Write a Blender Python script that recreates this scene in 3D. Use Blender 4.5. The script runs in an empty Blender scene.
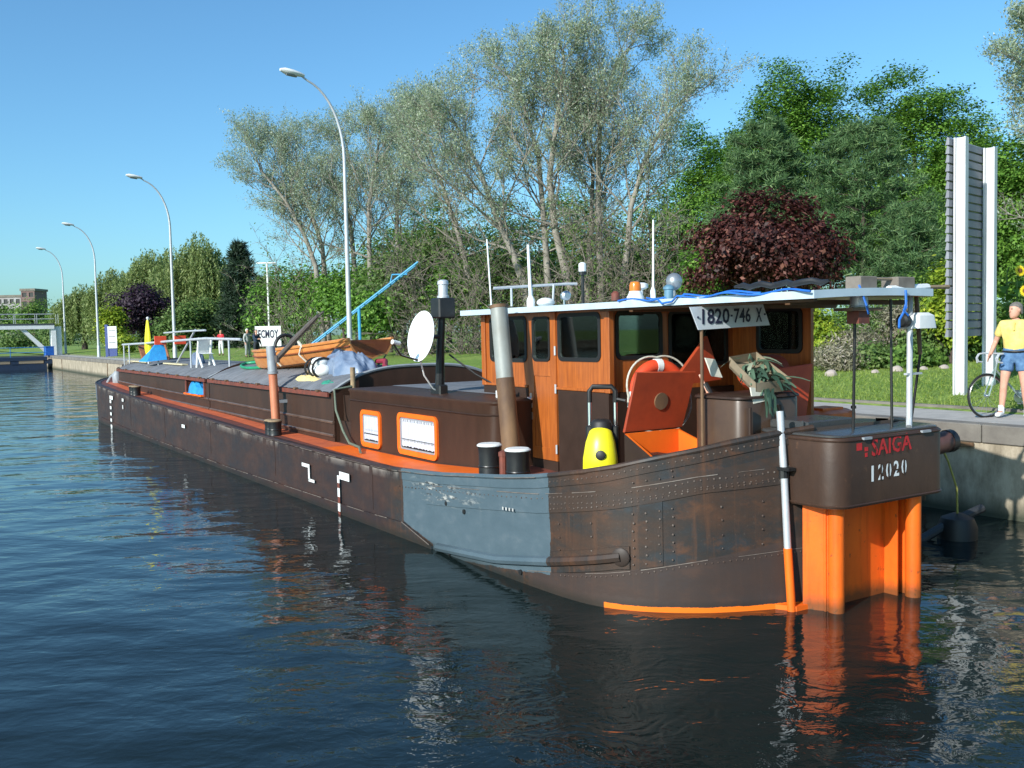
import bpy, bmesh, math, random
import numpy as np
from math import sin, cos, pi, radians, sqrt, atan2, exp
from mathutils import Vector, Matrix
SC = bpy.context.scene
COL = SC.collection
R = random.Random(7)

# ------------------------------------------------------------------ camera and frames
F, ZC = 960.0, 2.83
_p, _r = math.atan(53 / F), radians(1.2)
_fw = Vector((0, cos(_p), -sin(_p))); _r0 = Vector((1, 0, 0)); _u0 = Vector((0, sin(_p), cos(_p)))
CR = cos(_r) * _r0 - sin(_r) * _u0
CU = sin(_r) * _r0 + cos(_r) * _u0
DV = Vector((-.540, .8417, 0)).normalized()          # along the canal, stern to bow
NV = Vector((DV.y, -DV.x, 0))                        # across, towards the quay

def B(s, t, z):
    """canal coordinates (along, across, up) to world"""
    return DV * s + NV * (t + 8.5) + Vector((0, 0, z))
def I(x, y, z):
    return Vector((x, y, z))
def gz(t, s=0.0):
    """height of the land behind the quay"""
    if t < 6.7: return 1.33
    return 1.37 + .72 * (1 - exp(-(t - 6.7) / 8.0))
def st(P):
    return P.x * DV.x + P.y * DV.y, P.x * NV.x + P.y * NV.y - 8.5
def land(u, d):
    """a point of the land, d metres ahead and u*d sideways"""
    P = Vector((u * d, d, 0)); s, t = st(P); P.z = gz(t); return P
def U(px): return (px - 512) / F

# ------------------------------------------------------------------ materials
def nt(name):
    m = bpy.data.materials.new(name); m.use_nodes = True
    n = m.node_tree.nodes; l = m.node_tree.links
    return m, n, l, n['Principled BSDF']
def add(n, typ, **kw):
    o = n.new(typ)
    for k, v in kw.items():
        if k in o.inputs.keys(): o.inputs[k].default_value = v
        else: setattr(o, k, v)
    return o
def rgb(c): return (c[0], c[1], c[2], 1)
def mat(name, c, rough=.5, metal=0., c2=None, scale=6., bump=0., bscale=30., spec=.5, stretch=(1, 1, 1), lo=.35, hi=.65, coat=0., detail=6.):
    m, n, l, b = nt(name)
    b.inputs['Base Color'].default_value = rgb(c)
    b.inputs['Roughness'].default_value = rough
    b.inputs['Metallic'].default_value = metal
    b.inputs['Specular IOR Level'].default_value = spec
    b.inputs['Coat Weight'].default_value = coat
    if c2 is None: c2 = tuple(x * .72 for x in c)
    tc = add(n, 'ShaderNodeTexCoord'); mp = add(n, 'ShaderNodeMapping'); mp.inputs['Scale'].default_value = stretch
    l.new(tc.outputs['Object'], mp.inputs['Vector'])
    no = add(n, 'ShaderNodeTexNoise', Scale=scale, Detail=detail, Roughness=.62)
    l.new(mp.outputs['Vector'], no.inputs['Vector'])
    rp = add(n, 'ShaderNodeValToRGB'); e = rp.color_ramp.elements
    e[0].position, e[1].position = lo, hi; e[0].color, e[1].color = rgb(c), rgb(c2)
    l.new(no.outputs['Fac'], rp.inputs['Fac']); l.new(rp.outputs['Color'], b.inputs['Base Color'])
    ro = add(n, 'ShaderNodeMapRange'); ro.inputs['To Min'].default_value = max(0, rough - .1); ro.inputs['To Max'].default_value = min(1, rough + .12)
    l.new(no.outputs['Fac'], ro.inputs['Value']); l.new(ro.outputs['Result'], b.inputs['Roughness'])
    if bump:
        n2 = add(n, 'ShaderNodeTexNoise', Scale=bscale, Detail=4.); l.new(mp.outputs['Vector'], n2.inputs['Vector'])
        bp = add(n, 'ShaderNodeBump', Strength=bump, Distance=.02); l.new(n2.outputs['Fac'], bp.inputs['Height']); l.new(bp.outputs['Normal'], b.inputs['Normal'])
    return m
def flat(name, c, rough=.5, metal=0., spec=.5):
    m, n, l, b = nt(name)
    b.inputs['Base Color'].default_value = rgb(c); b.inputs['Roughness'].default_value = rough
    b.inputs['Metallic'].default_value = metal; b.inputs['Specular IOR Level'].default_value = spec
    return m
def leafmat(name, c1, c2, trans=.3, rough=.55, c3=None):
    m, n, l, b = nt(name)
    g = add(n, 'ShaderNodeNewGeometry'); rp = add(n, 'ShaderNodeValToRGB'); e = rp.color_ramp.elements
    e[0].color, e[1].color = rgb(c1), rgb(c2)
    if c3: x = e.new(.86); x.color = rgb(c2); e[-1].position = 1; e[-1].color = rgb(c3)
    l.new(g.outputs['Random Per Island'], rp.inputs['Fac'])
    l.new(rp.outputs['Color'], b.inputs['Base Color']); b.inputs['Roughness'].default_value = rough
    b.inputs['Specular IOR Level'].default_value = .35
    tr = add(n, 'ShaderNodeBsdfTranslucent'); l.new(rp.outputs['Color'], tr.inputs['Color'])
    mx = add(n, 'ShaderNodeMixShader'); mx.inputs['Fac'].default_value = trans
    l.new(b.outputs[0], mx.inputs[1]); l.new(tr.outputs[0], mx.inputs[2])
    l.new(mx.outputs[0], n['Material Output'].inputs['Surface'])
    return m

# ------------------------------------------------------------------ mesh building
WL = {}
class MB:
    def __init__(s, fr=B): s.V = []; s.Fc = []; s.M = []; s.UV = []; s.fr = fr
    def add(s, pts, faces, m=0, uv=None):
        o = len(s.V)
        s.V += [s.fr(*p) for p in pts]; s.UV += (uv if uv else [(p[0], p[2]) for p in pts])
        for f in faces: s.Fc.append([i + o for i in f]); s.M.append(m)
        return s
    def box(s, x0, x1, y0, y1, z0, z1, m=0):
        p = [(x, y, z) for z in (z0, z1) for y in (y0, y1) for x in (x0, x1)]
        return s.add(p, [(0, 2, 3, 1), (4, 5, 7, 6), (0, 1, 5, 4), (2, 6, 7, 3), (0, 4, 6, 2), (1, 3, 7, 5)], m)
    def hexa(s, lo, hi, m=0):
        """two quads (lists of four points) joined to a solid"""
        return s.add(list(lo) + list(hi), [(0, 3, 2, 1), (4, 5, 6, 7), (0, 1, 5, 4), (1, 2, 6, 5), (2, 3, 7, 6), (3, 0, 4, 7)], m)
    def quad(s, a, b, c, d, m=0): return s.add([a, b, c, d], [(0, 1, 2, 3)], m)
    def loft(s, rings, m=0, cap=True, close=True):
        k = len(rings[0]); p = [q for r in rings for q in r]; f = []
        for i in range(len(rings) - 1):
            for j in range(k if close else k - 1):
                a = i * k + j; b = i * k + (j + 1) % k; f.append((a, b, b + k, a + k))
        if cap: f.append(tuple(range(k - 1, -1, -1))); f.append(tuple(range((len(rings) - 1) * k, len(rings) * k)))
        return s.add(p, f, m)
    def tube(s, pts, r, n=8, m=0, cap=True, closed=False):
        P = [Vector(p) for p in pts]; k = len(P); rr = r if isinstance(r, (list, tuple)) else [r] * k
        T = []
        for i in range(k):
            a = P[(i - 1) % k] if closed else P[max(i - 1, 0)]; b = P[(i + 1) % k] if closed else P[min(i + 1, k - 1)]
            T.append((b - a).normalized() if (b - a).length > 1e-9 else Vector((0, 0, 1)))
        u = T[0].orthogonal().normalized(); rings = []
        for i in range(k):
            u = (u - T[i] * u.dot(T[i]))
            u = u.normalized() if u.length > 1e-6 else T[i].orthogonal().normalized()
            w = T[i].cross(u)
            rings.append([tuple(P[i] + (u * cos(2 * pi * j / n) + w * sin(2 * pi * j / n)) * rr[i]) for j in range(n)])
        if closed: rings.append(rings[0]); cap = False
        return s.loft(rings, m, cap)
    def rod(s, a, b, r, n=8, m=0, r2=None): return s.tube([a, b], [r, r if r2 is None else r2], n, m)
    def lathe(s, c, prof, n=16, m=0, ax=(0, 0, 1), cap=True):
        A = Vector(ax).normalized(); u = A.orthogonal().normalized(); w = A.cross(u); c = Vector(c)
        return s.loft([[tuple(c + A * h + (u * cos(2 * pi * j / n) + w * sin(2 * pi * j / n)) * max(r, 1e-4)) for j in range(n)] for r, h in prof], m, cap)
    def ball(s, c, r, n=12, m=0):
        if not isinstance(r, (tuple, list)): r = (r, r, r)
        k = max(4, n // 2)
        return s.loft([[(c[0] + r[0] * sin(pi * i / k + 1e-3) * cos(2 * pi * j / n), c[1] + r[1] * sin(pi * i / k + 1e-3) * sin(2 * pi * j / n), c[2] - r[2] * cos(pi * i / k)) for j in range(n)] for i in range(k + 1)], m)
    def prism(s, poly, o, e1, e2, th, m=0):
        """2-D outline on plane o,e1,e2 pushed by vector th"""
        o, e1, e2, th = Vector(o), Vector(e1), Vector(e2), Vector(th)
        a = [tuple(o + e1 * x + e2 * y) for x, y in poly]; b = [tuple(o + e1 * x + e2 * y + th) for x, y in poly]
        return s.loft([a, b], m)
    def frame(s, out, inn, o, e1, e2, th, m=0):
        """ring between two outlines with the same number of points"""
        o, e1, e2, th = Vector(o), Vector(e1), Vector(e2), Vector(th)
        g = lambda q, k: [tuple(o + e1 * x + e2 * y + th * k) for x, y in q]
        return s.loft([g(out, 0), g(out, 1), g(inn, 1), g(inn, 0), g(out, 0)], m, cap=False)
    def build(s, name, mats, parent=None, base=None, ang=35, bevel=0., recalc=True, seg=1, group=None):
        if not isinstance(mats, (list, tuple)): mats = [mats]
        V = s.V
        lo = Vector([min(v[i] for v in V) for i in range(3)]); hi = Vector([max(v[i] for v in V) for i in range(3)])
        c = Vector(base) if base is not None else Vector(((lo.x + hi.x) / 2, (lo.y + hi.y) / 2, lo.z))
        me = bpy.data.meshes.new(name)
        me.from_pydata([tuple(v - c) for v in V], [], s.Fc)
        for m in mats: me.materials.append(m)
        me.polygons.foreach_set('material_index', s.M)
        uvl = me.uv_layers.new(name='su')
        vi = np.empty(len(me.loops), dtype=np.int32); me.loops.foreach_get('vertex_index', vi)
        uvl.data.foreach_set('uv', np.array(s.UV, dtype=np.float32)[vi].ravel())
        if recalc or bevel:
            bm = bmesh.new(); bm.from_mesh(me)
            bmesh.ops.recalc_face_normals(bm, faces=bm.faces)
            if bevel:
                ed = [e for e in bm.edges if len(e.link_faces) == 2 and e.calc_face_angle(0) > radians(40)]
                bmesh.ops.bevel(bm, geom=ed, offset=bevel, segments=seg, profile=.5, affect='EDGES')
            bm.to_mesh(me); bm.free()
        me.polygons.foreach_set('use_smooth', [True] * len(me.polygons))
        me.set_sharp_from_angle(angle=radians(ang))
        return link(name, me, c, parent)
def link(name, me, c, parent=None):
    o = bpy.data.objects.new(name, me); COL.objects.link(o)
    WL[o.name] = Vector(c)
    if parent is not None:
        o.parent = parent; o.location = Vector(c) - WL[parent.name]
    else: o.location = c
    return o
def tag(o, label, cat, group=None, kind=None):
    o['label'] = label
    if cat: o['category'] = cat
    if group: o['group'] = group
    if kind: o['kind'] = kind
    return o
def thing(name, base, label, cat, group=None):
    o = bpy.data.objects.new(name, None); COL.objects.link(o); o.location = base; o.empty_display_size = .2
    WL[o.name] = Vector(base)
    return tag(o, label, cat, group)
def structure(o): o['kind'] = 'structure'; return o
def dup(root, loc, label=None, name=None):
    c = root.copy(); COL.objects.link(c); c.location = loc; WL[c.name] = Vector(loc)
    if label: c['label'] = label
    for ch in list(root.children):
        d = ch.copy(); COL.objects.link(d); d.parent = c
        for g in list(ch.children):
            e = g.copy(); COL.objects.link(e); e.parent = d
    return c
def rrect(w, h, r, k=4, cx=0, cy=0):
    q = []
    for (sx, sy, a0) in ((1, 1, 0), (-1, 1, 90), (-1, -1, 180), (1, -1, 270)):
        for i in range(k + 1):
            a = radians(a0 + 90 * i / k); q.append((cx + sx * (w / 2 - r) + r * cos(a), cy + sy * (h / 2 - r) + r * sin(a)))
    return q
def lettering(mb, txt, o, e1, e2, width, height, m=0, bold=.02, lift=0.003):
    """text as flat letter faces filling width x height on plane o (lower left), e1, e2"""
    cu = bpy.data.curves.new('txt', 'FONT'); cu.body = txt; cu.offset = bold; cu.resolution_u = 2
    ob = bpy.data.objects.new('txt', cu); COL.objects.link(ob)
    dg = bpy.context.evaluated_depsgraph_get(); me = bpy.data.meshes.new_from_object(ob.evaluated_get(dg))
    co = [v.co.copy() for v in me.vertices]; fs = [tuple(p.vertices) for p in me.polygons]
    bpy.data.objects.remove(ob); bpy.data.curves.remove(cu); bpy.data.meshes.remove(me)
    x0, x1 = min(c.x for c in co), max(c.x for c in co); y0, y1 = min(c.y for c in co), max(c.y for c in co)
    o, e1, e2 = Vector(o), Vector(e1), Vector(e2); nn = e1.cross(e2).normalized()
    mb.add([tuple(o + e1 * ((c.x - x0) / (x1 - x0) * width) + e2 * ((c.y - y0) / (y1 - y0) * height)) for c in co], fs, m)
def lerp(x, tab):
    if x <= tab[0][0]: return tab[0][1]
    for (a, b), (c, d) in zip(tab, tab[1:]):
        if x <= c: return b + (d - b) * (x - a) / (c - a)
    return tab[-1][1]
def pnt(s, t, z): return (s, t, z)

# ------------------------------------------------------------------ shared materials
M = {}
M['brown'] = mat('brown_paint', (.040, .021, .014), .45, c2=(.060, .030, .019), scale=2.2, bump=.06, bscale=10, spec=.3, stretch=(1.2, 1.2, .35), lo=.38, hi=.7)
M['darkbrown'] = mat('dark_brown_paint', (.030, .017, .012), .5, c2=(.042, .023, .016), scale=3, spec=.3)
M['deckred'] = mat('red_lead_deck', (.62, .135, .045), .6, c2=(.42, .085, .035), scale=4, stretch=(1, 1, 1), lo=.4, hi=.7)
M['rustyred'] = mat('rusty_red', (.2, .05, .03), .65, c2=(.1, .035, .025), scale=5)
M['orange'] = mat('orange_paint', (.86, .155, .012), .5, c2=(.70, .115, .012), scale=2.2, lo=.42, hi=.75, stretch=(1, 1, .4), bump=.08, bscale=7, spec=.3)
M['redlid'] = mat('red_lid_paint', (.36, .05, .016), .6, c2=(.26, .038, .014), scale=4, spec=.25)
M['wood'] = mat('varnished_wood', (.46, .125, .022), .36, c2=(.19, .042, .009), scale=7, stretch=(4, 4, .3), lo=.32, hi=.8, coat=.2, detail=10.)
M['woodpale'] = mat('weathered_wood', (.34, .24, .13), .7, c2=(.22, .15, .09), scale=8)
M['boatwood'] = mat('orange_brown_boat_varnish', (.62, .25, .065), .42, c2=(.5, .18, .045), scale=5, coat=.2)
M['boatdark'] = mat('dark_boat_varnish', (.28, .075, .022), .45, c2=(.2, .05, .018), scale=5)
M['black'] = mat('black_paint', (.012, .012, .013), .4, c2=(.02, .02, .02), scale=6)
M['rubber'] = flat('black_rubber', (.012, .012, .012), .55)
M['white'] = mat('white_paint', (.78, .79, .78), .45, c2=(.68, .69, .67), scale=4)
M['roofwhite'] = mat('pale_roof_paint', (.50, .60, .66), .5, c2=(.40, .50, .56), scale=3)
M['steel'] = flat('bright_steel', (.62, .63, .64), .28, 1.)
M['postwhite'] = mat('weathered_white_post', (.62, .63, .64), .55, c2=(.48, .48, .48), scale=3, stretch=(2, 2, .25))
M['galv'] = mat('galvanised_steel', (.56, .58, .6), .5, .3, c2=(.46, .48, .5), scale=6)
M['grey'] = mat('grey_paint', (.3, .32, .34), .5, c2=(.24, .26, .28), scale=5)
M['hatchgrey'] = mat('grey_hatch_boards', (.19, .195, .21), .75, c2=(.12, .125, .135), scale=2.2, bump=.2, bscale=10)
M['glass'] = None
m, n, l, b = nt('dark_window_glass'); fz = add(n, 'ShaderNodeFresnel', IOR=1.55); tb_ = add(n, 'ShaderNodeBsdfTransparent'); tb_.inputs[0].default_value = (.80, .88, .85, 1); gl_ = add(n, 'ShaderNodeBsdfGlossy'); gl_.inputs['Roughness'].default_value = .02; gl_.inputs['Color'].default_value = (.85, .9, .9, 1)
mx_ = add(n, 'ShaderNodeMixShader'); l.new(fz.outputs[0], mx_.inputs[0]); l.new(tb_.outputs[0], mx_.inputs[1]); l.new(gl_.outputs[0], mx_.inputs[2]); l.new(mx_.outputs[0], n['Material Output'].inputs['Surface']); n.remove(b); M['glass'] = m
M['curtain'] = mat('white_net_curtain', (.54, .56, .62), .9, c2=(.36, .39, .46), scale=30, stretch=(4, 4, .2))
M['yellow'] = mat('yellow_plastic', (.83, .76, .02), .35, c2=(.75, .66, .02), scale=4)
M['blueplastic'] = mat('blue_plastic_sheet', (.03, .3, .62), .35, c2=(.02, .2, .5), scale=4, bump=.4, bscale=12)
M['blue'] = mat('blue_paint', (.03, .2, .5), .45, c2=(.02, .15, .42), scale=5)
M['skyblue'] = mat('pale_blue_paint', (.05, .36, .62), .5, c2=(.04, .28, .55), scale=5)
M['lifered'] = mat('lifebuoy_red', (.75, .08, .025), .5, c2=(.66, .06, .02), scale=6)
M['rope'] = mat('pale_rope', (.62, .6, .52), .9, c2=(.45, .42, .34), scale=40)
M['greenplastic'] = mat('green_plastic', (.02, .3, .14), .45, c2=(.02, .22, .1), scale=6)
M['plate'] = mat('plate_pale_grey', (.62, .66, .7), .5, c2=(.56, .6, .65), scale=8)
M['ink'] = flat('dark_blue_ink', (.012, .016, .05), .6)
M['redink'] = mat('faded_red_paint', (.55, .015, .02), .6, c2=(.38, .02, .02), scale=30)
M['rust'] = mat('rusty_steel', (.10, .055, .032), .7, .1, c2=(.22, .125, .06), scale=3, stretch=(1, 1, .4), lo=.35, hi=.65)
M['tarmac'] = None

def hull_paint():
    """weathered riveted hull: u = metres along, v = height; rust, a grey repainted patch, orange foot at the stern"""
    m, n, l, b = nt('weathered_hull_paint')
    uv = add(n, 'ShaderNodeUVMap'); uv.uv_map = 'su'
    sp = add(n, 'ShaderNodeSeparateXYZ'); l.new(uv.outputs['UV'], sp.inputs[0]); S, Z = sp.outputs[0], sp.outputs[1]
    def mth(op, a, bb=None, c=None, clamp=False):
        k = add(n, 'ShaderNodeMath'); k.operation = op; k.use_clamp = clamp
        for i, v in enumerate((a, bb, c)):
            if v is None: continue
            if isinstance(v, (int, float)): k.inputs[i].default_value = v
            else: l.new(v, k.inputs[i])
        return k.outputs[0]
    def noise(sc, stretch, det=6., w=0.):
        mp = add(n, 'ShaderNodeMapping'); mp.inputs['Scale'].default_value = stretch; mp.inputs['Location'].default_value = (w, w * 1.7, 0)
        l.new(uv.outputs['UV'], mp.inputs['Vector'])
        k = add(n, 'ShaderNodeTexNoise', Scale=sc, Detail=det, Roughness=.65); l.new(mp.outputs[0], k.inputs['Vector']); return k.outputs['Fac']
    def ramp(f, stops):
        k = add(n, 'ShaderNodeValToRGB'); e = k.color_ramp.elements
        e[0].position, e[0].color = stops[0][0], rgb(stops[0][1]); e[1].position, e[1].color = stops[-1][0], rgb(stops[-1][1])
        for p_, c_ in stops[1:-1]: x = e.new(p_); x.color = rgb(c_)
        l.new(f, k.inputs['Fac']); return k.outputs['Color']
    def mix(f, a, c):
        k = add(n, 'ShaderNodeMix'); k.data_type = 'RGBA'
        if isinstance(f, (int, float)): k.inputs[0].default_value = f
        else: l.new(f, k.inputs[0])
        for i, v in ((6, a), (7, c)):
            if isinstance(v, tuple): k.inputs[i].default_value = rgb(v)
            else: l.new(v, k.inputs[i])
        return k.outputs[2]
    def step(v, e0, e1):
        k = add(n, 'ShaderNodeMapRange'); k.interpolation_type = 'LINEAR'; k.inputs['From Min'].default_value = e0; k.inputs['From Max'].default_value = e1
        l.new(v, k.inputs['Value']); return k.outputs['Result']
    n1 = noise(1.1, (1, 2.2, 1)); n2 = noise(3.2, (1.0, 1.6, 1), 8, 5); streak = noise(1.0, (9, .7, 1), 6, 11); fine = noise(30, (1, 1, 1), 4, 3)
    base = ramp(n1, [(.30, (.028, .038, .046)), (.44, (.032, .028, .026)), (.58, (.052, .032, .023)), (.75, (.075, .038, .024))])
    rust = ramp(n2, [(.3, (.045, .026, .018)), (.7, (.11, .048, .024))])
    col = mix(mth('MULTIPLY', step(n2, .52, .66), .7), base, rust)
    col = mix(mth('MULTIPLY', step(streak, .53, .70), .6), col, (.115, .052, .027))
    col = mix(mth('MULTIPLY', step(noise(1.0, (16, .5, 1), 6, 77), .56, .7), .5), col, (.018, .014, .013))
    col = mix(mth('MULTIPLY', step(fine, .6, .75), .25), col, (.16, .13, .11))
    # long reach forward is darker, with a purple-brown cast
    fwd = step(S, 12.0, 12.6)
    colf = ramp(n1, [(.3, (.024, .021, .024)), (.5, (.040, .024, .021)), (.72, (.066, .033, .024))])
    colf = mix(mth('MULTIPLY', step(streak, .55, .7), .4), colf, (.075, .045, .034))
    col = mix(fwd, col, colf)
    # riveted strake band reads redder, lower plating purple brown
    zb = mth('MULTIPLY_ADD', mth('SUBTRACT', 8.4, S), .18, .86)
    band = mth('MULTIPLY', mth('GREATER_THAN', Z, zb), mth('LESS_THAN', Z, mth('ADD', zb, .22)))
    col = mix(mth('MULTIPLY', mth('MULTIPLY', band, mth('LESS_THAN', S, 8.39)), .55), col, mix(n2, (.07, .042, .028), (.042, .028, .022)))
    zl = mth('MULTIPLY_ADD', mth('SUBTRACT', 8.4, S), .17, .23)
    low = mth('MULTIPLY', mth('LESS_THAN', Z, zl), mth('LESS_THAN', S, 8.8))
    col = mix(mth('MULTIPLY', low, .7), col, mix(n1, (.068, .045, .038), (.045, .033, .030)))
    # grey repainted patch between two sharp vertical edges
    wob = mth('ADD', mth('MULTIPLY', mth('SUBTRACT', fine, .5), .03), mth('MULTIPLY', mth('SUBTRACT', n2, .5), .07))
    zp = mth('MINIMUM', mth('MULTIPLY_ADD', mth('SUBTRACT', S, 11.05), -.105, -.07), .25)
    zp = add(n, 'ShaderNodeMapRange'); zp.inputs['From Min'].default_value = 8.4; zp.inputs['From Max'].default_value = 11.02; zp.inputs['To Min'].default_value = .2; zp.inputs['To Max'].default_value = -.09
    l.new(S, zp.inputs['Value'])
    zq = add(n, 'ShaderNodeMapRange'); zq.inputs['From Min'].default_value = 11.05; zq.inputs['From Max'].default_value = 11.9; zq.inputs['To Min'].default_value = .06; zq.inputs['To Max'].default_value = .24
    l.new(S, zq.inputs['Value'])
    zlow = mth('ADD', mth('MULTIPLY', zp.outputs[0], mth('LESS_THAN', S, 11.05)), mth('MULTIPLY', zq.outputs[0], mth('GREATER_THAN', S, 11.05)))
    sw = mth('ADD', S, wob)
    pan = mth('MULTIPLY', mth('MULTIPLY', mth('GREATER_THAN', sw, 8.39), mth('LESS_THAN', sw, 11.9)), mth('GREATER_THAN', mth('ADD', Z, wob), zlow))
    gcol = ramp(n2, [(.3, (.066, .098, .118)), (.55, (.078, .112, .134)), (.75, (.105, .135, .155))])
    gcol = mix(mth('MULTIPLY', step(streak, .58, .75), .35), gcol, (.14, .17, .185))
    # scraped paint along the top of the patch: bare pale metal and black scars
    scr_z = mth('MULTIPLY', step(Z, .60, .74), mth('SUBTRACT', 1., step(Z, .86, .93)))
    scr_s = mth('MULTIPLY', step(S, 9.6, 10.7), mth('SUBTRACT', 1., step(S, 11.2, 11.7)))
    chip = noise(2.6, (1.0, 5.5, 1), 10, 21)
    sc = mth('MULTIPLY', mth('MULTIPLY', scr_z, scr_s), step(chip, .50, .60))
    gcol = mix(sc, gcol, mix(step(noise(9, (1, 2, 1), 5, 31), .45, .55), (.03, .03, .03), (.46, .45, .41)))
    col = mix(pan, col, gcol)
    # scuffed pale edge below the gunwale and along the chine
    sh = add(n, 'ShaderNodeAttribute'); sh.attribute_name = 'edge'
    col = mix(mth('MULTIPLY', mth('MULTIPLY', sh.outputs['Fac'], step(noise(2.2, (1, .6, 1), 8, 41), .46, .6)), .75), col, (.40, .35, .31))
    # water stain: dark wet line and orange foot at the stern
    wet = mth('SUBTRACT', 1., step(Z, .03, .12))
    col = mix(mth('MULTIPLY', wet, .55), col, (.014, .016, .012))
    foot = mth('MULTIPLY', mth('LESS_THAN', S, 7.62), mth('LESS_THAN', Z, mth('ADD', .055, mth('MULTIPLY', wob, .5))))
    col = mix(foot, col, (.85, .17, .012))
    l.new(col, b.inputs['Base Color'])
    b.inputs['Specular IOR Level'].default_value = .3; rr = mth('MULTIPLY_ADD', n2, .35, .34); l.new(rr, b.inputs['Roughness'])
    bp = add(n, 'ShaderNodeBump', Strength=.35, Distance=.06); h = mth('ADD', mth('MULTIPLY', noise(.9, (1.3, .8, 1), 2, 51), 1.0), mth('MULTIPLY', n2, .12))
    l.new(h, bp.inputs['Height']); l.new(bp.outputs[0], b.inputs['Normal'])
    return m
M['hull'] = hull_paint()
def stained(name, c, c2, zw, dirt=(.05, .045, .02), rough=.5):
    """painted steel with runs, chips and a dirty band where it meets the water (v = height)"""
    m, n, l, b = nt(name); uv = add(n, 'ShaderNodeUVMap'); uv.uv_map = 'su'; tc = add(n, 'ShaderNodeTexCoord')
    def nz(sc, st_, det=8.):
        mp = add(n, 'ShaderNodeMapping'); mp.inputs['Scale'].default_value = st_; l.new(tc.outputs['Object'], mp.inputs[0]); k = add(n, 'ShaderNodeTexNoise', Scale=sc, Detail=det, Roughness=.65); l.new(mp.outputs[0], k.inputs[0]); return k.outputs[0]
    def rng_(v, a, b_):
        k = add(n, 'ShaderNodeMapRange'); k.inputs['From Min'].default_value = a; k.inputs['From Max'].default_value = b_; l.new(v, k.inputs[0]); return k.outputs[0]
    def mixc(f, a, c_):
        k = add(n, 'ShaderNodeMix'); k.data_type = 'RGBA'; l.new(f, k.inputs[0])
        for i, v in ((6, a), (7, c_)):
            if isinstance(v, tuple): k.inputs[i].default_value = rgb(v)
            else: l.new(v, k.inputs[i])
        return k.outputs[2]
    def mul(a, f):
        k = add(n, 'ShaderNodeMath'); k.operation = 'MULTIPLY'; l.new(a, k.inputs[0]); k.inputs[1].default_value = f; return k.outputs[0]
    col = mixc(rng_(nz(1.6, (1, 1, .6)), .35, .7), c, c2)
    col = mixc(mul(rng_(nz(2.2, (7, 7, .5)), .52, .70), .38), col, tuple(x * .45 for x in c2))
    col = mixc(mul(rng_(nz(9, (1, 1, 1)), .62, .69), .8), col, (.09, .045, .025))
    sx_ = add(n, 'ShaderNodeSeparateXYZ'); l.new(uv.outputs[0], sx_.inputs[0]); ad = add(n, 'ShaderNodeMath'); ad.operation = 'MULTIPLY_ADD'; l.new(nz(7, (1, 1, .4)), ad.inputs[0]); ad.inputs[1].default_value = -.16; l.new(sx_.outputs[1], ad.inputs[2])
    col = mixc(mul(rng_(ad.outputs[0], zw, zw - .12), .75), col, dirt)
    l.new(col, b.inputs['Base Color']); b.inputs['Roughness'].default_value = rough; b.inputs['Specular IOR Level'].default_value = .3
    bp = add(n, 'ShaderNodeBump', Strength=.25, Distance=.03); l.new(nz(2.5, (1, 1, 1), 5.), bp.inputs['Height']); l.new(bp.outputs[0], b.inputs['Normal'])
    return m
M['rudder'] = stained('rudder_orange', (.86, .155, .012), (.66, .10, .012), .09)
M['boxbrown'] = stained('stern_box_brown', (.036, .020, .014), (.066, .034, .020), -9.)
# ================================================================== THE BARGE
TC = -.2
HALF = [(6.42, .62), (6.55, .98), (6.75, 1.44), (6.95, 1.77), (7.3, 2.14), (7.7, 2.37), (8.2, 2.46), (9., 2.49), (35.2, 2.48), (36.3, 2.40), (37.3, 2.15), (38.2, 1.72), (38.9, 1.15), (39.3, .6), (39.42, .08)]
SHEER = [(5.5, 1.84), (6.42, 1.80), (6.6, 1.74), (6.9, 1.62), (7.6, 1.41), (8.57, 1.24), (9.3, 1.15), (9.96, 1.09), (11, .99), (12.4, .91), (14.8, .90), (18, .92), (22.6, 1.0), (28, 1.07), (32.5, 1.16), (36.5, 1.3), (38.5, 1.4), (40.5, 1.5)]
def sheer(s): return lerp(s, SHEER)
def smooth_path(tab, n_sub=6):
    out = []
    for i in range(len(tab) - 1):
        p0, p1, p2, p3 = tab[max(i - 1, 0)], tab[i], tab[i + 1], tab[min(i + 2, len(tab) - 1)]
        long = p2[0] - p1[0] > 3
        k = 60 if p2[0] - p1[0] > 10 else n_sub
        for j in range(k):
            u = j / k
            if long: out.append((p1[0] + (p2[0] - p1[0]) * u, p1[1] + (p2[1] - p1[1]) * u)); continue
            d1 = ((p2[0] - p0[0]) / 2, (p2[1] - p0[1]) / 2); d2 = ((p3[0] - p1[0]) / 2, (p3[1] - p1[1]) / 2)
            if p1[0] - p0[0] > 10: d1 = (p2[0] - p1[0], p2[1] - p1[1])
            if p3[0] - p2[0] > 10: d2 = (p2[0] - p1[0], p2[1] - p1[1])
            h = (2 * u ** 3 - 3 * u * u + 1, u ** 3 - 2 * u * u + u, -2 * u ** 3 + 3 * u * u, u ** 3 - u * u)
            out.append(tuple(h[0] * p1[q] + h[1] * d1[q] + h[2] * p2[q] + h[3] * d2[q] for q in (0, 1)))
    out.append(tab[-1]); return out
PLAN = smooth_path(HALF)
ARC = [0.]
for a, b_ in zip(PLAN, PLAN[1:]): ARC.append(ARC[-1] + math.dist(a, b_))
_o = lerp(9.0, [(p[0], a) for p, a in zip(PLAN, ARC)]) - 9.0
UU = [a - _o for a in ARC]                       # u = s amidships, arc length round the ends
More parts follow.
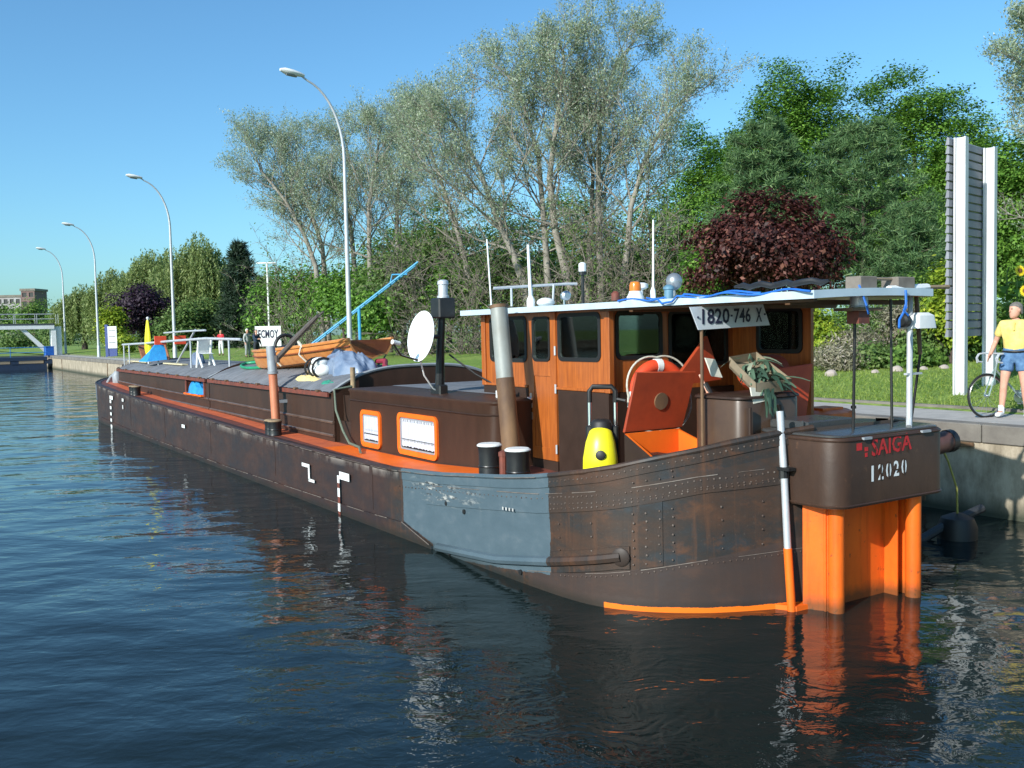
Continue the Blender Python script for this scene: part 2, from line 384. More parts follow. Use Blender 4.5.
def hull(u, z, off=0., side=-1):
    i = 0
    while i < len(UU) - 2 and UU[i + 1] < u: i += 1
    f = (u - UU[i]) / (UU[i + 1] - UU[i]); f = max(0, min(1, f))
    s = PLAN[i][0] + (PLAN[i + 1][0] - PLAN[i][0]) * f; h = PLAN[i][1] + (PLAN[i + 1][1] - PLAN[i][1]) * f
    ds, dh = PLAN[i + 1][0] - PLAN[i][0], PLAN[i + 1][1] - PLAN[i][1]; L = math.hypot(ds, dh)
    ns, nh = -dh / L, ds / L
    # bow rakes back below the deck
    rake = max(0, u - 35.0) * .10 * max(0, 1.3 - z)
    h2 = h + nh * off; s2 = s + ns * off - rake
    if z < 0: h2 -= .12 * (-z)
    return (s2, TC + side * h2, z)
def s_of(u): return hull(u, 1.)[0]

barge = thing('barge', B(20, TC, 0), 'long brown riveted canal barge with wooden wheelhouse and orange rudder', 'barge')

def build_hull():
    mb = MB(); n = len(UU)
    fr = [-.45, -.15, 0, .06, .14, .24, .34, .44, .54, .64, .74, .84, .93, 1.0]
    for side in (-1, 1):
        pts, uv, fc = [], [], []
        for i, u in enumerate(UU):
            zt = sheer(s_of(u))
            for f in fr:
                z = f * zt if f > 0 else f
                pts.append(hull(u, z, 0, side)); uv.append((u if side < 0 else u + .001, z))
        k = len(fr)
        for i in range(n - 1):
            for j in range(k - 1): a = i * k + j; fc.append((a, a + 1, a + k + 1, a + k))
        mb.add(pts, fc, 0, uv)
    # flat stern post plate and bow post
    for e, u in ((0, UU[0]), (1, UU[-1])):
        a, c = [hull(u, z * sheer(s_of(u)) if z > 0 else z, 0, -1) for z in fr], [hull(u, z * sheer(s_of(u)) if z > 0 else z, 0, 1) for z in fr]
        k = len(fr); mb.add(a + c, [(j, j + 1, k + j + 1, k + j) for j in range(k - 1)], 0, [(u, p[2]) for p in a + c])
    o = mb.build('hull', M['hull'], barge, ang=50)
    me = o.data; at = me.attributes.new('edge', 'FLOAT', 'POINT'); c = WL[o.name]; v = []
    for x in me.vertices:
        P = x.co + c; s, t = st(P); q = sheer(s)
        v.append(max(0, 1 - abs(P.z - q) / .10) * (1 if s > 9.5 else .15))
    at.data.foreach_set('value', v)
    return o
H = build_hull()

def shell(mb, u0, u1, zlo, zhi, off, side=-1, m=0, du=.12):
    k = max(2, int((u1 - u0) / du) + 1); rings = []; uv = []
    for i in range(k):
        u = u0 + (u1 - u0) * i / (k - 1); a, c = zlo(u), zhi(u)
        rings += [hull(u, a, -.01, side), hull(u, a, off, side), hull(u, c, off, side), hull(u, c, -.01, side)]; uv += [(u, a), (u, a), (u, c), (u, c)]
    f = []
    for i in range(k - 1):
        for j in range(3): f.append((i * 4 + j, i * 4 + j + 1, i * 4 + j + 5, i * 4 + j + 4))
    f += [(0, 1, 2, 3), ((k - 1) * 4, (k - 1) * 4 + 3, (k - 1) * 4 + 2, (k - 1) * 4 + 1)]
    mb.add(rings, f, m, uv)
def along(mb, u0, u1, z, r, off=0., side=-1, m=0, du=.15, n=8, k=None):
    k = k or max(3, int((u1 - u0) / du) + 1); o = len(mb.V)
    us = [u0 + (u1 - u0) * i / (k - 1) for i in range(k)]
    mb.tube([hull(u, z(u), off, side) for u in us], r, n, m)
    mb.UV[o:] = [(us[min(i // n, k - 1)], z(us[min(i // n, k - 1)])) for i in range(len(mb.V) - o)]
U0 = UU[0]
sh = lambda u: sheer(s_of(u))
zA = lambda u: lerp(u, [(5.6, 1.44), (6.6, 1.37), (7.5, 1.21), (8.6, 1.05), (10.5, .88), (12, .76)])       # upper lap
zB = lambda u: lerp(u, [(5.6, 1.27), (6.6, 1.2), (7.5, 1.02), (8.6, .84), (10.5, .64), (12, .5)])          # lower lap
zL = lambda u: lerp(u, [(5.6, .6), (6.6, .53), (7.5, .37), (8.6, .2), (9.4, .06)])                            # bilge plate lap
mb = MB()
shell(mb, U0, 8.9, lambda u: -.3, zL, .012)
shell(mb, U0, 11.2, zB, zA, .012)
shell(mb, U0, 12., lambda u: sh(u) - .12, lambda u: sh(u) - .01, .012)
shell(mb, 7.0, 7.0 + .24, lambda u: zL(u) + .013, lambda u: zB(u) - .002, .009)
shell(mb, 11.05, 35., lambda u: -.2, lambda u: lerp(u, [(11.05, .04), (11.9, .23), (13, .19), (20, .10), (30, .12), (35, .2)]), .035, du=.8)
for u in (12.9, 17.2, 21.5, 25.8, 30.1): shell(mb, u, u + .1, lambda u: .25, lambda u: sh(u) - .03, .006)
mb.build('plate_lap', M['hull'], H, ang=40)
mb = MB(); wr_ = random.Random(4)
for zf, u0, u1, of in ((zA, U0, 11.0, .016), (zL, U0, 8.8, .016), (lambda u: sh(u) - .004, 8.6, 35., .034), (lambda u: lerp(u, [(11.05, .04), (11.9, .23), (13, .19), (20, .10), (30, .12), (35, .2)]), 11.1, 30., .038)):
    u = u0
    while u < u1:
        L = wr_.uniform(.15, .9); e_ = min(u + L, u1)
        if e_ - u > .1: along(mb, u, e_, lambda q: zf(q) + .002, wr_.uniform(.003, .006), of, -1, 0, n=4, k=max(3, int((e_ - u) / .15)))
        u = e_ + wr_.uniform(.02, .5)
mb.build('worn_edge', mat('scraped_steel', (.26, .22, .19), .5, .2, c2=(.14, .10, .08), scale=9), H)
# gunwale: flat cap and rounded lip on both sides
mb = MB()
for side in (-1, 1):
    along(mb, U0, UU[-1], lambda u: sh(u) + .005, .03, .0, side, du=.4)
    k = 120; us = [U0 + (UU[-1] - U0) * i / (k - 1) for i in range(k)]
    p = []
    for u in us: z = sh(u) + .012; p += [hull(u, z, 0, side), hull(u, z, -.16, side)]
    mb.add(p, [(2 * i, 2 * i + 1, 2 * i + 3, 2 * i + 2) for i in range(k - 1)], 0, [(us[i // 2], 1.) for i in range(2 * k)])
    p = []
    for u in us: z = sh(u); p += [hull(u, z + .012, -.16, side), hull(u, .6, -.16, side)]
    mb.add(p, [(2 * i, 2 * i + 1, 2 * i + 3, 2 * i + 2) for i in range(k - 1)], 0, [(us[i // 2], .8) for i in range(2 * k)])
mb.build('gunwale', M['hull'], H, ang=40)
# half-round rubbing strake on the quarter
mb = MB()
zS = lambda u: lerp(u, [(7.4, .545), (8.37, .35), (9.46, .17), (10.95, .05)])
along(mb, 7.42, 10.9, zS, .055, .015)
shell(mb, 7.33, 8.36, lambda u: zS(u) - .12, lambda u: zS(u) + .11, .02)
mb.lathe(hull(7.42, zS(7.42), .0), [(.095, 0), (.095, .03), (.08, .04)], 18, 0, Vector(hull(7.42, .5, .1)) - Vector(hull(7.42, .5, 0))); mb.UV[-54:] = [(7.42, zS(7.42))] * 54
mb.build('rubbing_strake', M['hull'], H)
# rivets
mb = MB()
def rivet(u, z, r=.011):
    r *= R.uniform(.75, 1.1); u += R.uniform(-.006, .006); z += R.uniform(-.005, .005)
    a = hull(u, z, .012); c = hull(u, z, .05); A = Vector(c) - Vector(a)
    mb.lathe(a, [(r, 0), (r * .75, r * .6), (.001, r * .8)], 6, 0, A)
    k = 18; mb.UV[-k:] = [(u, z)] * k
u = U0 + .06
while u < 8.36:
    rivet(u, sh(u) - .06); rivet(u, zA(u) - .04); rivet(u, zA(u) - .11, .010); rivet(u, zB(u) + .04)
    if u < 8.2: rivet(u + .03, zL(u) - .035, .010)
    u += .062
for u in (6.9, 7.03, 7.16, 7.29):
    z = zL(u) + .06
    while z < zB(u) - .04: rivet(u, z, .012); z += .085
    z = zA(u) + .05
    while z < sh(u) - .14: rivet(u, z, .012); z += .06
for u in (6.0, 6.42, 7.75, 8.22):
    z = zL(u) + .1
    while z < zB(u) - .05: rivet(u, z, .011); z += .14
u = 8.5
while u < 12: rivet(u, zA(u) - .05, .010); u += .1
for z in [i * .07 + .1 for i in range(24)]:
    if z < sh(U0 + .05) - .1: rivet(U0 + .045, z, .011)
mb.build('rivet_line', mat('worn_rivet', (.085, .055, .042), .5, .1, c2=(.17, .14, .12), scale=6, lo=.45, hi=.7), H)
# draught marks painted on the side
mb = MB()
def patch(u0, u1, z0, z1, m=0, dz=0.): mb.add([hull(u0, z0, .040), hull(u1, z0 + dz, .040), hull(u1, z1 + dz, .040), hull(u0, z1, .040)], [(0, 1, 2, 3)], m)
patch(15.42, 15.72, .60, .66); patch(15.36, 15.43, .38, .66); patch(15.15, 15.43, .37, .42)
patch(13.68, 14.07, .57, .69); patch(14.07, 14.16, .50, .62)
for z0, z1, q in ((.42, .5, 1), (.28, .42, 0), (.18, .28, 1), (.05, .18, 0), (-.1, .05, 1)): patch(14.07, 14.16, z0, z1, q)
for i in range(5): patch(32.9, 33.15, .78 - .2 * i, .88 - .2 * i, 0)
patch(32.6, 33.15, .9, 1.02); patch(30.9, 31.15, .93, 1.02); patch(31., 31.1, .7, .82); patch(23.6, 23.9, .66, .74)
o = mb.build('draught_mark', [M['white'], M['rustyred']], H, recalc=False)
# small illegible stencil on the grey patch, scuppers
mb = MB()
for i in range(4): patch(9.02 + i * .07, 9.05 + i * .07, .80 - i * .004, .835 - i * .004)
mb.build('stencil_mark', mat('worn_white_paint', (.5, .5, .48), .6), H, recalc=False)
for u, z in ((10.2, .62), (10.65, .66), (8.95, .12), (10.6, .03)): mb = MB(); mb.lathe(hull(u, z, .0), [(.03, 0), (.03, .017), (.001, .018)], 10, 0, (0, -1, 0)); mb.build('drain_hole', M['rubber'], H)

# ------------------------------------------------------------------ decks
def dz(s): return sheer(s) if s > 11 else lerp(s, [(6.4, .93), (9, .93), (11, sheer(11))])
mb = MB(); ss = [6.6 + i * .4 for i in range(82)]
for side in (-1, 1):
    p = []
    for s in ss:
        h = lerp(s, PLAN) - .15; p += [(s, TC + side * max(h, .05), dz(s)), (s, TC + side * .0, dz(s))]
    mb.add(p, [(2 * i, 2 * i + 1, 2 * i + 3, 2 * i + 2) for i in range(len(ss) - 1)])
dk = mb.build('deck', M['rustyred'], barge)
for WA, WB, wm in ((8.6, 15.5, 'orange'), (15.5, 36.6, 'deckred')):
  mb = MB()
  for side in (-1, 1):
    p = []
    ss = [WA + (WB - WA) * i / 30 for i in range(31)]
    for s in ss:
        w = .62 if s < 12.6 else lerp(s, [(12.6, .58), (20, .34), (36, .3)])
        p += [(s, TC + side * 1.74, dz(s) + .006), (s, TC + side * (1.74 + w), dz(s) + .006)]
    mb.add(p, [(2 * i, 2 * i + 1, 2 * i + 3, 2 * i + 2) for i in range(len(ss) - 1)])
  mb.build('walkway_paint', M[wm], dk)

# ------------------------------------------------------------------ hold coaming and hatch covers
HW = 1.76
M['stringer'] = mat('highlit_stringer', (.12, .085, .065), .35, c2=(.07, .045, .034), scale=3)  # brown lightened so the colour carries the highlight along the stringers
def arch(x, top=.44): 
    q = min(1, abs(x) / HW); return top * (1 - q ** 3)
def coaming(s0, s1, open_=None, top=.42, top2=.42):
    mb = MB()
    for side in (-1, 1):
        a, c = TC + side * HW, TC + side * (HW - .04)
        ss = [s0 + (s1 - s0) * i / 10 for i in range(11)]
        cuts = []
        if open_ and side < 0: cuts = [open_]
        seg = []
        if cuts:
            (o0, o1, z0, z1) = cuts[0]
            seg = [(s0, o0, None, 1.79), (o1, s1, None, 1.79), (o0, o1, None, z0), (o0, o1, z1, 1.79)]
        else: seg = [(s0, s1, None, 1.79)]
        for (x0, x1, zl, zh) in seg:
            k = max(2, int((x1 - x0) / 1.0) + 1); p = []
            for i in range(k):
                s = x0 + (x1 - x0) * i / (k - 1); l_ = dz(s) - .05 if zl is None else zl
                p += [(s, a, l_), (s, a, zh), (s, c, zh), (s, c, l_)]
            f = []
            for i in range(k - 1):
                for j in range(4): f.append((4 * i + j, 4 * i + (j + 1) % 4, 4 * i + 4 + (j + 1) % 4, 4 * i + 4 + j))
            f += [(0, 1, 2, 3), (4 * k - 4, 4 * k - 1, 4 * k - 2, 4 * k - 3)]
            mb.add(p, f)
        # bulb-iron stringers
        for zz in (.22, .46):
            if cuts and zz > .4: pass
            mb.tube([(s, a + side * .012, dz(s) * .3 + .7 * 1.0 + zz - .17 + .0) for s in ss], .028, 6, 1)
    # arched end plates
    for s, th, tp in ((s0, .05, top), (s1 - .05, .05, top2)):
        poly = [(-HW + .003, .9)] + [(-HW + .003 + (2 * HW - .006) * i / 24, 1.80 + arch(-HW + 2 * HW * i / 24, tp) + .02) for i in range(25)] + [(HW - .003, .9)]
        mb.prism(poly, (s, TC, 0), (0, 1, 0), (0, 0, 1), (th, 0, 0), 0)
    # rounded beading on the arched edge
    for s in (s0 + .0,):
        mb.tube([(s, TC - HW + 2 * HW * i / 24, 1.835 + arch(-HW + 2 * HW * i / 24, top)) for i in range(25)], .03, 6, 2)
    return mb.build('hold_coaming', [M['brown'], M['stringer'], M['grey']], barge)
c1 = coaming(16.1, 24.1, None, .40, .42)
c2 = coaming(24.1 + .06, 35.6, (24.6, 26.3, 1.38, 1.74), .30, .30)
def hatch(s0, s1, top):
    """corrugated run of arched hatch boards with a rusty red edge rail"""
    mb = MB(); k = int((s1 - s0) / .3); rings = []; N = 24
    for i in range(k):
        a, c = s0 + (s1 - s0) * i / k, s0 + (s1 - s0) * (i + 1) / k
        for s, h in ((a + .004, 0), (a + .02, .022), (c - .02, .022), (c - .004, 0)):
            rings.append([(s, TC - (HW + .05) + 2 * (HW + .05) * j / N, 1.79 + h + arch(-(HW) + 2 * HW * j / N, top)) for j in range(N + 1)])
    p = [q for r in rings for q in r]; w = N + 1
    mb.add(p, [(i * w + j, i * w + j + 1, (i + 1) * w + j + 1, (i + 1) * w + j) for i in range(len(rings) - 1) for j in range(N)])
    o = mb.build('hatch_cover', M['hatchgrey'], barge, ang=30)
    m2 = MB()
    for side in (-1, 1):
        t = TC + side * (HW + .05)
        m2.box(s0, s1, min(t, t + side * .035), max(t, t + side * .035), 1.72, 1.80, 0)
        s = s0 + .4
        while s < s1: m2.box(s, s + .12, min(t, t + side * .06), max(t, t + side * .06), 1.80, 1.835, 1); s += 1.15
    m2.build('edge_rail', [M['rustyred'], M['rust']], o)
    return o
h1 = hatch(16.18, 24.02, .36); h2 = hatch(24.26, 35.5, .28)
mb = MB()
mb.box(24.6, 26.3, TC - HW - .1, TC - HW + .38, 1.335, 1.378, 0); mb.box(24.5, 24.6, TC - HW - .03, TC - HW + .3, 1.33, 1.78, 1); mb.box(26.3, 26.4, TC - HW - .03, TC - HW + .3, 1.33, 1.78, 1)
mb.box(24.6, 26.3, TC - HW + .38, TC - HW + .4, 1.33, 1.79, 2)
mb.build('side_hatch_sill', [M['orange'], M['rustyred'], M['black']], c2)

# ------------------------------------------------------------------ cabin between hold and wheelhouse
CT0, CT1 = -1.88, 1.5
def cab_poly(d=0.):
    r = .45; q = [(15.55 - d, CT0 + d)]
    q += [(10.85 + r + d - (r) * sin(a), CT0 + r + d - (r) * cos(a)) for a in [radians(9 * i) for i in range(11)]]
    q += [(10.85 + d + r - r * cos(a), CT1 - r - d + r * sin(a)) for a in [radians(9 * i) for i in range(11)]]
    q += [(15.55 - d, CT1 - d)]
    return q
mb = MB()
cp = cab_poly()
mb.loft([[(x, y, dz(x) - .04) for x, y in cp], [(x, y, 1.83) for x, y in cp], [(x, y, 1.855) for x, y in cab_poly(-.015)], [(x, y, 1.885) for x, y in cab_poly(-.015)], [(x, y, 1.90) for x, y in cab_poly(.02)], [(x, y, 1.935) for x, y in cab_poly(.6)]], 0)
mb.box(15.55, 16.08, CT0 + .1, CT1 - .1, .8, 1.75, 1)
mb.box(15.2, 16.09, CT0 + .02, CT0 + .05, .9, 1.3, 1)
cabin = mb.build('cabin', [M['brown'], M['darkbrown']], barge, ang=40)
mb = MB(); mb.loft([[(x, y, z_) for x, y in cab_poly(d_)] for z_, d_ in ((1.936, .55), (1.94, .57))], 0); mb.build('cabin_roof_sheet', M['hatchgrey'], cabin)
def cabin_window(s0, s1, z0, z1, sash):
    cx, cz, w, h = (s0 + s1) / 2, (z0 + z1) / 2, s1 - s0, z1 - z0
    o = (cx, CT0 - .035, cz)
    mb = MB(); mb.frame(rrect(w, h, .11, 6), rrect(w - .15, h - .15, .05, 6), o, (1, 0, 0), (0, 0, 1), (0, .045, 0), 0)
    fr = mb.build('cabin_window', M['orange'], barge, bevel=.008)
    mb = MB(); mb.frame(rrect(w - .161, h - .161, .05, 6), rrect(w - .21, h - .21, .03, 6), (cx, CT0 - .02, cz), (1, 0, 0), (0, 0, 1), (0, .02, 0), 0)
    for q in sash: mb.box(cx - w / 2 + .1, cx + w / 2 - .1, CT0 - .017, CT0 - .005, cz + q - .012, cz + q + .012, 0)
    mb.build('sash', M['grey'], fr)
    mb = MB(); k = 96; x0, x1 = cx - w / 2 + .1, cx + w / 2 - .1
    zt, zm = cz + h / 2 - .1, cz - h * .12
    pl = [(x0 + (x1 - x0) * i / k, CT0 - .014 + .009 * sin(i * .95 + 1.3 * sin(i * .31))) for i in range(k + 1)]
    for za, zb_, sc in ((zt, zm, 0), (zm - .02, cz - h / 2 + .10, 1)):
        p = []
        for i, (x, y) in enumerate(pl):
            e = zb_ + (.02 + .018 * abs(sin(i * pi / 9 + .4 * sin(i * .23)))) * sc
            p += [(x, y, za), (x, y, e)]
        mb.add(p, [(2 * i, 2 * i + 1, 2 * i + 3, 2 * i + 2) for i in range(k)])
    mb.build('curtain', M['curtain'], fr, recalc=False)
    mb = MB(); mb.box(x0 - .02, x1 + .02, CT0 - .004, CT0 - .002, cz - h / 2 + .08, cz + h / 2 - .08, 0)
    mb.build('pane', M['black'], fr)
cabin_window(14.28, 15.06, .94, 1.56, (-.02,))
cabin_window(12.33, 13.64, .95, 1.60, (-.1, .2))
# rounded beading under the cabin roof edge
mb = MB(); mb.tube([(x, y - .012 if y < 0 else y, 1.70) for x, y in cp[:12]], .012, 6); mb.build('bead', M['darkbrown'], cabin)
# vent pipe and hanging hose at the cabin corner
mb = MB(); mb.tube([(16.0, -1.62, 1.78), (16.0, -1.62, 2.24)], .045, 10); mb.build('vent_pipe', M['woodpale'], barge)
hose = MB(); hose.tube([(15.98, -1.66, 1.9), (15.97, -1.99, 1.86), (15.9, -2.0, 1.5), (15.6, -2.0, 1.15), (15.2, -2.06, .98), (14.7, -2.1, .96), (14.2, -2.3, .94)], .022, 8)
hose.build('drain_hose', mat('green_grey_hose', (.14, .17, .12), .6), barge)

# ------------------------------------------------------------------ wheelhouse
WP, WS = -1.2, .92
def panel(mb, o, e1, e2, w, h, holes, th, m=0):
    """wall with rectangular openings; o lower corner, th thickness vector (outer face at o)"""
    o, e1, e2, th = Vector(o), Vector(e1), Vector(e2), Vector(th)
    xs = sorted({0, w} | {v for q in holes for v in q[:2]}); ys = sorted({0, h} | {v for q in holes for v in q[2:]})
    g = lambda x, y, k: tuple(o + e1 * x + e2 * y + th * k)
    for x0, x1 in zip(xs, xs[1:]):
        for y0, y1 in zip(ys, ys[1:]):
            cx, cy = (x0 + x1) / 2, (y0 + y1) / 2
            if any(a < cx < b_ and c < cy < d for a, b_, c, d in holes): continue
            for k in (0, 1): mb.add([g(x0, y0, k), g(x1, y0, k), g(x1, y1, k), g(x0, y1, k)], [(0, 1, 2, 3)], m, [(x0, y0), (x1, y0), (x1, y1), (x0, y1)])
    for a, b_, c, d in list(holes) + [(0, w, 0, h)]:
        for (p, q) in (((a, c), (b_, c)), ((b_, c), (b_, d)), ((b_, d), (a, d)), ((a, d), (a, c))):
            mb.add([g(*p, 0), g(*q, 0), g(*q, 1), g(*p, 1)], [(0, 1, 2, 3)], m)
mb = MB()
# port side: timber above 2.05, door between
panel(mb, (9.2, WP, 2.05), (1, 0, 0), (0, 0, 1), 1.08, 1.03, [(.16, 1.02, .40, .97)], (0, .05, 0))
panel(mb, (10.94, WP, 2.05), (1, 0, 0), (0, 0, 1), 1.16, 1.03, [(.06, .98, .37, .96)], (0, .05, 0))
# aft wall
panel(mb, (9.2, WP + .05, 2.05), (0, 1, 0), (0, 0, 1), WS - WP - .05, 1.03, [(.09, .80, .42, .98), (.95, 1.95, .3, .98)], (.05, 0, 0))
# front wall
panel(mb, (12.1, WP, 1.9), (0, 1, 0), (0, 0, 1), WS - WP, 1.18, [(.08, 1.0, .5, 1.1), (1.1, 2.04, .5, 1.1)], (-.05, 0, 0))
# starboard wall running further aft
panel(mb, (7.9, WS, .95), (1, 0, 0), (0, 0, 1), 4.2, 2.13, [(.15, .85, 1.55, 2.08), (1.6, 2.5, 1.5, 2.08), (2.7, 3.9, 1.5, 2.08)], (0, .05, 0))
wh = mb.build('wheelhouse', M['wood'], barge, recalc=True)
for q_ in ((9.18, 10.24, WP - .015, WP + .035, .93, 2.045), (10.95, 12.12, WP - .015, WP + .035, .93, 2.045), (9.18, 9.23, WP + .036, WS - .001, .93, 2.045), (12.07, 12.12, WP + .036, WS - .001, .93, 1.895)):
    mb = MB(); mb.box(*q_, 0); mb.build('steel_coaming', M['darkbrown'], wh)
mb = MB(); mb.box(9.24, 12.05, WP + .06, WS - .01, 1.2, 1.23, 0); mb.build('floor_board', M['darkbrown'], wh)
# corner posts and a ledge moulding, rubber window seals
for s, t in ((9.19, WP), (12.1, WP)): mb = MB(); mb.box(s - .05, s + .05, t - .03, t + .05, 2.046, 3.08, 0); mb.build('corner_post', M['wood'], wh, bevel=.006)
for s0_, s1_ in ((9.25, 10.27), (10.95, 12.05)): mb = MB(); mb.box(s0_, s1_, WP - .03, WP - .001, 2.05, 2.085, 0); mb.build('moulding', M['wood'], wh, bevel=.006)
def pane_win(cx, cz, w, h, o_t, axis='s', out=-1):
    e1 = (1, 0, 0) if axis == 's' else (0, 1, 0)
    if axis == 's': o = (cx, o_t + out * .012, cz); th = (0, -out * .03, 0); gl = (0, -out * .012, 0)
    else: o = (o_t + out * .012, cx, cz); th = (-out * .03, 0, 0); gl = (-out * .012, 0, 0)
    mb = MB(); mb.frame(rrect(w + .05, h + .05, .09, 5), rrect(w - .05, h - .05, .06, 5), o, e1, (0, 0, 1), th, 0)
    f = mb.build('wheelhouse_window', M['rubber'], barge)
    mb = MB(); mb.prism(rrect(w - .04, h - .04, .06, 5), Vector(o) + Vector(gl), e1, (0, 0, 1), Vector(gl) * .4, 0); mb.build('pane', M['glass'], f)
pane_win(9.79, 2.735, .86, .57, WP); pane_win(11.46, 2.715, .92, .59, WP)
pane_win(WP + .05 + .445, 2.75, .71, .56, 9.2, 't'); pane_win(WP + .05 + 1.45, 2.69, 1.0, .68, 9.2, 't')
pane_win(WP + .54, 2.7, .92, .6, 12.1, 't', 1); pane_win(WP + 1.57, 2.7, .94, .6, 12.1, 't', 1)
pane_win(8.4, 2.765, .70, .53, WS, 's', 1); pane_win(9.95, 2.74, .9, .58, WS, 's', 1); pane_win(11.2, 2.74, 1.2, .58, WS, 's', 1)
# helm silhouettes inside: wheel, seat, console
mb = MB(); mb.box(11.4, 11.95, -.9, .5, 1.231, 2.25, 0); mb.build('console', M['darkbrown'], wh, bevel=.02)
mb = MB(); mb.tube([(11.25, -.1 + .38 * cos(a), 2.2 + .38 * sin(a)) for a in [2 * pi * i / 24 for i in range(24)]], .022, 6, closed=True)
for i in range(6): a = pi * i / 3; mb.rod((11.25, -.1, 2.2), (11.25, -.1 + .46 * cos(a), 2.2 + .46 * sin(a)), .013, 6)
mb.rod((11.25, -.1, 2.2), (11.42, -.1, 2.2), .03); mb.build('steering_wheel', M['wood'], wh)
# door
mb = MB()
panel(mb, (10.27, WP - .022, 1.10), (1, 0, 0), (0, 0, 1), .65, 1.97, [(.13, .53, 1.33, 1.90), (.13, .52, .16, 1.12)], (0, .05, 0))
mb.box(10.40, 10.79, WP - .010, WP + .01, 1.26, 2.22, 0); mb.box(10.25, 10.94, WP - .03, WP + .04, .94, 1.095, 1)
door = mb.build('wheelhouse_door', [M['wood'], M['darkbrown']], barge)
mb = MB(); mb.frame(rrect(.42, .60, .08, 5), rrect(.35, .53, .06, 5), (10.60, WP - .034, 2.715), (1, 0, 0), (0, 0, 1), (0, .03, 0)); mb.build('seal', M['rubber'], door)
mb = MB(); mb.prism(rrect(.38, .55, .06, 5), (10.60, WP - .018, 2.715), (1, 0, 0), (0, 0, 1), (0, .006, 0)); mb.build('pane', M['glass'], door)
mb = MB(); mb.box(10.84, 10.885, WP - .032, WP - .023, 1.78, 1.98); mb.rod((10.865, WP - .03, 1.92), (10.865, WP - .08, 1.92), .012); mb.tube([(10.865, WP - .08, 1.92), (10.76, WP - .085, 1.905)], .012, 8)
mb.box(10.835, 10.865, WP - .03, WP - .023, 1.62, 1.72); mb.build('handle', M['steel'], door)
for z in (1.2, 2.0, 2.5): mb = MB(); mb.rod((10.275, WP - .03, z), (10.275, WP - .03, z + .12), .014); mb.build('hinge', M['galv'], door)
# roof and stern awning in one long cambered slab
mb = MB()
RS0, RS1, RT0, RT1 = 5.9, 12.42, -1.42, 1.02
def rz(s, t): return 3.085 + .03 * (1 - ((t - (RT0 + RT1) / 2) / ((RT1 - RT0) / 2)) ** 2) + .0 * s
ss = [RS0 + (RS1 - RS0) * i / 16 for i in range(17)]; tt = [j / 10 for j in range(11)]
def rts(s): return RT1 if s > 7.9 else .38 + (RT1 - .38) * (s - 5.9) / 2.0
tq = lambda s, j: RT0 + (rts(s) - RT0) * j
top = [[(s, tq(s, j), rz(s, tq(s, j)) + .06) for j in tt] for s in ss]; bot = [[(s, tq(s, j), rz(s, tq(s, j)) - .015) for j in tt] for s in ss]
def grid(g, m):
    w = len(g[0]); mb.add([q for r in g for q in r], [(i * w + j, i * w + j + 1, (i + 1) * w + j + 1, (i + 1) * w + j) for i in range(len(g) - 1) for j in range(w - 1)], m)
grid(top, 0); grid(bot, 1)
for a, c in ((top[0], bot[0]), (top[-1], bot[-1]), ([r[0] for r in top], [r[0] for r in bot]), ([r[-1] for r in top], [r[-1] for r in bot])): grid([a, c], 0)
roof = mb.build('wheelhouse_roof', [M['roofwhite'], M['wood']], barge, ang=30)
mb = MB()
for s in (6.1, 7.3, 8.4): mb.box(s + .14, s + .20, RT0 + .06, rts(s + .15) - .05, 3.02, 3.068, 0)
mb.box(5.95, 9.14, RT0 + .05, RT0 + .11, 3.04, 3.068, 0)
mb.build('awning_beam', mat('dull_brown_beam', (.12, .055, .022), .6), roof, bevel=.006)
mb = MB(); mb.rod((7.42, -1.36, 1.2), (7.42, -1.36, 3.0), .018); mb.build('awning_post', M['rust'], barge)
# number plate hung below the awning, lower edge swung aft
PO = Vector((7.4, -1.54, 3.04)); P2 = Vector((7.4, -1.42, 2.80)); PR = Vector((7.4, -.46, 3.075))
e1 = (PR - PO); W_ = e1.length; e1n = e1.normalized(); e2 = (PO - P2)
mb = MB(); LL, LR = P2, P2 + e1 * 1.0; nn = e1.cross(e2).normalized() * .012
q = [PO, PR, LR + Vector((0, -.01, 0)), LL]
mb.hexa([tuple(v + nn) for v in q], [tuple(v) for v in q])
plate = mb.build('number_plate', M['plate'], barge)
mb = MB(); fwd = e1.cross(e2).normalized() * -.005
TX = Vector((7.393, -1.375, 2.855)); e1n = Vector((0, 1, .022)); e2n = Vector((0, 0, 1)); dx_ = Vector((0, 1, .022))
lettering(mb, '1820', TX, e1n, e2n, .40, .165, bold=.02)
lettering(mb, '746', TX + dx_ * .465, e1n, e2n, .255, .16, bold=.02)
lettering(mb, 'X', TX + dx_ * .80, e1n, e2n, .095, .155, bold=.02)
for a in (-.06, .432, .94):
    mb.ball(tuple(TX + dx_ * a + e2n * .08), .012, 8)
mb.build('plate_lettering', M['ink'], plate, recalc=False)

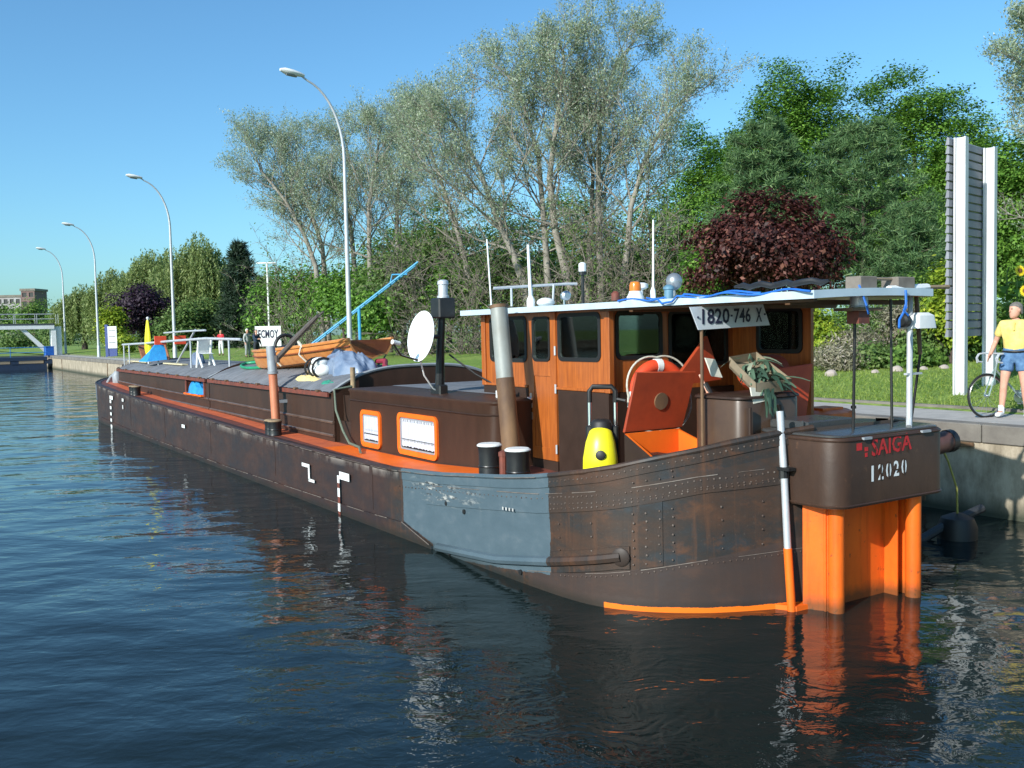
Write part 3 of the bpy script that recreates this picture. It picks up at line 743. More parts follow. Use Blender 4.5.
# ------------------------------------------------------------------ on the wheelhouse roof
def rp(s, t): return (s, t, rz(s, t) + .075)
mb = MB(); z0 = 3.2
for t in (-1.1, -.75): mb.rod((11.5, t, z0 - .02), (11.5, t, 3.44), .016)
mb.tube([(11.62, -1.32, 3.44), (11.4, -.2, 3.50), (11.35, -.05, 3.5)], .02, 8); mb.rod((11.45, -.42, 3.2), (11.42, -.42, 3.49), .016)
mb.build('radar_bar', M['galv'], roof)
mb = MB(); mb.tube([(11.5, -.77, 3.2), (11.5, -.80, 4.06)], [.028, .02], 8); mb.lathe((11.5, -.77, 3.15), [(.06, 0), (.06, .12), (.03, .18)], 12); mb.ball((11.4, -.58, 3.23), (.12, .14, .07), 14); mb.build('white_aerial', M['white'], roof)
mb = MB(); mb.lathe((11.2, -.38, 3.32), [(.02, -.08), (.06, -.05), (.07, .06), (.04, .09)], 14, 0, (-1, -.3, 0)); mb.rod((11.25, -.36, 3.16), (11.25, -.36, 3.27), .015); mb.build('searchlight', M['steel'], roof)
mb = MB(); mb.rod((11.2, -.06, 3.16), (11.2, -.06, 3.62), .022); mb.lathe((11.2, -.06, 3.62), [(.05, 0), (.05, .05), (.055, .05)], 10); mb.build('lamp_mast', M['black'], roof)
mb = MB(); mb.lathe((11.2, -.06, 3.67), [(.055, 0), (.055, .11), (.03, .13)], 10); mb.build('lamp_glass', M['white'], roof)
mb = MB(); mb.lathe((10.4, -.1, 3.22), [(.06, 0), (.06, .1), (.02, .13)], 12); mb.build('red_lamp', M['rustyred'], roof)
mb = MB(); mb.lathe((10.1, .1, 3.2), [(.03, 0), (.03, .15), (.1, .18), (.1, .23), (.05, .25)], 12); mb.build('vent_cowl', M['white'], roof)
bc = MB(); bc.lathe((9.6, -.42, 3.21), [(.12, -.02), (.11, .03), (.09, .06), (.078, .10)], 16, 0); bc = bc.build('beacon', M['white'], roof)
mb = MB(); mb.lathe((9.6, -.42, 3.312), [(.075, 0), (.075, .08), (.06, .115), (.01, .125)], 16); mb.build('beacon_dome', mat('orange_lens', (.75, .2, .02), .2), roof)
mb = MB(); mb.tube([(9.6, -.12, 3.2), (9.6, -.1, 4.24)], [.016, .011], 8); mb.lathe((9.6, -.12, 3.2), [(.04, 0), (.035, .12), (.02, .16)], 10); mb.build('whip_aerial', M['white'], roof)
mb = MB(); mb.lathe((9.45, .02, 3.2), [(.06, 0), (.06, .12), (.075, .13), (.075, .16), (.03, .19)], 12); mb.build('blue_lamp', mat('blue_grey_lamp', (.12, .25, .34), .4), roof)
mb = MB(); mb.ball((9.6, .25, 3.44), (.11, .11, .115), 20); mb.rod((9.6, .25, 3.15), (9.6, .25, 3.34), .018); mb.build('radome', mat('silver_dome', (.4, .42, .44), .35, .6), roof)
mb = MB(); mb.rod((12.05, -1.1, 3.2), (12.3, -1.0, 4.2), .012); mb.build('thin_aerial', M['white'], roof)
# blue rope tangled over the awning edge and dark bundle lying on it
mb = MB(); pts = []
for i in range(40):
    u = i / 39; s = 8.7 - u * 2.8; pts.append((s, RT0 - .02 + .03 * sin(u * 17), rz(s, RT0) + .065 + .018 * sin(u * 23) - (.06 if 10 < i < 14 else 0)))
mb.tube(pts, .011, 6); mb.tube([(s, t + .1, z + .02) for s, t, z in pts[5:30]], .010, 6)
mb.tube([(5.95, -.72, 3.2), (5.88, -.7, 3.0), (5.9, -.64, 2.92), (5.9, -.7, 3.05)], .011, 6); mb.tube([(5.88, -.1, 3.15), (5.86, -.12, 2.98), (5.88, -.2, 2.86), (5.84, -.26, 2.78)], .012, 6)
mb.tube([(5.88, -.08, 3.05), (5.86, -.16, 2.95), (5.85, -.1, 2.9)], .011, 6); mb.build('blue_rope', mat('blue_rope', (.02, .16, .6), .6), roof)
mb = MB(); mb.tube([(7.2 - i * .1, -1.1 + .03 * sin(i * 1.3), 3.24 + .015 * sin(i * 2.1)) for i in range(13)], [.012] + [.03] * 11 + [.012], 8); mb.build('dark_bundle', M['black'], roof)

# exhaust pipe
mb = MB(); a, c = Vector((10.52, -1.78, 1.2)), Vector((10.85, -1.72, 3.14)); f = a + (c - a) * .52
mb.tube([a, f], .122, 20, 1); mb.tube([f, c], .116, 20, 0, cap=False); mb.tube([c - (c - a) * .004, c + (c - a) * .018], .122, 20, 1, cap=False); mb.tube([c - (c-a)*.25, c - (c-a)*.24], .1, 12, 2)
mb.build('exhaust_pipe', [mat('pale_pipe', (.30, .32, .30), .55, .1, c2=(.20, .19, .16), scale=2.2, stretch=(1, 1, .5)), M['rust'], M['black']], barge)

# bollards
def bollards(s0, s1, t, z, h=.37, r=.135, lid=True):
    for s in (s0, s1):
        mb = MB(); mb.lathe((s, t, z), [(r * 1.0, 0), (r * .94, .03), (r * .94, h - .1), (r * 1.02, h - .02), (r * 1.05, h)], 18, 0)
        mb.lathe((s, t, z + h * .4), [(r * .97, -.012), (r * 1.0, 0), (r * .97, .012)], 18, 0)
        mb.lathe((s, t, z + h), [(r * 1.06, 0), (r * 1.06, .012), (r * .9, .03)], 18, 1)
        mb.build('bollard', [M['black'], M['woodpale'] if not lid else M['white']], barge)
bollards(10.25, 9.60, -2.28, .98, .42, .15)
mb = MB(); mb.tube([(9.93, -2.28, .98), (9.93, -2.28, 1.32)], .05, 10); mb.lathe((9.93, -2.28, 1.30), [(.06, 0), (.06, .05), (.02, .07)], 10); mb.build('deck_pipe', M['rustyred'], barge)
bollards(18.15, 17.95, -2.42, .93, .26, .13, False); bollards(30.9, 30.5, -2.42, 1.12, .26, .13, False)

# satellite dish on its black post
mb = MB(); mb.tube([(12.75, -1.62, 1.88), (12.65, -1.64, 2.6), (12.6, -1.62, 3.2)], [.075, .06, .05], 10); mb.box(12.46, 12.74, -1.75, -1.47, 3.04, 3.34, 0); mb.box(12.6, 12.9, -1.7, -1.55, 1.86, 2.05, 0)
dp = mb.build('lamp_post_stub', M['black'], barge, bevel=.02)
mb = MB(); mb.lathe((12.6, -1.6, 3.342), [(.09, 0), (.09, .03), (.072, .04), (.072, .19), (.085, .2), (.08, .25), (.04, .27)], 14); mb.build('navigation_lamp', M['galv'], dp)
mb = MB(); dc = Vector((12.62, -1.93, 2.77)); ax = Vector((-.22, -.93, .2)).normalized(); u_ = ax.cross(Vector((0, 0, 1))).normalized(); w_ = u_.cross(ax)
rr = [0, .1, .2, .28, .34]; rings = []
for k_, sgn in ((0, 1), (1, -1)):
    for r_ in (rr if sgn > 0 else rr[::-1]):
        d_ = .55 * r_ * r_ - (.008 if k_ else 0); rings.append([tuple(dc + ax * d_ + (u_ * cos(q * pi / 16) * .84 + w_ * sin(q * pi / 16) * 1.12) * max(r_, .001)) for q in range(32)])
mb.loft(rings, 0); dish = mb.build('satellite_dish', flat('dish_white', (.86, .88, .9), .4), barge, ang=60)
mb = MB(); mb.tube([tuple(dc - w_ * .36), tuple(dc - w_ * .34 + ax * .38), tuple(dc - w_ * .2 + ax * .55)], .016, 8, 0); p_ = dc - w_ * .18 + ax * .57; mb.rod(tuple(p_), tuple(p_ - ax * .13), .035, 10, 1)
mb.rod(tuple(dc - ax * .01), (12.62, -1.64, 2.77), .03, 8, 0)
mb.tube([tuple(dc - w_ * .36), (12.7, -1.9, 2.2), (12.72, -1.75, 2.0), (12.75, -1.65, 1.95)], .012, 6, 1)
mb.build('feed_arm', [M['black'], M['white']], dish)
mb = MB(); mb.tube([(12.55, -1.55, 2.5), (12.2, -1.3, 2.2), (11.7, -1.1, 1.97), (11.2, -.9, 1.95)], .014, 6); mb.build('black_cable', M['rubber'], dp)
mb = MB()
for i in range(3): mb.box(11.12 + .07 * i, 11.16 + .07 * i, -1.52, -1.36, 1.90, 2.05 - .02 * i, 0)
mb.box(11.08, 11.32, -1.47, -1.41, 1.96, 1.99, 0); mb.build('valve_handle', M['white'], barge)

# spud pole at the hatch side and the folded crane boom
mb = MB(); mb.tube([(18.5, -2.2, .9), (18.62, -2.2, 2.12)], .085, 12, 0); mb.tube([(18.62, -2.2, 2.12), (18.7, -2.2, 2.62)], .09, 12, 1); mb.box(18.5, 18.66, -2.13, -1.95, 1.5, 1.56, 1)
mb.lathe((18.61, -2.2, 2.1), [(.105, -.02), (.105, .03)], 12, 1)
mb.build('pole', [mat('salmon_paint', (.55, .2, .1), .55, c2=(.45, .13, .06), scale=4, stretch=(1, 1, .4)), M['grey']], barge)
mb = MB(); mb.tube([(19.0, -2.12, 2.22), (17.4, -1.88, 3.02), (17.05, -1.83, 3.19)], [.055, .05, .035], 8); mb.tube([(18.2, -1.98, 2.72), (17.5, -1.85, 3.06), (16.95, -1.76, 3.26)], .02, 6); mb.rod((18.62, -2.12, 2.3), (18.62, -2.12, 2.44), .07, 10)
mb.build('crane_boom', mat('dull_grey_brown_steel', (.12, .10, .09), .6), barge)
mb = MB(); mb.lathe((21.9, -.75, 2.25), [(.01, 0), (.2, .02), (.24, .16), (.2, .3), (.08, .36)], 14); mb.tube([(21.9, -.75 + .27 * cos(a), 2.55 + .3 * sin(a)) for a in [pi * i / 8 for i in range(9)]], .04, 8); mb.build('winch_drum', M['black'], barge)

# long boat-hook rails along the forward hatch with their stanchions
mb = MB()
mb.tube([(36.6, -1.6, 2.63), (33, -1.55, 2.68), (30, -1.5, 2.74), (26, -1.5, 2.80), (23.9, -1.2, 2.76)], .035, 8)
mb.tube([(32, -1.2, 3.0), (29, -1.35, 3.02), (26, -1.5, 3.02)], .025, 8)
for s, t, z in ((36.4, -1.6, 2.64), (35.6, -1.58, 2.64), (31.6, -1.5, 2.72), (27.6, -1.5, 2.78), (24.6, -1.3, 2.77)): mb.rod((s, t, 1.5 if s > 35.5 else 1.95), (s, t, z), .025)
mb.tube([(29.6, -1.4, 2.1), (27.6, -1.35, 3.05)], .03, 6)
mb.build('rail', M['galv'], barge)

# fore deck: windlass, bow bollards, anchor gear
mb = MB(); mb.box(36.6, 37.5, -1.2, .6, 1.25, 1.6, 0); mb.lathe((37.0, -1.75, 1.62), [(.2, 0), (.2, .1), (.12, .12), (.12, .5), (.2, .52), (.2, .62)], 14, 0, (0, 1, 0)); mb.lathe((37, -1.55, 1.62), [(.32, 0), (.32, .06)], 16, 0, (0, 1, 0))
mb.build('windlass', M['darkbrown'], barge, bevel=.02)
mb = MB(); mb.lathe((36.2, -1.9, 1.25), [(.16, 0), (.18, .3), (.1, .45)], 10); mb.tube([(36.2, -1.95, 1.65), (36.3, -2.1, 1.5), (36.4, -2.2, 1.3)], .05, 8); mb.build('anchor_chute', M['grey'], barge)
mb = MB(); mb.lathe((38.3, -1.2, 1.38), [(.12, 0), (.1, .3), (.13, .34)], 12); mb.lathe((38.3, .7, 1.38), [(.12, 0), (.1, .3), (.13, .34)], 12); mb.box(37.4, 38.6, -1.7, -1.4, 1.39, 1.52, 0); mb.build('bow_bollard', M['black'], barge)
mb = MB()
p = []; us = [36.2 + i * .25 for i in range(24) if 36.2 + i * .25 < UU[-1]]
for side in (-1, 1): shell(mb, 35.8, UU[-1], lambda u: .75, lambda u: sh(u) + .0, .02, side, 0, .3)
mb.build('bow_plate', mat('pale_bow_paint', (.17, .19, .22), .5, c2=(.09, .1, .12), scale=1.5), H)

# ------------------------------------------------------------------ cockpit: open scuttle, casing, second lid
mb = MB()
lo_z = .93
q = dict(A=(8.02, -1.93, 1.70), Bq=(8.02, -1.15, 1.70), C=(7.45, -1.12, 1.52), D=(7.5, -2.0, 1.50))
def wallq(a, c, th, m0, m1):
    a, c = Vector(a), Vector(c); th = Vector(th)
    fl = lambda v: Vector((v.x, v.y, lo_z))
    mb.add([tuple(fl(a)), tuple(fl(c)), tuple(c), tuple(a)], [(0, 1, 2, 3)], m0)
    mb.add([tuple(fl(a) + th), tuple(fl(c) + th), tuple(c + th), tuple(a + th)], [(0, 1, 2, 3)], m1)
    mb.add([tuple(a), tuple(c), tuple(c + th), tuple(a + th)], [(0, 1, 2, 3)], m1)
wallq(q['A'], q['Bq'], (-.03, 0, 0), 0, 1); wallq(q['Bq'], q['C'], (0, -.03, 0), 0, 1); wallq(q['D'], q['C'], (.03, 0, 0), 0, 1); wallq(q['A'], q['D'], (0, .03, 0), 0, 1)
mb.box(7.52, 7.98, -1.95, -1.16, 1.15, 1.17, 1)
mb.box(7.62, 7.80, -1.86, -1.66, 1.17, 1.5, 2)
scut = mb.build('scuttle', [M['darkbrown'], M['orange'], M['black']], barge, recalc=True)
lid = MB()
hl, hr, tr_, tl = Vector((8.06, -1.90, 1.70)), Vector((8.06, -1.05, 1.70)), Vector((7.98, -.90, 2.33)), Vector((7.98, -1.78, 2.36))
nn = (hr - hl).cross(tl - hl).normalized() * .035
lid.hexa([tuple(v) for v in (hl, hr, tr_, tl)], [tuple(v + nn) for v in (hl, hr, tr_, tl)])
lid = lid.build('scuttle_lid', M['redlid'], barge, bevel=.01)
mb = MB(); ce = (hl + hr + tr_ + tl) / 4 - nn * .1; nd = nn.normalized(); 
for sg in (1, -1): mb.lathe(tuple(ce + nd * (0 if sg > 0 else .05)), [(.095, -.012), (.095, .012), (.001, .013)], 18, 0, tuple(nd))
mb.build('lid_port', M['rust'], lid)
# brown engine casing with a rounded corner
def rbox(mb, s0, s1, t0, t1, z0, z1, r, m=0, n=6, tops=.03):
    def po(d):
        c = []
        for (cs, ct, a0) in ((s1 - r, t1 - r, 0), (s0 + r, t1 - r, 90), (s0 + r, t0 + r, 180), (s1 - r, t0 + r, 270)):
            for i in range(n + 1): a = radians(a0 + 90 * i / n); c.append((cs + (r - d) * cos(a), ct + (r - d) * sin(a)))
        return c
    mb.loft([[(x, y, z) for x, y in po(d)] for z, d in ((z0, 0), (z1 - tops, 0), (z1 - tops * .3, tops * .3), (z1, tops))], m)
mb = MB(); rbox(mb, 6.95, 7.66, -1.28, -.36, .93, 2.08, .12); cas = mb.build('engine_casing', mat('brown_casing', (.085, .048, .028), .4, c2=(.06, .034, .022), scale=3), barge, ang=40)
mb = MB(); rbox(mb, 6.93, 7.68, -1.30, -.34, 2.085, 2.11, .13); mb.tube([(6.9, -1.2, 1.1), (6.9, -1.2, 2.0)], .02, 8); mb.box(6.93, 6.955, -.75, -.7, 1.5, 2.0); mb.build('casing_lid', M['darkbrown'], cas)
mb = MB(); a = [Vector(v) for v in ((7.02, -1.12, 2.42), (7.9, .98, 2.42), (7.6, .45, 1.95), (7.35, .12, 1.76))]
a = [Vector(v) for v in ((7.65, -.28, 2.31), (7.65, .66, 2.37), (7.62, .48, 1.62), (7.62, -.2, 1.62))]
mb.hexa([tuple(v) for v in a], [tuple(v + Vector((.035, 0, 0))) for v in a]); mb.build('raised_lid', mat('raised_lid_red', (.62, .075, .02), .6, c2=(.5, .055, .018), scale=4), barge, bevel=.008)
mb = MB(); mb.lathe((8.1, .3, 2.28), [(.15, -.3), (.2, -.24), (.2, .24), (.15, .3)], 18, 0, (0, 1, 0)); mb.build('red_drum', M['redlid'], barge)
mb = MB(); a = [Vector(v) for v in ((8.3, -1.0, 2.15), (8.3, -.2, 2.2), (8.3, -.42, 2.72))]; mb.loft([[tuple(v) for v in a], [tuple(v + Vector((.05, 0, 0))) for v in a]]); mb.build('triangular_board', M['redlid'], barge)

# ------------------------------------------------------------------ stern: rudder trunk, counter box, pipes
SB0, SB1, BT0, BT1 = 5.92, 7.0, -1.08, .69
mb = MB(); rbox(mb, SB0, SB1, BT0, BT1, 1.065, 1.745, .22, n=10, tops=.03)
sbx = mb.build('stern_box', M['boxbrown'], barge, ang=40)
mb = MB(); bp_ = [(SB1, BT0)] + [(SB0 + .22 - .222 * sin(radians(9 * i)), BT0 + .22 - .222 * cos(radians(9 * i))) for i in range(11)] + [(SB0 + .22 - .222 * cos(radians(9 * i)), BT1 - .22 + .222 * sin(radians(9 * i))) for i in range(11)] + [(SB1, BT1)]
mb.tube([(x, y, 1.085) for x, y in bp_], .014, 6); mb.build('weld_seam', M['boxbrown'], sbx)
mb = MB(); mb.tube([(x, y, 1.715) for x, y in bp_], .010, 6); mb.build('weld_seam', M['boxbrown'], sbx)
def rpoly(s0, s1, t0, t1, r, n=8):
    c = []
    for (cs, ct, a0) in ((s1 - r, t1 - r, 0), (s0 + r, t1 - r, 90), (s0 + r, t0 + r, 180), (s1 - r, t0 + r, 270)):
        for i in range(n + 1): a = radians(a0 + 90 * i / n); c.append((cs + r * cos(a), ct + r * sin(a)))
    return c
mb = MB(); mb.loft([[(x, y, 1.747) for x, y in rpoly(SB0 + .03, SB1, BT0 + .03, BT1 - .03, .2)], [(x, y, 1.76) for x, y in rpoly(SB0 + .03, SB1, BT0 + .03, BT1 - .03, .2)], [(x, y, 1.77) for x, y in rpoly(SB0 + .06, SB1, BT0 + .06, BT1 - .06, .18)]])
mb.box(6.45, 6.95, -.86, -.15, 1.771, 1.86, 0); mb.rod((6.48, -.90, 1.77), (6.48, -.90, 1.88), .012, 6, 0)
mb.build('stern_box_top', mat('dark_blue_deck', (.045, .05, .055), .28, c2=(.06, .055, .05), scale=4), sbx, bevel=.012)
FS = SB0 - .004
mb = MB()
lettering(mb, 'SAIGA', (FS, -.575, 1.54), (0, 1, .03), (0, .0, 1), .63, .175, 0, bold=.02)
mb.box(FS + .0005, FS + .0015, -.80, -.72, 1.615, 1.685, 0); mb.box(FS - .001, FS + .001, -.68, -.63, 1.60, 1.64, 0); mb.box(FS - .001, FS + .001, -.675, -.64, 1.545, 1.585, 0)
mb.build('name_lettering', M['redink'], sbx, recalc=False)
mb = MB()
for i, ch in enumerate('12020'): lettering(mb, ch, (FS, -.60 + i * .122 + (.02 if ch == '1' else 0), 1.295 + i * .006), (0, 1, 0), (0, 0, 1), .035 if ch == '1' else .085, .155, 0, bold=.0 if ch == '1' else .02)
mb.build('number_lettering', M['white'], sbx, recalc=False)
mb = MB()                                                     # stencil bridges across the letters
for i in range(1, 5): mb.box(FS - .003, FS - .0025, -.60 + i * .122 + .030, -.60 + i * .122 + .055, 1.29 + i * .006, 1.455 + i * .006) if i != 3 else mb.box(FS - .003, FS - .0025, -.60 + i * .122 - .01, -.60 + i * .122 + .10, 1.352 + i * .006, 1.366 + i * .006)
for i in range(5): mb.box(FS - .003, FS - .0025, -.525 + i * .128, -.513 + i * .128, 1.535, 1.63)
mb.build('stencil_gap', M['brown'], sbx, recalc=False)
mb = MB(); mb.box(SB0 - .03, SB0 - .001, -.72, -.60, 1.715, 1.738); mb.build('hasp', M['grey'], sbx); mb = MB(); mb.box(SB0 - .03, SB0 - .001, .2, .34, 1.715, 1.738); mb.build('hasp', M['grey'], sbx)
# orange rudder trunk below
mb = MB()
pr = .078
LP, RP = (6.14, -.82), (6.04, .26)
for (s, t) in (LP, RP): mb.tube([(s, t, -.7), (s, t, 1.06)], pr, 18)
mb.hexa([(6.14, -.83, -.7), (6.41, -.99, -.7), (6.415, -.96, -.7), (6.14, -.79, -.7)], [(6.14, -.83, 1.06), (6.41, -.99, 1.06), (6.415, -.96, 1.06), (6.14, -.79, 1.06)])
mb.box(6.30, 6.34, -.768, .30, -.7, 1.06); mb.box(6.14, 6.299, .14, .155, -.7, 1.06)
mb.box(6.08, 6.299, .285, .30, -.7, 1.06); mb.box(6.345, 6.95, .26, .30, -.7, 1.06)
mb.rod((6.22, -.885, -.7), (6.22, -.885, 1.06), .015)
mb.build('rudder_trunk', M['rudder'], barge, ang=40)
mb = MB(); mb.hexa([(6.38, -1.12, .0), (6.36, -.84, .0), (6.5, -.84, .0), (6.62, -1.25, .0)], [(6.38, -1.12, .05), (6.36, -.84, .05), (6.5, -.84, .05), (6.62, -1.25, .05)]); mb.build('stern_foot', M['orange'], barge)
mb = MB(); mb.tube([(6.56, -1.14, 1.98), (6.51, -1.14, 1.35), (6.47, -1.14, .62)], .036, 12, 0); mb.tube([(6.47, -1.14, .62), (6.42, -1.14, -.05)], .042, 12, 1); mb.lathe((6.52, -1.14, 1.36), [(.05, -.04), (.05, .04)], 10, 2); mb.box(6.4, 6.56, -1.2, -1.1, 1.4, 1.43, 2)
mb.build('gauge_pipe', [M['galv'], M['orange'], M['black']], barge)
mb = MB(); mb.tube([(7.0, 1.2, 1.28), (6.95, 1.95, 1.35), (6.93, 2.2, 1.38)], .13, 16, 0, cap=False); mb.tube([(6.93, 2.2, 1.38), (6.92, 2.28, 1.385)], .14, 16, 1); mb.build('side_exhaust', [mat('dark_rust_pipe', (.10, .045, .035), .55), M['black']], barge)

# rods and lamp pole standing on the stern box
mb = MB(); mb.rod((6.25, -.42, 1.76), (6.12, -.56, 2.9), .015); mb.build('awning_rod', M['black'], barge)
mb = MB(); mb.rod((6.12, .02, 1.76), (6.1, -.03, 3.07), .014); mb.build('awning_rod', M['black'], barge)
mb = MB(); mb.tube([(6.25, .52, 1.76), (6.1, .46, 2.5)], .014, 8, 0); mb.tube([(6.1, .46, 2.5), (6.1, .38, 3.2)], .022, 8, 1); mb.build('awning_rod', [M['black'], M['rust']], barge)
mb = MB(); mb.tube([(5.98, .10, 1.78), (6.02, .16, 1.86), (6.02, .17, 2.78)], .03, 10, 0); mb.box(6.0, 6.04, .1, .35, 2.3, 2.32, 0); mb.rod((6.02, .17, 2.9), (6.02, .19, 3.2), .025, 8, 1)
sp = mb.build('stern_lamp_pole', [M['galv'], M['grey']], barge)
mb = MB(); mb.loft([[(6.02 + x, .31 + y, 2.93) for x, y in rrect(.14, .18, .03)], [(6.02 + x, .31 + y, 2.90) for x, y in rrect(.2, .30, .04)], [(6.02 + x, .31 + y, 2.77) for x, y in rrect(.22, .34, .04)]], 0); mb.lathe((6.02, .10, 2.85), [(.07, 0), (.07, .06), (.05, .08)], 12, 1, (0, -1, 0)); mb.build('flood_lamp', [M['white'], M['black']], sp)
mb = MB(); mb.lathe((6.08, -.55, 2.99), [(.10, 0), (.085, .02), (.085, .2), (.09, .22)], 14, 0); mb.box(5.98, 6.2, -.78, -.32, 2.955, 2.985, 1); mb.box(6.02, 6.16, -.63, -.47, 2.83, 2.953, 2); mb.build('stern_lamp', [M['galv'], M['rust'], M['rustyred']], barge)
mb = MB(); mb.box(5.98, 6.16, -.66, -.40, 3.165, 3.29, 0); mb.box(5.98, 6.18, -.08, .20, 3.16, 3.29, 0); mb.box(6.04, 6.1, -.4, -.08, 3.255, 3.285, 1); mb.build('wooden_chock', [mat('grey_timber', (.2, .17, .14), .8), M['woodpale']], roof, bevel=.01)
mb = MB(); mb.tube([(6.0, -.2, 3.16), (6.05, .5, 3.19)], .04, 8, 0); mb.tube([(6.05, .5, 3.19), (6.07, .9, 3.2)], .022, 8, 1); mb.build('short_spar', [M['white'], M['woodpale']], roof)
# ================================================================== THINGS LYING ON THE BARGE
# rowing boat, bow forward (towards -x in its own frame), pitched up at the transom
bo = B(19.95, -.9, 2.12)
BA = (DV * -1 + NV * .14).normalized()           # own x axis: towards the stern of the barge
tilt = radians(4.6)
BX = BA * cos(tilt) + Vector((0, 0, 1)) * sin(tilt); BZ = Vector((0, 0, 1)) * cos(tilt) - BA * sin(tilt); BY = BZ.cross(BX)
def boatf(x, y, z): return bo + BX * x + BY * y + BZ * z
rb = thing('rowing_boat', bo, 'orange-brown wooden rowing boat lying upright on the grey hatch covers', 'rowing boat')
def sec(x, off=0.):
    u = (x + 2.5) / 5.0
    w = .60 * (1 - max(0, (.42 - u) / .42) ** 2.2) ** .7 * (1 - .18 * max(0, u - .6) / .4)
    w = max(w, .02); h = .40 + .16 * (1 - u) ** 3; kz = .16 * max(0, (.25 - u) / .25) ** 2 + .06 * max(0, u - .7)
    pts = []
    for a, zz in ((1, h), (.99, h - .10), (.93, h * .55), (.74, h * .22), (.35, .05), (0, 0.)):
        pts.append((w * a - off * (1 if a > .1 else 0), zz + kz * (1 - zz / h) + (off if zz < .3 else 0)))
    return pts
def shellboat(off, m0, m1):
    mb = MB(boatf); xs = [-2.5, -2.4, -2.2, -1.9, -1.5, -1, -.4, .3, 1, 1.7, 2.3, 2.5]; rings = []
    for x in xs:
        p = sec(x, off); rings.append([(x, y, z) for y, z in p] + [(x, -y, z) for y, z in reversed(p[:-1])])
    k = len(rings[0]); pts = [q for r in rings for q in r]
    for i in range(len(xs) - 1):
        for j in range(k - 1): mb.Fc.append((i * k + j, i * k + j + 1, (i + 1) * k + j + 1, (i + 1) * k + j)); mb.M.append(m0 if j in (0, k - 2) else m1)
    mb.V += [boatf(*p) for p in pts]; mb.UV += [(0, 0)] * len(pts)
    mb.add(rings[-1], [tuple(range(k))], m1)
    return mb
hb = shellboat(0, 0, 1); hb.build('boat_hull', [M['boatwood'], M['boatwood']], rb, ang=25)
shellboat(.03, 0, 0).build('boat_lining', M['boatdark'], rb, ang=25)
mb = MB(boatf)
xs = [-2.5, -2.4, -2.2, -1.9, -1.5, -1, -.4, .3, 1, 1.7, 2.3, 2.5]
for sg in (-1, 1):
    mb.tube([(x, sg * (sec(x)[0][0] + .01), sec(x)[0][1] + .015) for x in xs], .035, 6, 0)
    mb.tube([(x, sg * (sec(x)[1][0] + .02), sec(x)[1][1] - .02) for x in xs], .016, 6, 1)
mb.build('gunwale', [M['boatwood'], M['boatdark']], rb)
mb = MB(boatf)
for x in (-1.3, .1, 1.5): y = sec(x)[2][0] - .03; mb.box(x - .13, x + .13, -y, y, .27, .30)
mb.build('thwart', M['boatwood'], rb)
mb = MB(boatf)
for x in (-.4, .75):
    for sg in (-1, 1): mb.tube([(x, sg * .60, .42), (x, sg * .66, .25), (x + .1, sg * .54, .08)], .018, 6); mb.tube([(x - .06, sg * .58, .40), (x - .02, sg * .64, .52), (x + .06, sg * .60, .4)], .03, 6)
mb.tube([(1.55, .7, .32), (1.9, .78, .2), (1.6, .85, .05), (1.2, .9, -.1)], .02, 6); mb.build('rope', M['rope'], rb)
mb = MB(); 
for s, zt in ((18.5, 2.25), (21.5, 2.03)): mb.box(s - .08, s + .08, -1.05, -.5, 1.98, zt)
tag(mb.build('wooden_chocks', M['woodpale']), 'pale timber chocks under the orange-brown rowing boat', 'timber chock')

# tarpaulin heap, white sack, yellow cloth, green net
def heap(name, s0, s1, t0, t1, z, h, material, seed, n=44, folds=5.):
    r = random.Random(seed); mb = MB(); ph = [r.random() * 6 for _ in range(8)]
    p = []
    for i in range(n + 1):
        for j in range(n + 1):
            u, v = i / n * 2 - 1, j / n * 2 - 1; q = max(0, 1 - (abs(u) ** 2.6 + abs(v) ** 2.6)) ** .5
            d = .9 - 1.5 * abs(sin(u * folds * .8 + ph[0] + 2.2 * v)) * .6 - .5 * abs(sin(v * folds * 1.4 + ph[1] - u * 3)) + .3 * abs(sin(u * 11 + v * 8 + ph[2] + 2 * sin(v * 6))) + .14 * sin(u * 23 + ph[3] + 3 * v) * sin(v * 19 + ph[4])
            p.append(((s0 + s1) / 2 + (s1 - s0) / 2 * u * (1 + .08 * sin(v * 5 + ph[3])), (t0 + t1) / 2 + (t1 - t0) / 2 * v * (1 + .1 * sin(u * 6 + ph[4])), z + h * q * (.90 + .20 * d) * (1 + .25 * u)))
    w = n + 1; mb.add(p, [(i * w + j, i * w + j + 1, (i + 1) * w + j + 1, (i + 1) * w + j) for i in range(n) for j in range(n)])
    return mb.build(name, material, ang=40)
tag(heap('tarpaulin', 16.7, 18.2, -1.45, -.6, 2.02, .5, mat('blue_grey_polythene', (.13, .18, .27), .3, c2=(.26, .31, .40), scale=3, lo=.4, hi=.7, bump=.3, bscale=7), 3), 'crumpled blue-grey plastic tarpaulin heaped behind the rowing boat', 'tarpaulin')
mb = MB()
for q_, (ds_, dt_, dz_, rx_, ry_, rz_) in enumerate(((0, 0, .13, .22, .2, .13), (.3, .05, .15, .2, .22, .14), (.12, .0, .30, .2, .19, .10))): mb.ball((17.85 + ds_, -1.45 + dt_, 2.0 + dz_), (rx_, ry_, rz_), 14, 0)
for s_ in (17.8, 18.0, 18.2): mb.tube([(s_, -1.45 + .235 * cos(a_), 2.14 + .20 * sin(a_) + .04) for a_ in [2 * pi * i_ / 16 for i_ in range(16)]], .022, 6, 1, closed=True)
mb.tube([(18.35, -1.2, 1.95), (18.3, -1.5, 2.3), (18.35, -1.62, 1.95)], .03, 6, 2)
tag(mb.build('rolled_bedding', [M['white'], M['black'], M['woodpale']], ang=60), 'white rolled bedding tied with black straps beside the tarpaulin', 'bedding')
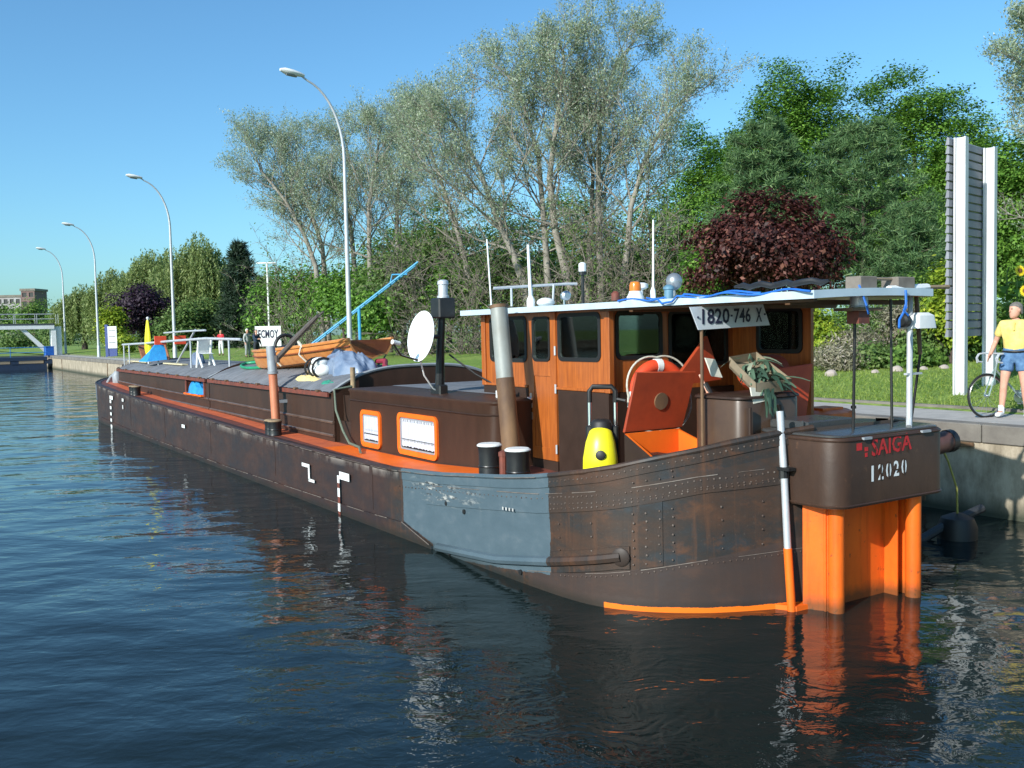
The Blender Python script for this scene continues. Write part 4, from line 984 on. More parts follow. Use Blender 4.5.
tag(heap('yellow_cloth', 17.2, 18.9, -1.78, -1.45, 1.9, .13, mat('cream_yellow_cloth', (.72, .6, .28), .9, c2=(.55, .42, .18), scale=5), 12), 'cream-yellow cloth lying on the edge of the hatch cover', 'cloth')
tag(heap('green_net', 16.35, 17.3, -1.82, -1.4, 1.88, .10, mat('green_netting', (.03, .3, .2), .9, c2=(.02, .15, .1), scale=20), 15), 'small heap of green netting at the hatch corner', 'net')
mb = MB(); mb.tube([(16.5, -.75, 2.2), (17.0, -.5, 2.3), (17.6, -.4, 2.28)], .05, 8); tag(mb.build('red_bag', mat('dark_red_cloth', (.35, .03, .06), .8)), 'dark red rolled cloth beside the blue-grey tarpaulin', 'cloth')
mb = MB(); mb.tube([(22.6 + 1.1 * cos(a), -1.15 + .32 * sin(a), 1.86 + arch(-.95 + .32 * sin(a), .36)) for a in [2 * pi * i / 28 for i in range(28)]], .035, 8, closed=True); tag(mb.build('green_hose', M['greenplastic']), 'loop of green hose lying flat on the grey hatch', 'hose')
# blue plastic sheet stuffed in the side hatch
tag(heap('blue_sheet', 24.7, 26.1, TC - HW - .12, TC - HW + .3, 1.385, .3, M['blueplastic'], 21), 'bright blue plastic sheet stuffed in the side hatch opening', 'plastic sheet')
# foredeck clutter
mb = MB(); mb.rod((33, -1.5, 2.0), (33, -1.47, 3.5), .025, 8, 1); mb.loft([[(33 + r_ * cos(a) * (1 + .25 * sin(3 * a)), -1.48 + r_ * sin(a) * (1 + .25 * sin(3 * a)), z) for a in [2 * pi * i / 12 for i in range(12)]] for z, r_ in ((2.22, .06), (2.5, .10), (2.9, .085), (3.3, .045), (3.44, .025))], 0); mb.ball((33, -1.47, 3.5), .05, 8, 1)
tag(mb.build('parasol', [M['yellow'], M['white']]), 'folded yellow parasol standing on the fore hatch', 'parasol')
for t0, lab in ((-1.72, 'left of the pair of orange boards on the rail'), (-1.12, 'right of the pair of orange boards on the rail')):
    mb = MB(); mb.box(31, 31.04, t0, t0 + .36, 2.63, 2.9); tag(mb.build('orange_board', M['lifered'], bevel=.01), lab, 'board', 'orange boards on the fore hatch')
mb = MB(); mb.loft([[(31.6, -1.5, 2.75), (31.6, -1.38, 2.75), (31.65, -1.4, 2.76), (31.65, -1.5, 2.76)], [(31.5, -1.72, 2.45), (31.5, -1.3, 2.5), (31.75, -1.3, 2.5), (31.8, -1.7, 2.45)], [(31.6, -1.85, 2.1), (31.3, -1.3, 2.16), (32.2, -1.2, 2.16), (32.3, -1.95, 2.1)]]); tag(mb.build('blue_tarp', M['blueplastic'], ang=20), 'blue plastic tarp draped from the rail to the fore hatch', 'tarpaulin')
mb = MB(); mb.hexa([(34.2, -1.4, 2.1), (34.2, -.6, 2.15), (34.5, -.6, 2.15), (34.5, -1.4, 2.1)], [(35.0, -1.4, 2.6), (35.0, -.6, 2.62), (35.05, -.6, 2.62), (35.05, -1.4, 2.6)]); mb.rod((34.0, -.6, 2.1), (34.6, -.6, 2.66), .04); tag(mb.build('folding_ramp', mat('terracotta_board', (.3, .11, .05), .7)), 'brown folding board leaning on the bow rail', 'board')
mb = MB()
for t in (-1.45, -1.1): mb.rod((27.2, t, 2.0), (26.9, t, 2.82), .035, 8); mb.rod((26.6, t, 2.0), (27.1, t, 2.45), .03, 8)
mb.quad((27.2, -1.45, 2.42), (27.2, -1.1, 2.42), (26.95, -1.1, 2.8), (26.95, -1.45, 2.8)); mb.quad((27.2, -1.45, 2.42), (27.2, -1.1, 2.42), (26.7, -1.1, 2.38), (26.7, -1.45, 2.38)); tag(mb.build('garden_chair', M['white']), 'white garden chair standing on the fore hatch', 'chair')
tag(heap('blue_grey_sheet', 28.3, 28.9, -1.25, -.85, 1.98, .42, mat('blue_grey_sheet', (.14, .19, .28), .7), 27), 'blue-grey sheet heaped beside the white garden chair', 'sheet')
for (s, t, w_, lab) in ((33.4, -1.5, 3.0, 'longest cream plank lying across the fore hatch'), (28.8, -1.45, 2.4, 'cream plank lying on the fore hatch near the chair')):
    mb = MB(); mb.box(s, s + w_, t, t + .16, 2.03, 2.07); tag(mb.build('plank', mat('cream_plank', (.62, .54, .34), .8)), lab, 'plank')

# lifebuoys
def lifebuoy(c, ax, r, tube, label):
    A = Vector(ax).normalized(); u = A.orthogonal().normalized(); w = A.cross(u); c = Vector(c)
    root = thing('lifebuoy', B(*c), label, 'lifebuoy')
    P = lambda a, q=r: tuple(c + (u * cos(a) + w * sin(a)) * q)
    mb = MB(); mb.tube([P(2 * pi * i / 40) for i in range(40)], tube, 12, closed=True); mb.build('ring', M['lifered'], root)
    for k in range(4):
        a0 = pi / 4 + k * pi / 2; mb = MB()
        mb.tube([P(a0 - .12 + .24 * i / 4) for i in range(5)], tube * 1.07, 12)
        mb.build('white_band', M['white'], root)
    mb = MB(); mb.tube([P(2 * pi * i / 48, r + tube + .02 + .05 * abs(sin(2 * (2 * pi * i / 48) - pi / 2))) for i in range(48)], .012, 6, closed=True); mb.build('grab_rope', M['rope'], root)
    return root
lifebuoy((8.5, -1.0, 2.06), (-1, -.12, .1), .33, .08, 'red lifebuoy with white rope behind the open scuttle lid')
mb = MB(); mb.tube([(7.9, -.93, 2.3), (7.82, -.9, 2.12), (7.7, -.92, 1.9), (7.62, -.97, 1.62), (7.55, -1.02, 1.5)], .016, 8, 0); mb.tube([(7.85, -.9, 2.2), (7.7, -.84, 1.9), (7.6, -.88, 1.6), (7.5, -.96, 1.48)], .03, 8, 1)
tag(mb.build('rope', [mat('orange_rope', (.72, .2, .08), .8, c2=(.7, .55, .45), scale=12), M['rubber']]), 'orange and white rope hanging beside the scuttle lid', 'rope')

# pressure washer
PWB = B(8.62, -1.78, .95); 
pwx = (NV * -.75 + DV * -.66).normalized()                       # front faces the water and the stern
pwy = Vector((0, 0, 1)).cross(pwx)
def pw(x, y, z): return PWB + pwx * x + pwy * y + Vector((0, 0, z))
root = thing('pressure_washer', PWB, 'yellow and black pressure washer with raised handle on the side deck', 'pressure washer')
mb = MB(pw); 
def ell(w, d, z, cx=0.): return [(cx + d * cos(2 * pi * i / 20), w * sin(2 * pi * i / 20), z) for i in range(20)]
mb.loft([ell(.19, .12, .16, .04), ell(.205, .15, .28, .06), ell(.2, .16, .42, .06), ell(.17, .14, .6, .04), ell(.13, .11, .72, .02), ell(.07, .06, .78, .0)])
mb.build('body_shell', M['yellow'], root, ang=60)
mb = MB(pw); mb.box(-.2, -.04, -.19, .19, .08, .78); mb.loft([ell(.13, .10, .70, -.02), ell(.12, .10, .82, -.03), ell(.08, .07, .86, -.03)]); mb.box(-.16, .12, -.2, .2, .05, .15); mb.build('black_back', M['rubber'], root, bevel=.02)
for y in (-.15, .15): mb = MB(pw); mb.tube([(-.12, y, .7), (-.12, y, 1.06)], .024, 10); mb.build('handle_tube', M['steel'], root)
mb = MB(pw); mb.tube([(-.12, -.15, 1.04), (-.12, -.15, 1.17), (-.12, -.11, 1.22), (-.12, .11, 1.22), (-.12, .15, 1.17), (-.12, .15, 1.04)], .03, 10); mb.tube([(-.1, .17, 1.08), (-.1, .27, 1.06)], .02, 6); mb.build('handle_grip', M['rubber'], root)
mb = MB(pw); mb.lathe((.19, .03, .47), [(.055, 0), (.055, .035), (.03, .045)], 16, 0, (1, 0, .1))
for i in range(5): z = .55 + .035 * i; mb.tube([(.185 - .025 * i * .9 - .0 - abs(y) * .25, y, z) for y in (-.09, -.045, 0, .045, .09)], .006, 5)
mb.build('control_knob', M['rubber'], root)
for y in (-.22, .22):
    mb = MB(pw); mb.lathe((-.1, y, .10), [(.10, -.03), (.11, -.02), (.11, .02), (.10, .03)], 18, 0, (0, 1, 0)); mb.lathe((-.1, y, .10), [(.06, -.036), (.06, .036)], 14, 1, (0, 1, 0)); mb.build('wheel', [M['rubber'], M['yellow']], root)
mb = MB(pw); mb.lathe((.1, -.24, .06), [(.05, 0), (.05, .05), (.03, .07)], 12); mb.build('hose_cap', M['yellow'], root)

# leeks and vegetables in a crate on the engine casing
root = thing('vegetable_crate', B(7.2, -.95, 2.11), 'shallow crate of green leeks and vegetables on the brown engine casing', 'crate')
cz = lambda s, t: 2.12 + (7.5 - s) * -.10
mb = MB(); a = [(6.96, -1.05, 2.12), (7.52, -.86, 2.38), (7.52, -.44, 2.42), (6.96, -.52, 2.14)]
mb.hexa(a, [(x, y, z + .03) for x, y, z in a])
for i in range(4): p0, p1 = Vector(a[i]), Vector(a[(i + 1) % 4]); mb.hexa([tuple(p0), tuple(p1), tuple(p1 + Vector((.0, .012, 0))), tuple(p0 + Vector((0, .012, 0)))], [tuple(p0 + Vector((0, 0, .12))), tuple(p1 + Vector((0, 0, .12))), tuple(p1 + Vector((0, .012, .12))), tuple(p0 + Vector((0, .012, .12)))])
mb.build('tray', mat('cardboard_tray', (.3, .24, .16), .8), root)
mb = MB(); r = random.Random(5)
for i in range(44):
    s0 = 7.02 + r.random() * .5; t0 = -1.0 + (s0 - 7) * .3 + r.random() * .42; z0 = 2.20 + (s0 - 7) * .46 + r.random() * .08
    P = [Vector((s0, t0, z0))]; d = Vector((-.035 + r.gauss(0, .02), -.02 + r.gauss(0, .03), .012 * r.gauss(0, 1)))
    for k in range(4): P.append(P[-1] + d); d = d + Vector((0, 0, -.016))
    w_ = Vector((d.y, -d.x, .02)).normalized() * .035
    pts = []
    for k, q in enumerate(P): ww = w_ * (1 - .75 * k / 4); pts += [tuple(q - ww), tuple(q + ww)]
    mb.add(pts, [(2 * k, 2 * k + 1, 2 * k + 3, 2 * k + 2) for k in range(4)])
for i in range(9):
    s0, t0 = 6.9 + r.random() * .05, -.98 + r.random() * .2; P = [Vector((s0, t0, 2.17))]
    for k in range(5): P.append(P[-1] + Vector((-.008 + r.gauss(0, .008), r.gauss(0, .014), -.045 - .02 * r.random())))
    pts = []
    for k, q in enumerate(P): ww = .022 * (1 - .7 * k / 5); pts += [(q.x, q.y - ww, q.z), (q.x, q.y + ww, q.z + .01)]
    mb.add(pts, [(2 * k, 2 * k + 1, 2 * k + 3, 2 * k + 2) for k in range(5)])
mb.build('leaf', leafmat('leek_green', (.02, .055, .04), (.12, .2, .13), .15, c3=(.35, .4, .3)), root, recalc=False)
M['paper'] = mat('crumpled_paper', (.75, .72, .6), .9)
mb = MB(); mb.hexa([(6.96, -1.1, 2.03), (6.96, -.92, 2.05), (6.98, -.94, 2.18), (6.98, -1.12, 2.2)], [(6.945, -1.1, 2.03), (6.945, -.92, 2.05), (6.965, -.94, 2.18), (6.965, -1.12, 2.2)]); mb.build('paper', M['paper'], root)
mb = MB(); mb.hexa([(7.5, -1.15, 2.3), (7.5, -1.0, 2.28), (7.55, -1.06, 2.48), (7.55, -1.2, 2.5)], [(7.48, -1.15, 2.3), (7.48, -1.0, 2.28), (7.53, -1.06, 2.48), (7.53, -1.2, 2.5)])
mb.build('paper', mat('crumpled_paper', (.75, .72, .6), .9), root)

# orange float on the stern deck, fender in the water, bent rope
mb = MB(); 
def slab(poly, z0, z1, d): return [[(x, y, z0) for x, y in poly(0)], [(x, y, z1 - d * .6) for x, y in poly(0)], [(x, y, z1) for x, y in poly(d)]]
fp = lambda d: rpoly(8.1 + d, 8.7 - d, 1.35 + d, 2.15 - d, .2)
mb.loft(slab(fp, 1.4, 1.72, .07)); mb.box(8.12, 8.16, 2.0, 2.06, 1.721, 1.76, 1); mb.box(8.2, 8.5, 1.5, 1.9, 1.721, 1.75, 0); mb.box(8.2, 8.6, 1.5, 2.0, .9, 1.398, 0)
tag(mb.build('float', [mat('bright_orange_plastic', (.86, .16, .02), .4), M['black']]), 'bright orange moulded float lying beyond the stern box', 'float')
fr = thing('fender', B(7.3, 3.1, -.1), 'black rubber fender hanging in the water between stern and quay', 'fender')
mb = MB(); mb.lathe((7.35, 3.1, -.35), [(.14, 0), (.24, .06), (.25, .5), (.2, .62), (.06, .68)], 16); mb.build('fender_body', M['rubber'], fr)
mb = MB(); mb.tube([(7.35, 3.1, .3), (7.2, 2.85, .7), (7.1, 2.5, 1.1), (7.0, 2.1, 1.45)], .014, 6); mb.build('rope', mat('old_yellow_rope', (.5, .47, .12), .9), fr)
mb = MB(); mb.tube([(7.7, 2.2, -.2), (7.4, 3.0, .2), (7.25, 3.5, .36)], .06, 10); tag(mb.build('mooring_spar', mat('wet_dark_timber', (.03, .032, .034), .5)), 'dark wet timber spar slanting from the water beside the fender', 'spar')

# ================================================================== QUAY, LAND
mb = MB()
QT = 4.72
mb.box(-60, 112, QT, QT + 1.2, -2, 1.06, 0); mb.box(-60, 112.02, QT - .02, QT + 1.21, 1.065, 1.318, 1)
qw = None
m, n, l, b = nt('quay_masonry')
tc = add(n, 'ShaderNodeUVMap'); tc.uv_map = 'su'
br = add(n, 'ShaderNodeTexBrick', Scale=1.0); br.inputs['Brick Width'].default_value = 5.5; br.inputs['Row Height'].default_value = 2.6; br.inputs['Mortar Size'].default_value = .02; br.offset = .0
l.new(tc.outputs[0], br.inputs['Vector'])
br.inputs['Color1'].default_value = (.46, .39, .29, 1); br.inputs['Color2'].default_value = (.42, .36, .27, 1); br.inputs['Mortar'].default_value = (.12, .1, .08, 1)
no = add(n, 'ShaderNodeTexNoise', Scale=2.2, Detail=10., Roughness=.7); mp = add(n, 'ShaderNodeMapping'); mp.inputs['Scale'].default_value = (1.6, .6, 1); l.new(tc.outputs[0], mp.inputs[0]); l.new(mp.outputs[0], no.inputs[0])
rp = add(n, 'ShaderNodeValToRGB'); e = rp.color_ramp.elements; e[0].position = .36; e[0].color = (.3, .28, .24, 1); e[1].position = .62; e[1].color = (1, 1, 1, 1); l.new(no.outputs[0], rp.inputs[0])
mx = add(n, 'ShaderNodeMix'); mx.data_type = 'RGBA'; mx.blend_type = 'MULTIPLY'; mx.inputs[0].default_value = .75; l.new(br.outputs[0], mx.inputs[6]); l.new(rp.outputs[0], mx.inputs[7])
sx = add(n, 'ShaderNodeSeparateXYZ'); l.new(tc.outputs[0], sx.inputs[0]); mr = add(n, 'ShaderNodeMapRange'); mr.inputs['From Min'].default_value = .05; mr.inputs['From Max'].default_value = .35; l.new(sx.outputs[1], mr.inputs[0])
m2 = add(n, 'ShaderNodeMix'); m2.data_type = 'RGBA'; m2.inputs[6].default_value = (.05, .055, .035, 1); l.new(mr.outputs[0], m2.inputs[0]); l.new(mx.outputs[2], m2.inputs[7]); l.new(m2.outputs[2], b.inputs['Base Color']); b.inputs['Roughness'].default_value = .85
bp = add(n, 'ShaderNodeBump', Strength=.5, Distance=.03); l.new(no.outputs[0], bp.inputs['Height']); l.new(bp.outputs[0], b.inputs['Normal'])
M['masonry'] = m
M['coping'] = mat('grey_coping', (.21, .19, .16), .8, c2=(.13, .115, .1), scale=1.6, bump=.3, bscale=16)
qb = MB(); qb.box(-60, 112, QT, QT + 1.2, -2, 1.062, 0)
qt = thing('quay_wall', B(20, QT, 0), 'long pale stone quay wall behind the barge', 'quay wall')
qb.build('wall_face', M['masonry'], qt)
qb = MB(); s = -60.
while s < 112: qb.box(s + .006, min(s + 3.99, 112.02), QT - .03, QT + .3, 1.065, 1.335 ); s += 4
qb.build('coping', M['coping'], qt, bevel=.015)
qb = MB()
for s in (7.15, 8.9, 19, 31, 52, 76, 99): qb.box(s, s + .035, QT - .05, QT - .002, .1, 1.06); 
for s in (8.1, 24., 60.): qb.box(s, s + .8, QT - .07, QT - .032, 1.0, 1.06)
qb.build('rubbing_iron', M['rust'], qt)

# land: one sheet from the coping to the horizon, wrapping round the head of the canal
def land_grid(ss, ts, zf, name, material, jit=0.):
    mb = MB(); r = random.Random(1); w = len(ts)
    mb.add([(s, t, zf(s, t) + (r.random() - .5) * jit) for s in ss for t in ts], [(i * w + j, i * w + j + 1, (i + 1) * w + j + 1, (i + 1) * w + j) for i in range(len(ss) - 1) for j in range(w - 1)])
    o = mb.build(name, material, ang=80); o['kind'] = 'structure'; return o
m, n, l, b = nt('mown_grass')
tc = add(n, 'ShaderNodeTexCoord'); n1 = add(n, 'ShaderNodeTexNoise', Scale=.25, Detail=8.); n2 = add(n, 'ShaderNodeTexNoise', Scale=9., Detail=6.)
for q in (n1, n2): l.new(tc.outputs['Object'], q.inputs['Vector'])
r1 = add(n, 'ShaderNodeValToRGB'); e = r1.color_ramp.elements; e[0].position = .35; e[0].color = (.15, .25, .03, 1); e[1].position = .68; e[1].color = (.27, .34, .07, 1); l.new(n1.outputs[0], r1.inputs[0])
r2 = add(n, 'ShaderNodeValToRGB'); e = r2.color_ramp.elements; e[0].position = .3; e[0].color = (.5, .58, .42, 1); e[1].position = .7; e[1].color = (1.15, 1.15, 1.1, 1); l.new(n2.outputs[0], r2.inputs[0])
mx = add(n, 'ShaderNodeMix'); mx.data_type = 'RGBA'; mx.blend_type = 'MULTIPLY'; mx.inputs[0].default_value = 1; l.new(r1.outputs[0], mx.inputs[6]); l.new(r2.outputs[0], mx.inputs[7]); l.new(mx.outputs[2], b.inputs['Base Color']); b.inputs['Roughness'].default_value = .9
bp = add(n, 'ShaderNodeBump', Strength=.8, Distance=.08); l.new(n2.outputs[0], bp.inputs['Height']); l.new(bp.outputs[0], b.inputs['Normal'])
M['grass'] = m
ss = [-400, -100, -40] + [-20 + 2.5 * i for i in range(60)] + [150, 200, 300, 500, 900, 1600]
tl = [QT + .31, 6.2, 6.7, 7.2, 8, 9, 10.5, 12, 14, 16, 19, 22, 26, 30, 35, 40, 50, 65, 90, 130, 200, 400, 900, 1600]
land_grid(ss, tl, lambda s, t: gz(t) - (.04 if t < 6.6 else 0.), 'lawn', M['grass'])
land_grid([113, 118, 125, 150, 200, 300, 500, 900, 1600], [-900, -300, -100, -50, -30, -20, -10, -5, 0, QT + 1.1], lambda s, t: 1.29, 'far_bank', M['grass'])
mb = MB(); mb.box(112.03, 113.2, -200, QT + 1.2, -2, 1.3); tag(mb.build('end_wall', M['masonry']), 'stone wall closing the head of the canal', 'wall')
# towpath
pathm = mat('towpath_gravel', (.44, .41, .37), .9, c2=(.34, .32, .29), scale=3, bump=.2, bscale=60)
mb = MB(); p = []
ss = [-60 + 2 * i for i in range(87)]
for s in ss: p += [(s, QT + .302, 1.33), (s, 6.62, 1.335)]
mb.add(p, [(2 * i, 2 * i + 1, 2 * i + 3, 2 * i + 2) for i in range(len(ss) - 1)])
for i in range(len(ss)): pass
o = mb.build('towpath', pathm); o['kind'] = 'structure'
mb = MB(); mb.box(-60, 114, 6.62, 6.74, 1.30, 1.40); o = mb.build('path_kerb', M['coping']); o['kind'] = 'structure'

# water
m, n, l, b = nt('canal_water')
b.inputs['Base Color'].default_value = (.008, .014, .013, 1); b.inputs['Roughness'].default_value = .025; b.inputs['IOR'].default_value = 1.33; b.inputs['Specular IOR Level'].default_value = .5
g = add(n, 'ShaderNodeNewGeometry')
def wn(scale, stretch, rot, det, rough=.5, dist=0.):
    mp = add(n, 'ShaderNodeMapping'); mp.inputs['Scale'].default_value = stretch; mp.inputs['Rotation'].default_value = (0, 0, radians(rot)); l.new(g.outputs['Position'], mp.inputs[0])
    q = add(n, 'ShaderNodeTexNoise', Scale=scale, Detail=det, Roughness=rough, Distortion=dist); l.new(mp.outputs[0], q.inputs[0]); return q.outputs[0]
def mm(op, a, c):
    k = add(n, 'ShaderNodeMath'); k.operation = op
    for i, v in enumerate((a, c)):
        if isinstance(v, (int, float)): k.inputs[i].default_value = v
        else: l.new(v, k.inputs[i])
    return k.outputs[0]
sep = add(n, 'ShaderNodeSeparateXYZ'); l.new(g.outputs['Position'], sep.inputs[0])
amp = add(n, 'ShaderNodeMapRange'); amp.inputs['From Min'].default_value = .3; amp.inputs['From Max'].default_value = .7; amp.inputs['To Min'].default_value = .35; amp.inputs['To Max'].default_value = 1.5; l.new(wn(.16, (1, 2.2, 1), 20, 3.), amp.inputs[0])
h = mm('ADD', mm('MULTIPLY', wn(.45, (1, 1.5, 1), -12, 2.), .085), mm('ADD', mm('MULTIPLY', wn(1.9, (1, 1.7, 1), 14, 2.5, .45, .4), .014), mm('MULTIPLY', mm('MULTIPLY', wn(6.0, (1, 1.5, 1), -6, 2.5, .5, .6), .0032), amp.outputs[0])))
# propeller wash: curled ripples off the stern quarter
dx = mm('SUBTRACT', sep.outputs[0], .75); dy = mm('SUBTRACT', sep.outputs[1], 7.2)
rr_ = mm('SQRT', mm('ADD', mm('MULTIPLY', dx, dx), mm('MULTIPLY', dy, dy)), 0.)
near = add(n, 'ShaderNodeMapRange'); near.inputs['From Min'].default_value = 1.7; near.inputs['From Max'].default_value = .2; l.new(rr_, near.inputs[0])
wob = wn(1.3, (1, 1, 1), 0, 2., .5, 1.5)
ring = mm('SINE', mm('ADD', mm('MULTIPLY', rr_, 16.), mm('MULTIPLY', wob, 44.)), 0.)
h = mm('ADD', h, mm('MULTIPLY', mm('MULTIPLY', ring, near.outputs[0]), .0017))
wash = add(n, 'ShaderNodeMapRange'); wash.inputs['From Min'].default_value = 4.5; wash.inputs['From Max'].default_value = 1.0; l.new(rr_, wash.inputs[0])
h = mm('ADD', h, mm('MULTIPLY', mm('MULTIPLY', wn(3.6, (1, 1.2, 1), 30, 3., .55, 1.2), wash.outputs[0]), .011))
bp = add(n, 'ShaderNodeBump', Strength=1., Distance=1.); l.new(h, bp.inputs['Height']); l.new(bp.outputs[0], b.inputs['Normal'])
M['water'] = m
mb = MB(); mb.quad((-400, -400, 0), (112.1, -400, 0), (112.1, QT + .1, 0), (-400, QT + .1, 0)); o = mb.build('water', M['water']); o['kind'] = 'structure'

# ================================================================== STREET LAMPS
LB = B(34.6, 6.3, 1.325)
root = thing('street_lamp', LB, 'nearest tall grey street lamp, rising behind the rowing boat', 'street lamp', 'curved street lamps along the quay')
def lf(x, y, z): return LB + NV * -x + DV * y + Vector((0, 0, z))
mb = MB(lf); Hh = 11.45; pts = [(0, 0, .9), (0, 0, 5), (0.0, 0, 8.2)]; rr = [.105, .085, .065]
for i in range(1, 11): a = radians(78 * i / 10); pts.append((1.75 * (1 - cos(a)), 0, 8.2 + 2.85 * sin(a))); rr.append(.065 - .003 * i)
pts.append((1.62, 0, 11.13)); rr.append(.034)
mb.tube(pts, rr, 12, 0); mb.tube([(0, 0, 0), (0, 0, .9), (0, 0, 1.0)], [.13, .13, .10], 12, 0); mb.box(-.16, .16, -.16, .16, 0, .03, 0)
mb.build('lamp_pole', M['galv'], root)
mb = MB(lf); mb.loft([[(1.5 + x, y * w_, 11.17 + z) for y, z in [(cos(2 * pi * k / 12) * .17, sin(2 * pi * k / 12) * h_ + up) for k in range(12)]] for x, w_, h_, up in ((0, .35, .05, -.02), (.15, .7, .08, 0), (.45, 1, .12, .03), (.75, .9, .11, .07), (.92, .4, .05, .09))])
mb.build('lamp_head', M['white'], root)
mb = MB(lf); mb.loft([[(1.8 + x, y * w_, 11.11 + x * .1 + z) for y, z in [(cos(pi + pi * k / 6) * .13, sin(pi + pi * k / 6) * .07) for k in range(7)]] for x, w_ in ((0, .5), (.15, 1), (.4, .8))]); mb.build('lamp_bowl', M['grey'], root)
for s, t, lab in ((60.9, 6.0, 'second street lamp from the right, rising left of the willows'), (88.0, 6.15, 'street lamp right beside the blue and white notice board'), (112.2, 6.9, 'most distant street lamp, beside the white footbridge post')):
    dup(root, B(s, t, 1.325), lab)

# white T-shaped path lamp
P0 = land(U(271), 70); T0 = P0
root = thing('path_lamp', T0, 'white T-shaped lamp post in front of the dark conifer', 'lamp post')
tf = lambda x, y, z: T0 + Vector((x, y, z))
mb = MB(tf); mb.tube([(0, 0, 0), (0, 0, 6.25)], .075, 10); mb.build('post', M['white'], root)
mb = MB(tf); mb.box(-.75, .65, -.1, .1, 6.25, 6.35); mb.build('lamp_arm', M['white'], root, bevel=.02)
# white banner sign
P0 = land(U(269.5), 55)
root = thing('sign_board', P0, 'white sign board with black capital letters beside the dark-clothed man', 'sign')
sf = lambda x, y, z: P0 + Vector((x, y, z))
zt = ZC + (337.5 - 331) / F * 55 - P0.z
mb = MB(sf); mb.box(-.74, .74, 0, .04, zt - .95, zt + .2, 0); mb.build('panel', M['white'], root)
for x in (-.7, .7): mb = MB(sf); mb.rod((x, .06, 0), (x, .06, zt + .15), .03); mb.build('post', M['galv'], root)
mb = MB(sf); lettering(mb, 'ECMOY', (-.56, -.006, zt - .50), (1, 0, 0), (0, 0, 1), 1.16, .5, 0, bold=.03); mb.build('sign_lettering', M['ink'], root, recalc=False)
# blue / white notice board at the far quay
P0 = B(86.5, 6.9, 1.33)
root = thing('notice_board', P0, 'blue notice board with white panel beside the third lamp', 'notice board')
nf = lambda x, y, z: P0 + Vector((x, y, z))
mb = MB(nf); mb.box(-.5, -.25, 0, .25, 0, 2.75); mb.box(-.25, .45, .05, .2, 0, .75); mb.build('blue_frame', mat('navy_frame', (.04, .07, .25), .5), root)
mb = MB(nf); mb.box(-.25, .5, -.03, .05, .75, 2.6); mb.build('panel', M['white'], root)
mb = MB(nf); 
for i in range(3): mb.box(-.17, .40, -.036, -.032, 2.2 - .5 * i, 2.25 - .5 * i)
mb.build('text_line', M['ink'], root)

# blue davit crane on the quay behind the rowing boat
PD = land(U(361), 43)
root = thing('davit_crane', PD, 'blue tubular crane with a long slanting boom beyond the rowing boat', 'crane')
df = lambda x, y, z: PD + Vector((x, y, z))
def dq(px, py): return ((px - 361) / F * 43, 0, ZC + (334.5 - py) / F * 43 - PD.z)
mb = MB(df); a, c = dq(313, 343), dq(421, 264); mb.rod(a, c, .045, 8); a2 = (a[0] + .05, .25, a[2] - .02); c2 = (c[0] - .15, .25, c[2] - .15); mb.rod(a2, c2, .04, 8)
for i in range(9): u = i / 8; p0 = Vector(a).lerp(Vector(c), u); p1 = Vector(a2).lerp(Vector(c2), u); mb.rod(tuple(p0), tuple(p1), .025, 6)
mb.tube([dq(393, 284), dq(395, 276), dq(410, 276)], .035, 6); mb.build('boom', M['skyblue'], root)
mb = MB(df); mb.rod((0, .1, 0), dq(361, 308), .07, 8); mb.box(-.3, .3, -.2, .4, 0, .06); mb.build('crane_post', M['skyblue'], root)

# ================================================================== BRIDGE, PONTOON, BUILDINGS
mb = None
root = thing('footbridge', B(108, 5.2, 1.32), 'white steel footbridge crossing the far end of the canal', 'bridge')
bs = 110.; 
mb = MB(); mb.box(bs, bs + 1.6, -60, 5.6, 4.05, 4.45, 0); mb.build('deck_girder', M['white'], root)
mb = MB(); mb.box(bs - .03, bs + 1.63, -60, 5.62, 4.453, 4.62, 0); mb.build('walkway', mat('dark_deck', (.06, .07, .08), .7), root)
mb = MB(); 
for s in (bs, bs + 1.6):
    for z in (5.1, 5.6): mb.tube([(s, -60, z), (s, 5.6, z)], .03, 6)
    for i in range(34): mb.rod((s, -60 + 2 * i, 4.6), (s, -60 + 2 * i, 5.6), .025, 6)
mb.build('railing', M['galv'], root)
mb = MB(); mb.hexa([(bs + .2, 2.4, 4.05), (bs + 1.4, 2.4, 4.05), (bs + 1.4, 2.9, 4.05), (bs + .2, 2.9, 4.05)], [(bs + .2, 5.0, 1.32), (bs + 1.4, 5.0, 1.32), (bs + 1.4, 5.5, 1.32), (bs + .2, 5.5, 1.32)]); mb.build('strut', M['white'], root)
mb = MB(); mb.box(bs + .1, bs + 1.5, 5.3, 5.75, 1.3, 4.05, 0); mb.box(bs + .3, bs + 1.3, 5.75, 6.3, 1.3, 4.3, 0); mb.build('bridge_post', M['white'], root)
root = thing('pontoon', B(106, 0, 0), 'dark blue floating pontoon with rails under the footbridge', 'pontoon')
mb = MB(); mb.box(105.5, 108.5, -40, 4.2, -.3, .55); mb.box(105.4, 108.6, -40, 4.25, .9, 1.25); 
for i in range(15): mb.box(105.45, 106.3, -38 + 3 * i, -37.3 + 3 * i, .55, .9)
mb.build('pontoon_deck', mat('navy_steel', (.012, .03, .07), .6), root)
mb = MB()
for z in (1.7, 2.2): mb.tube([(105.5, -40, z), (105.5, 4.2, z)], .035, 6)
for i in range(15): mb.rod((105.5, -38 + 3 * i, 1.2), (105.5, -38 + 3 * i, 2.2), .03, 6)
mb.build('pontoon_rail', M['blue'], root)
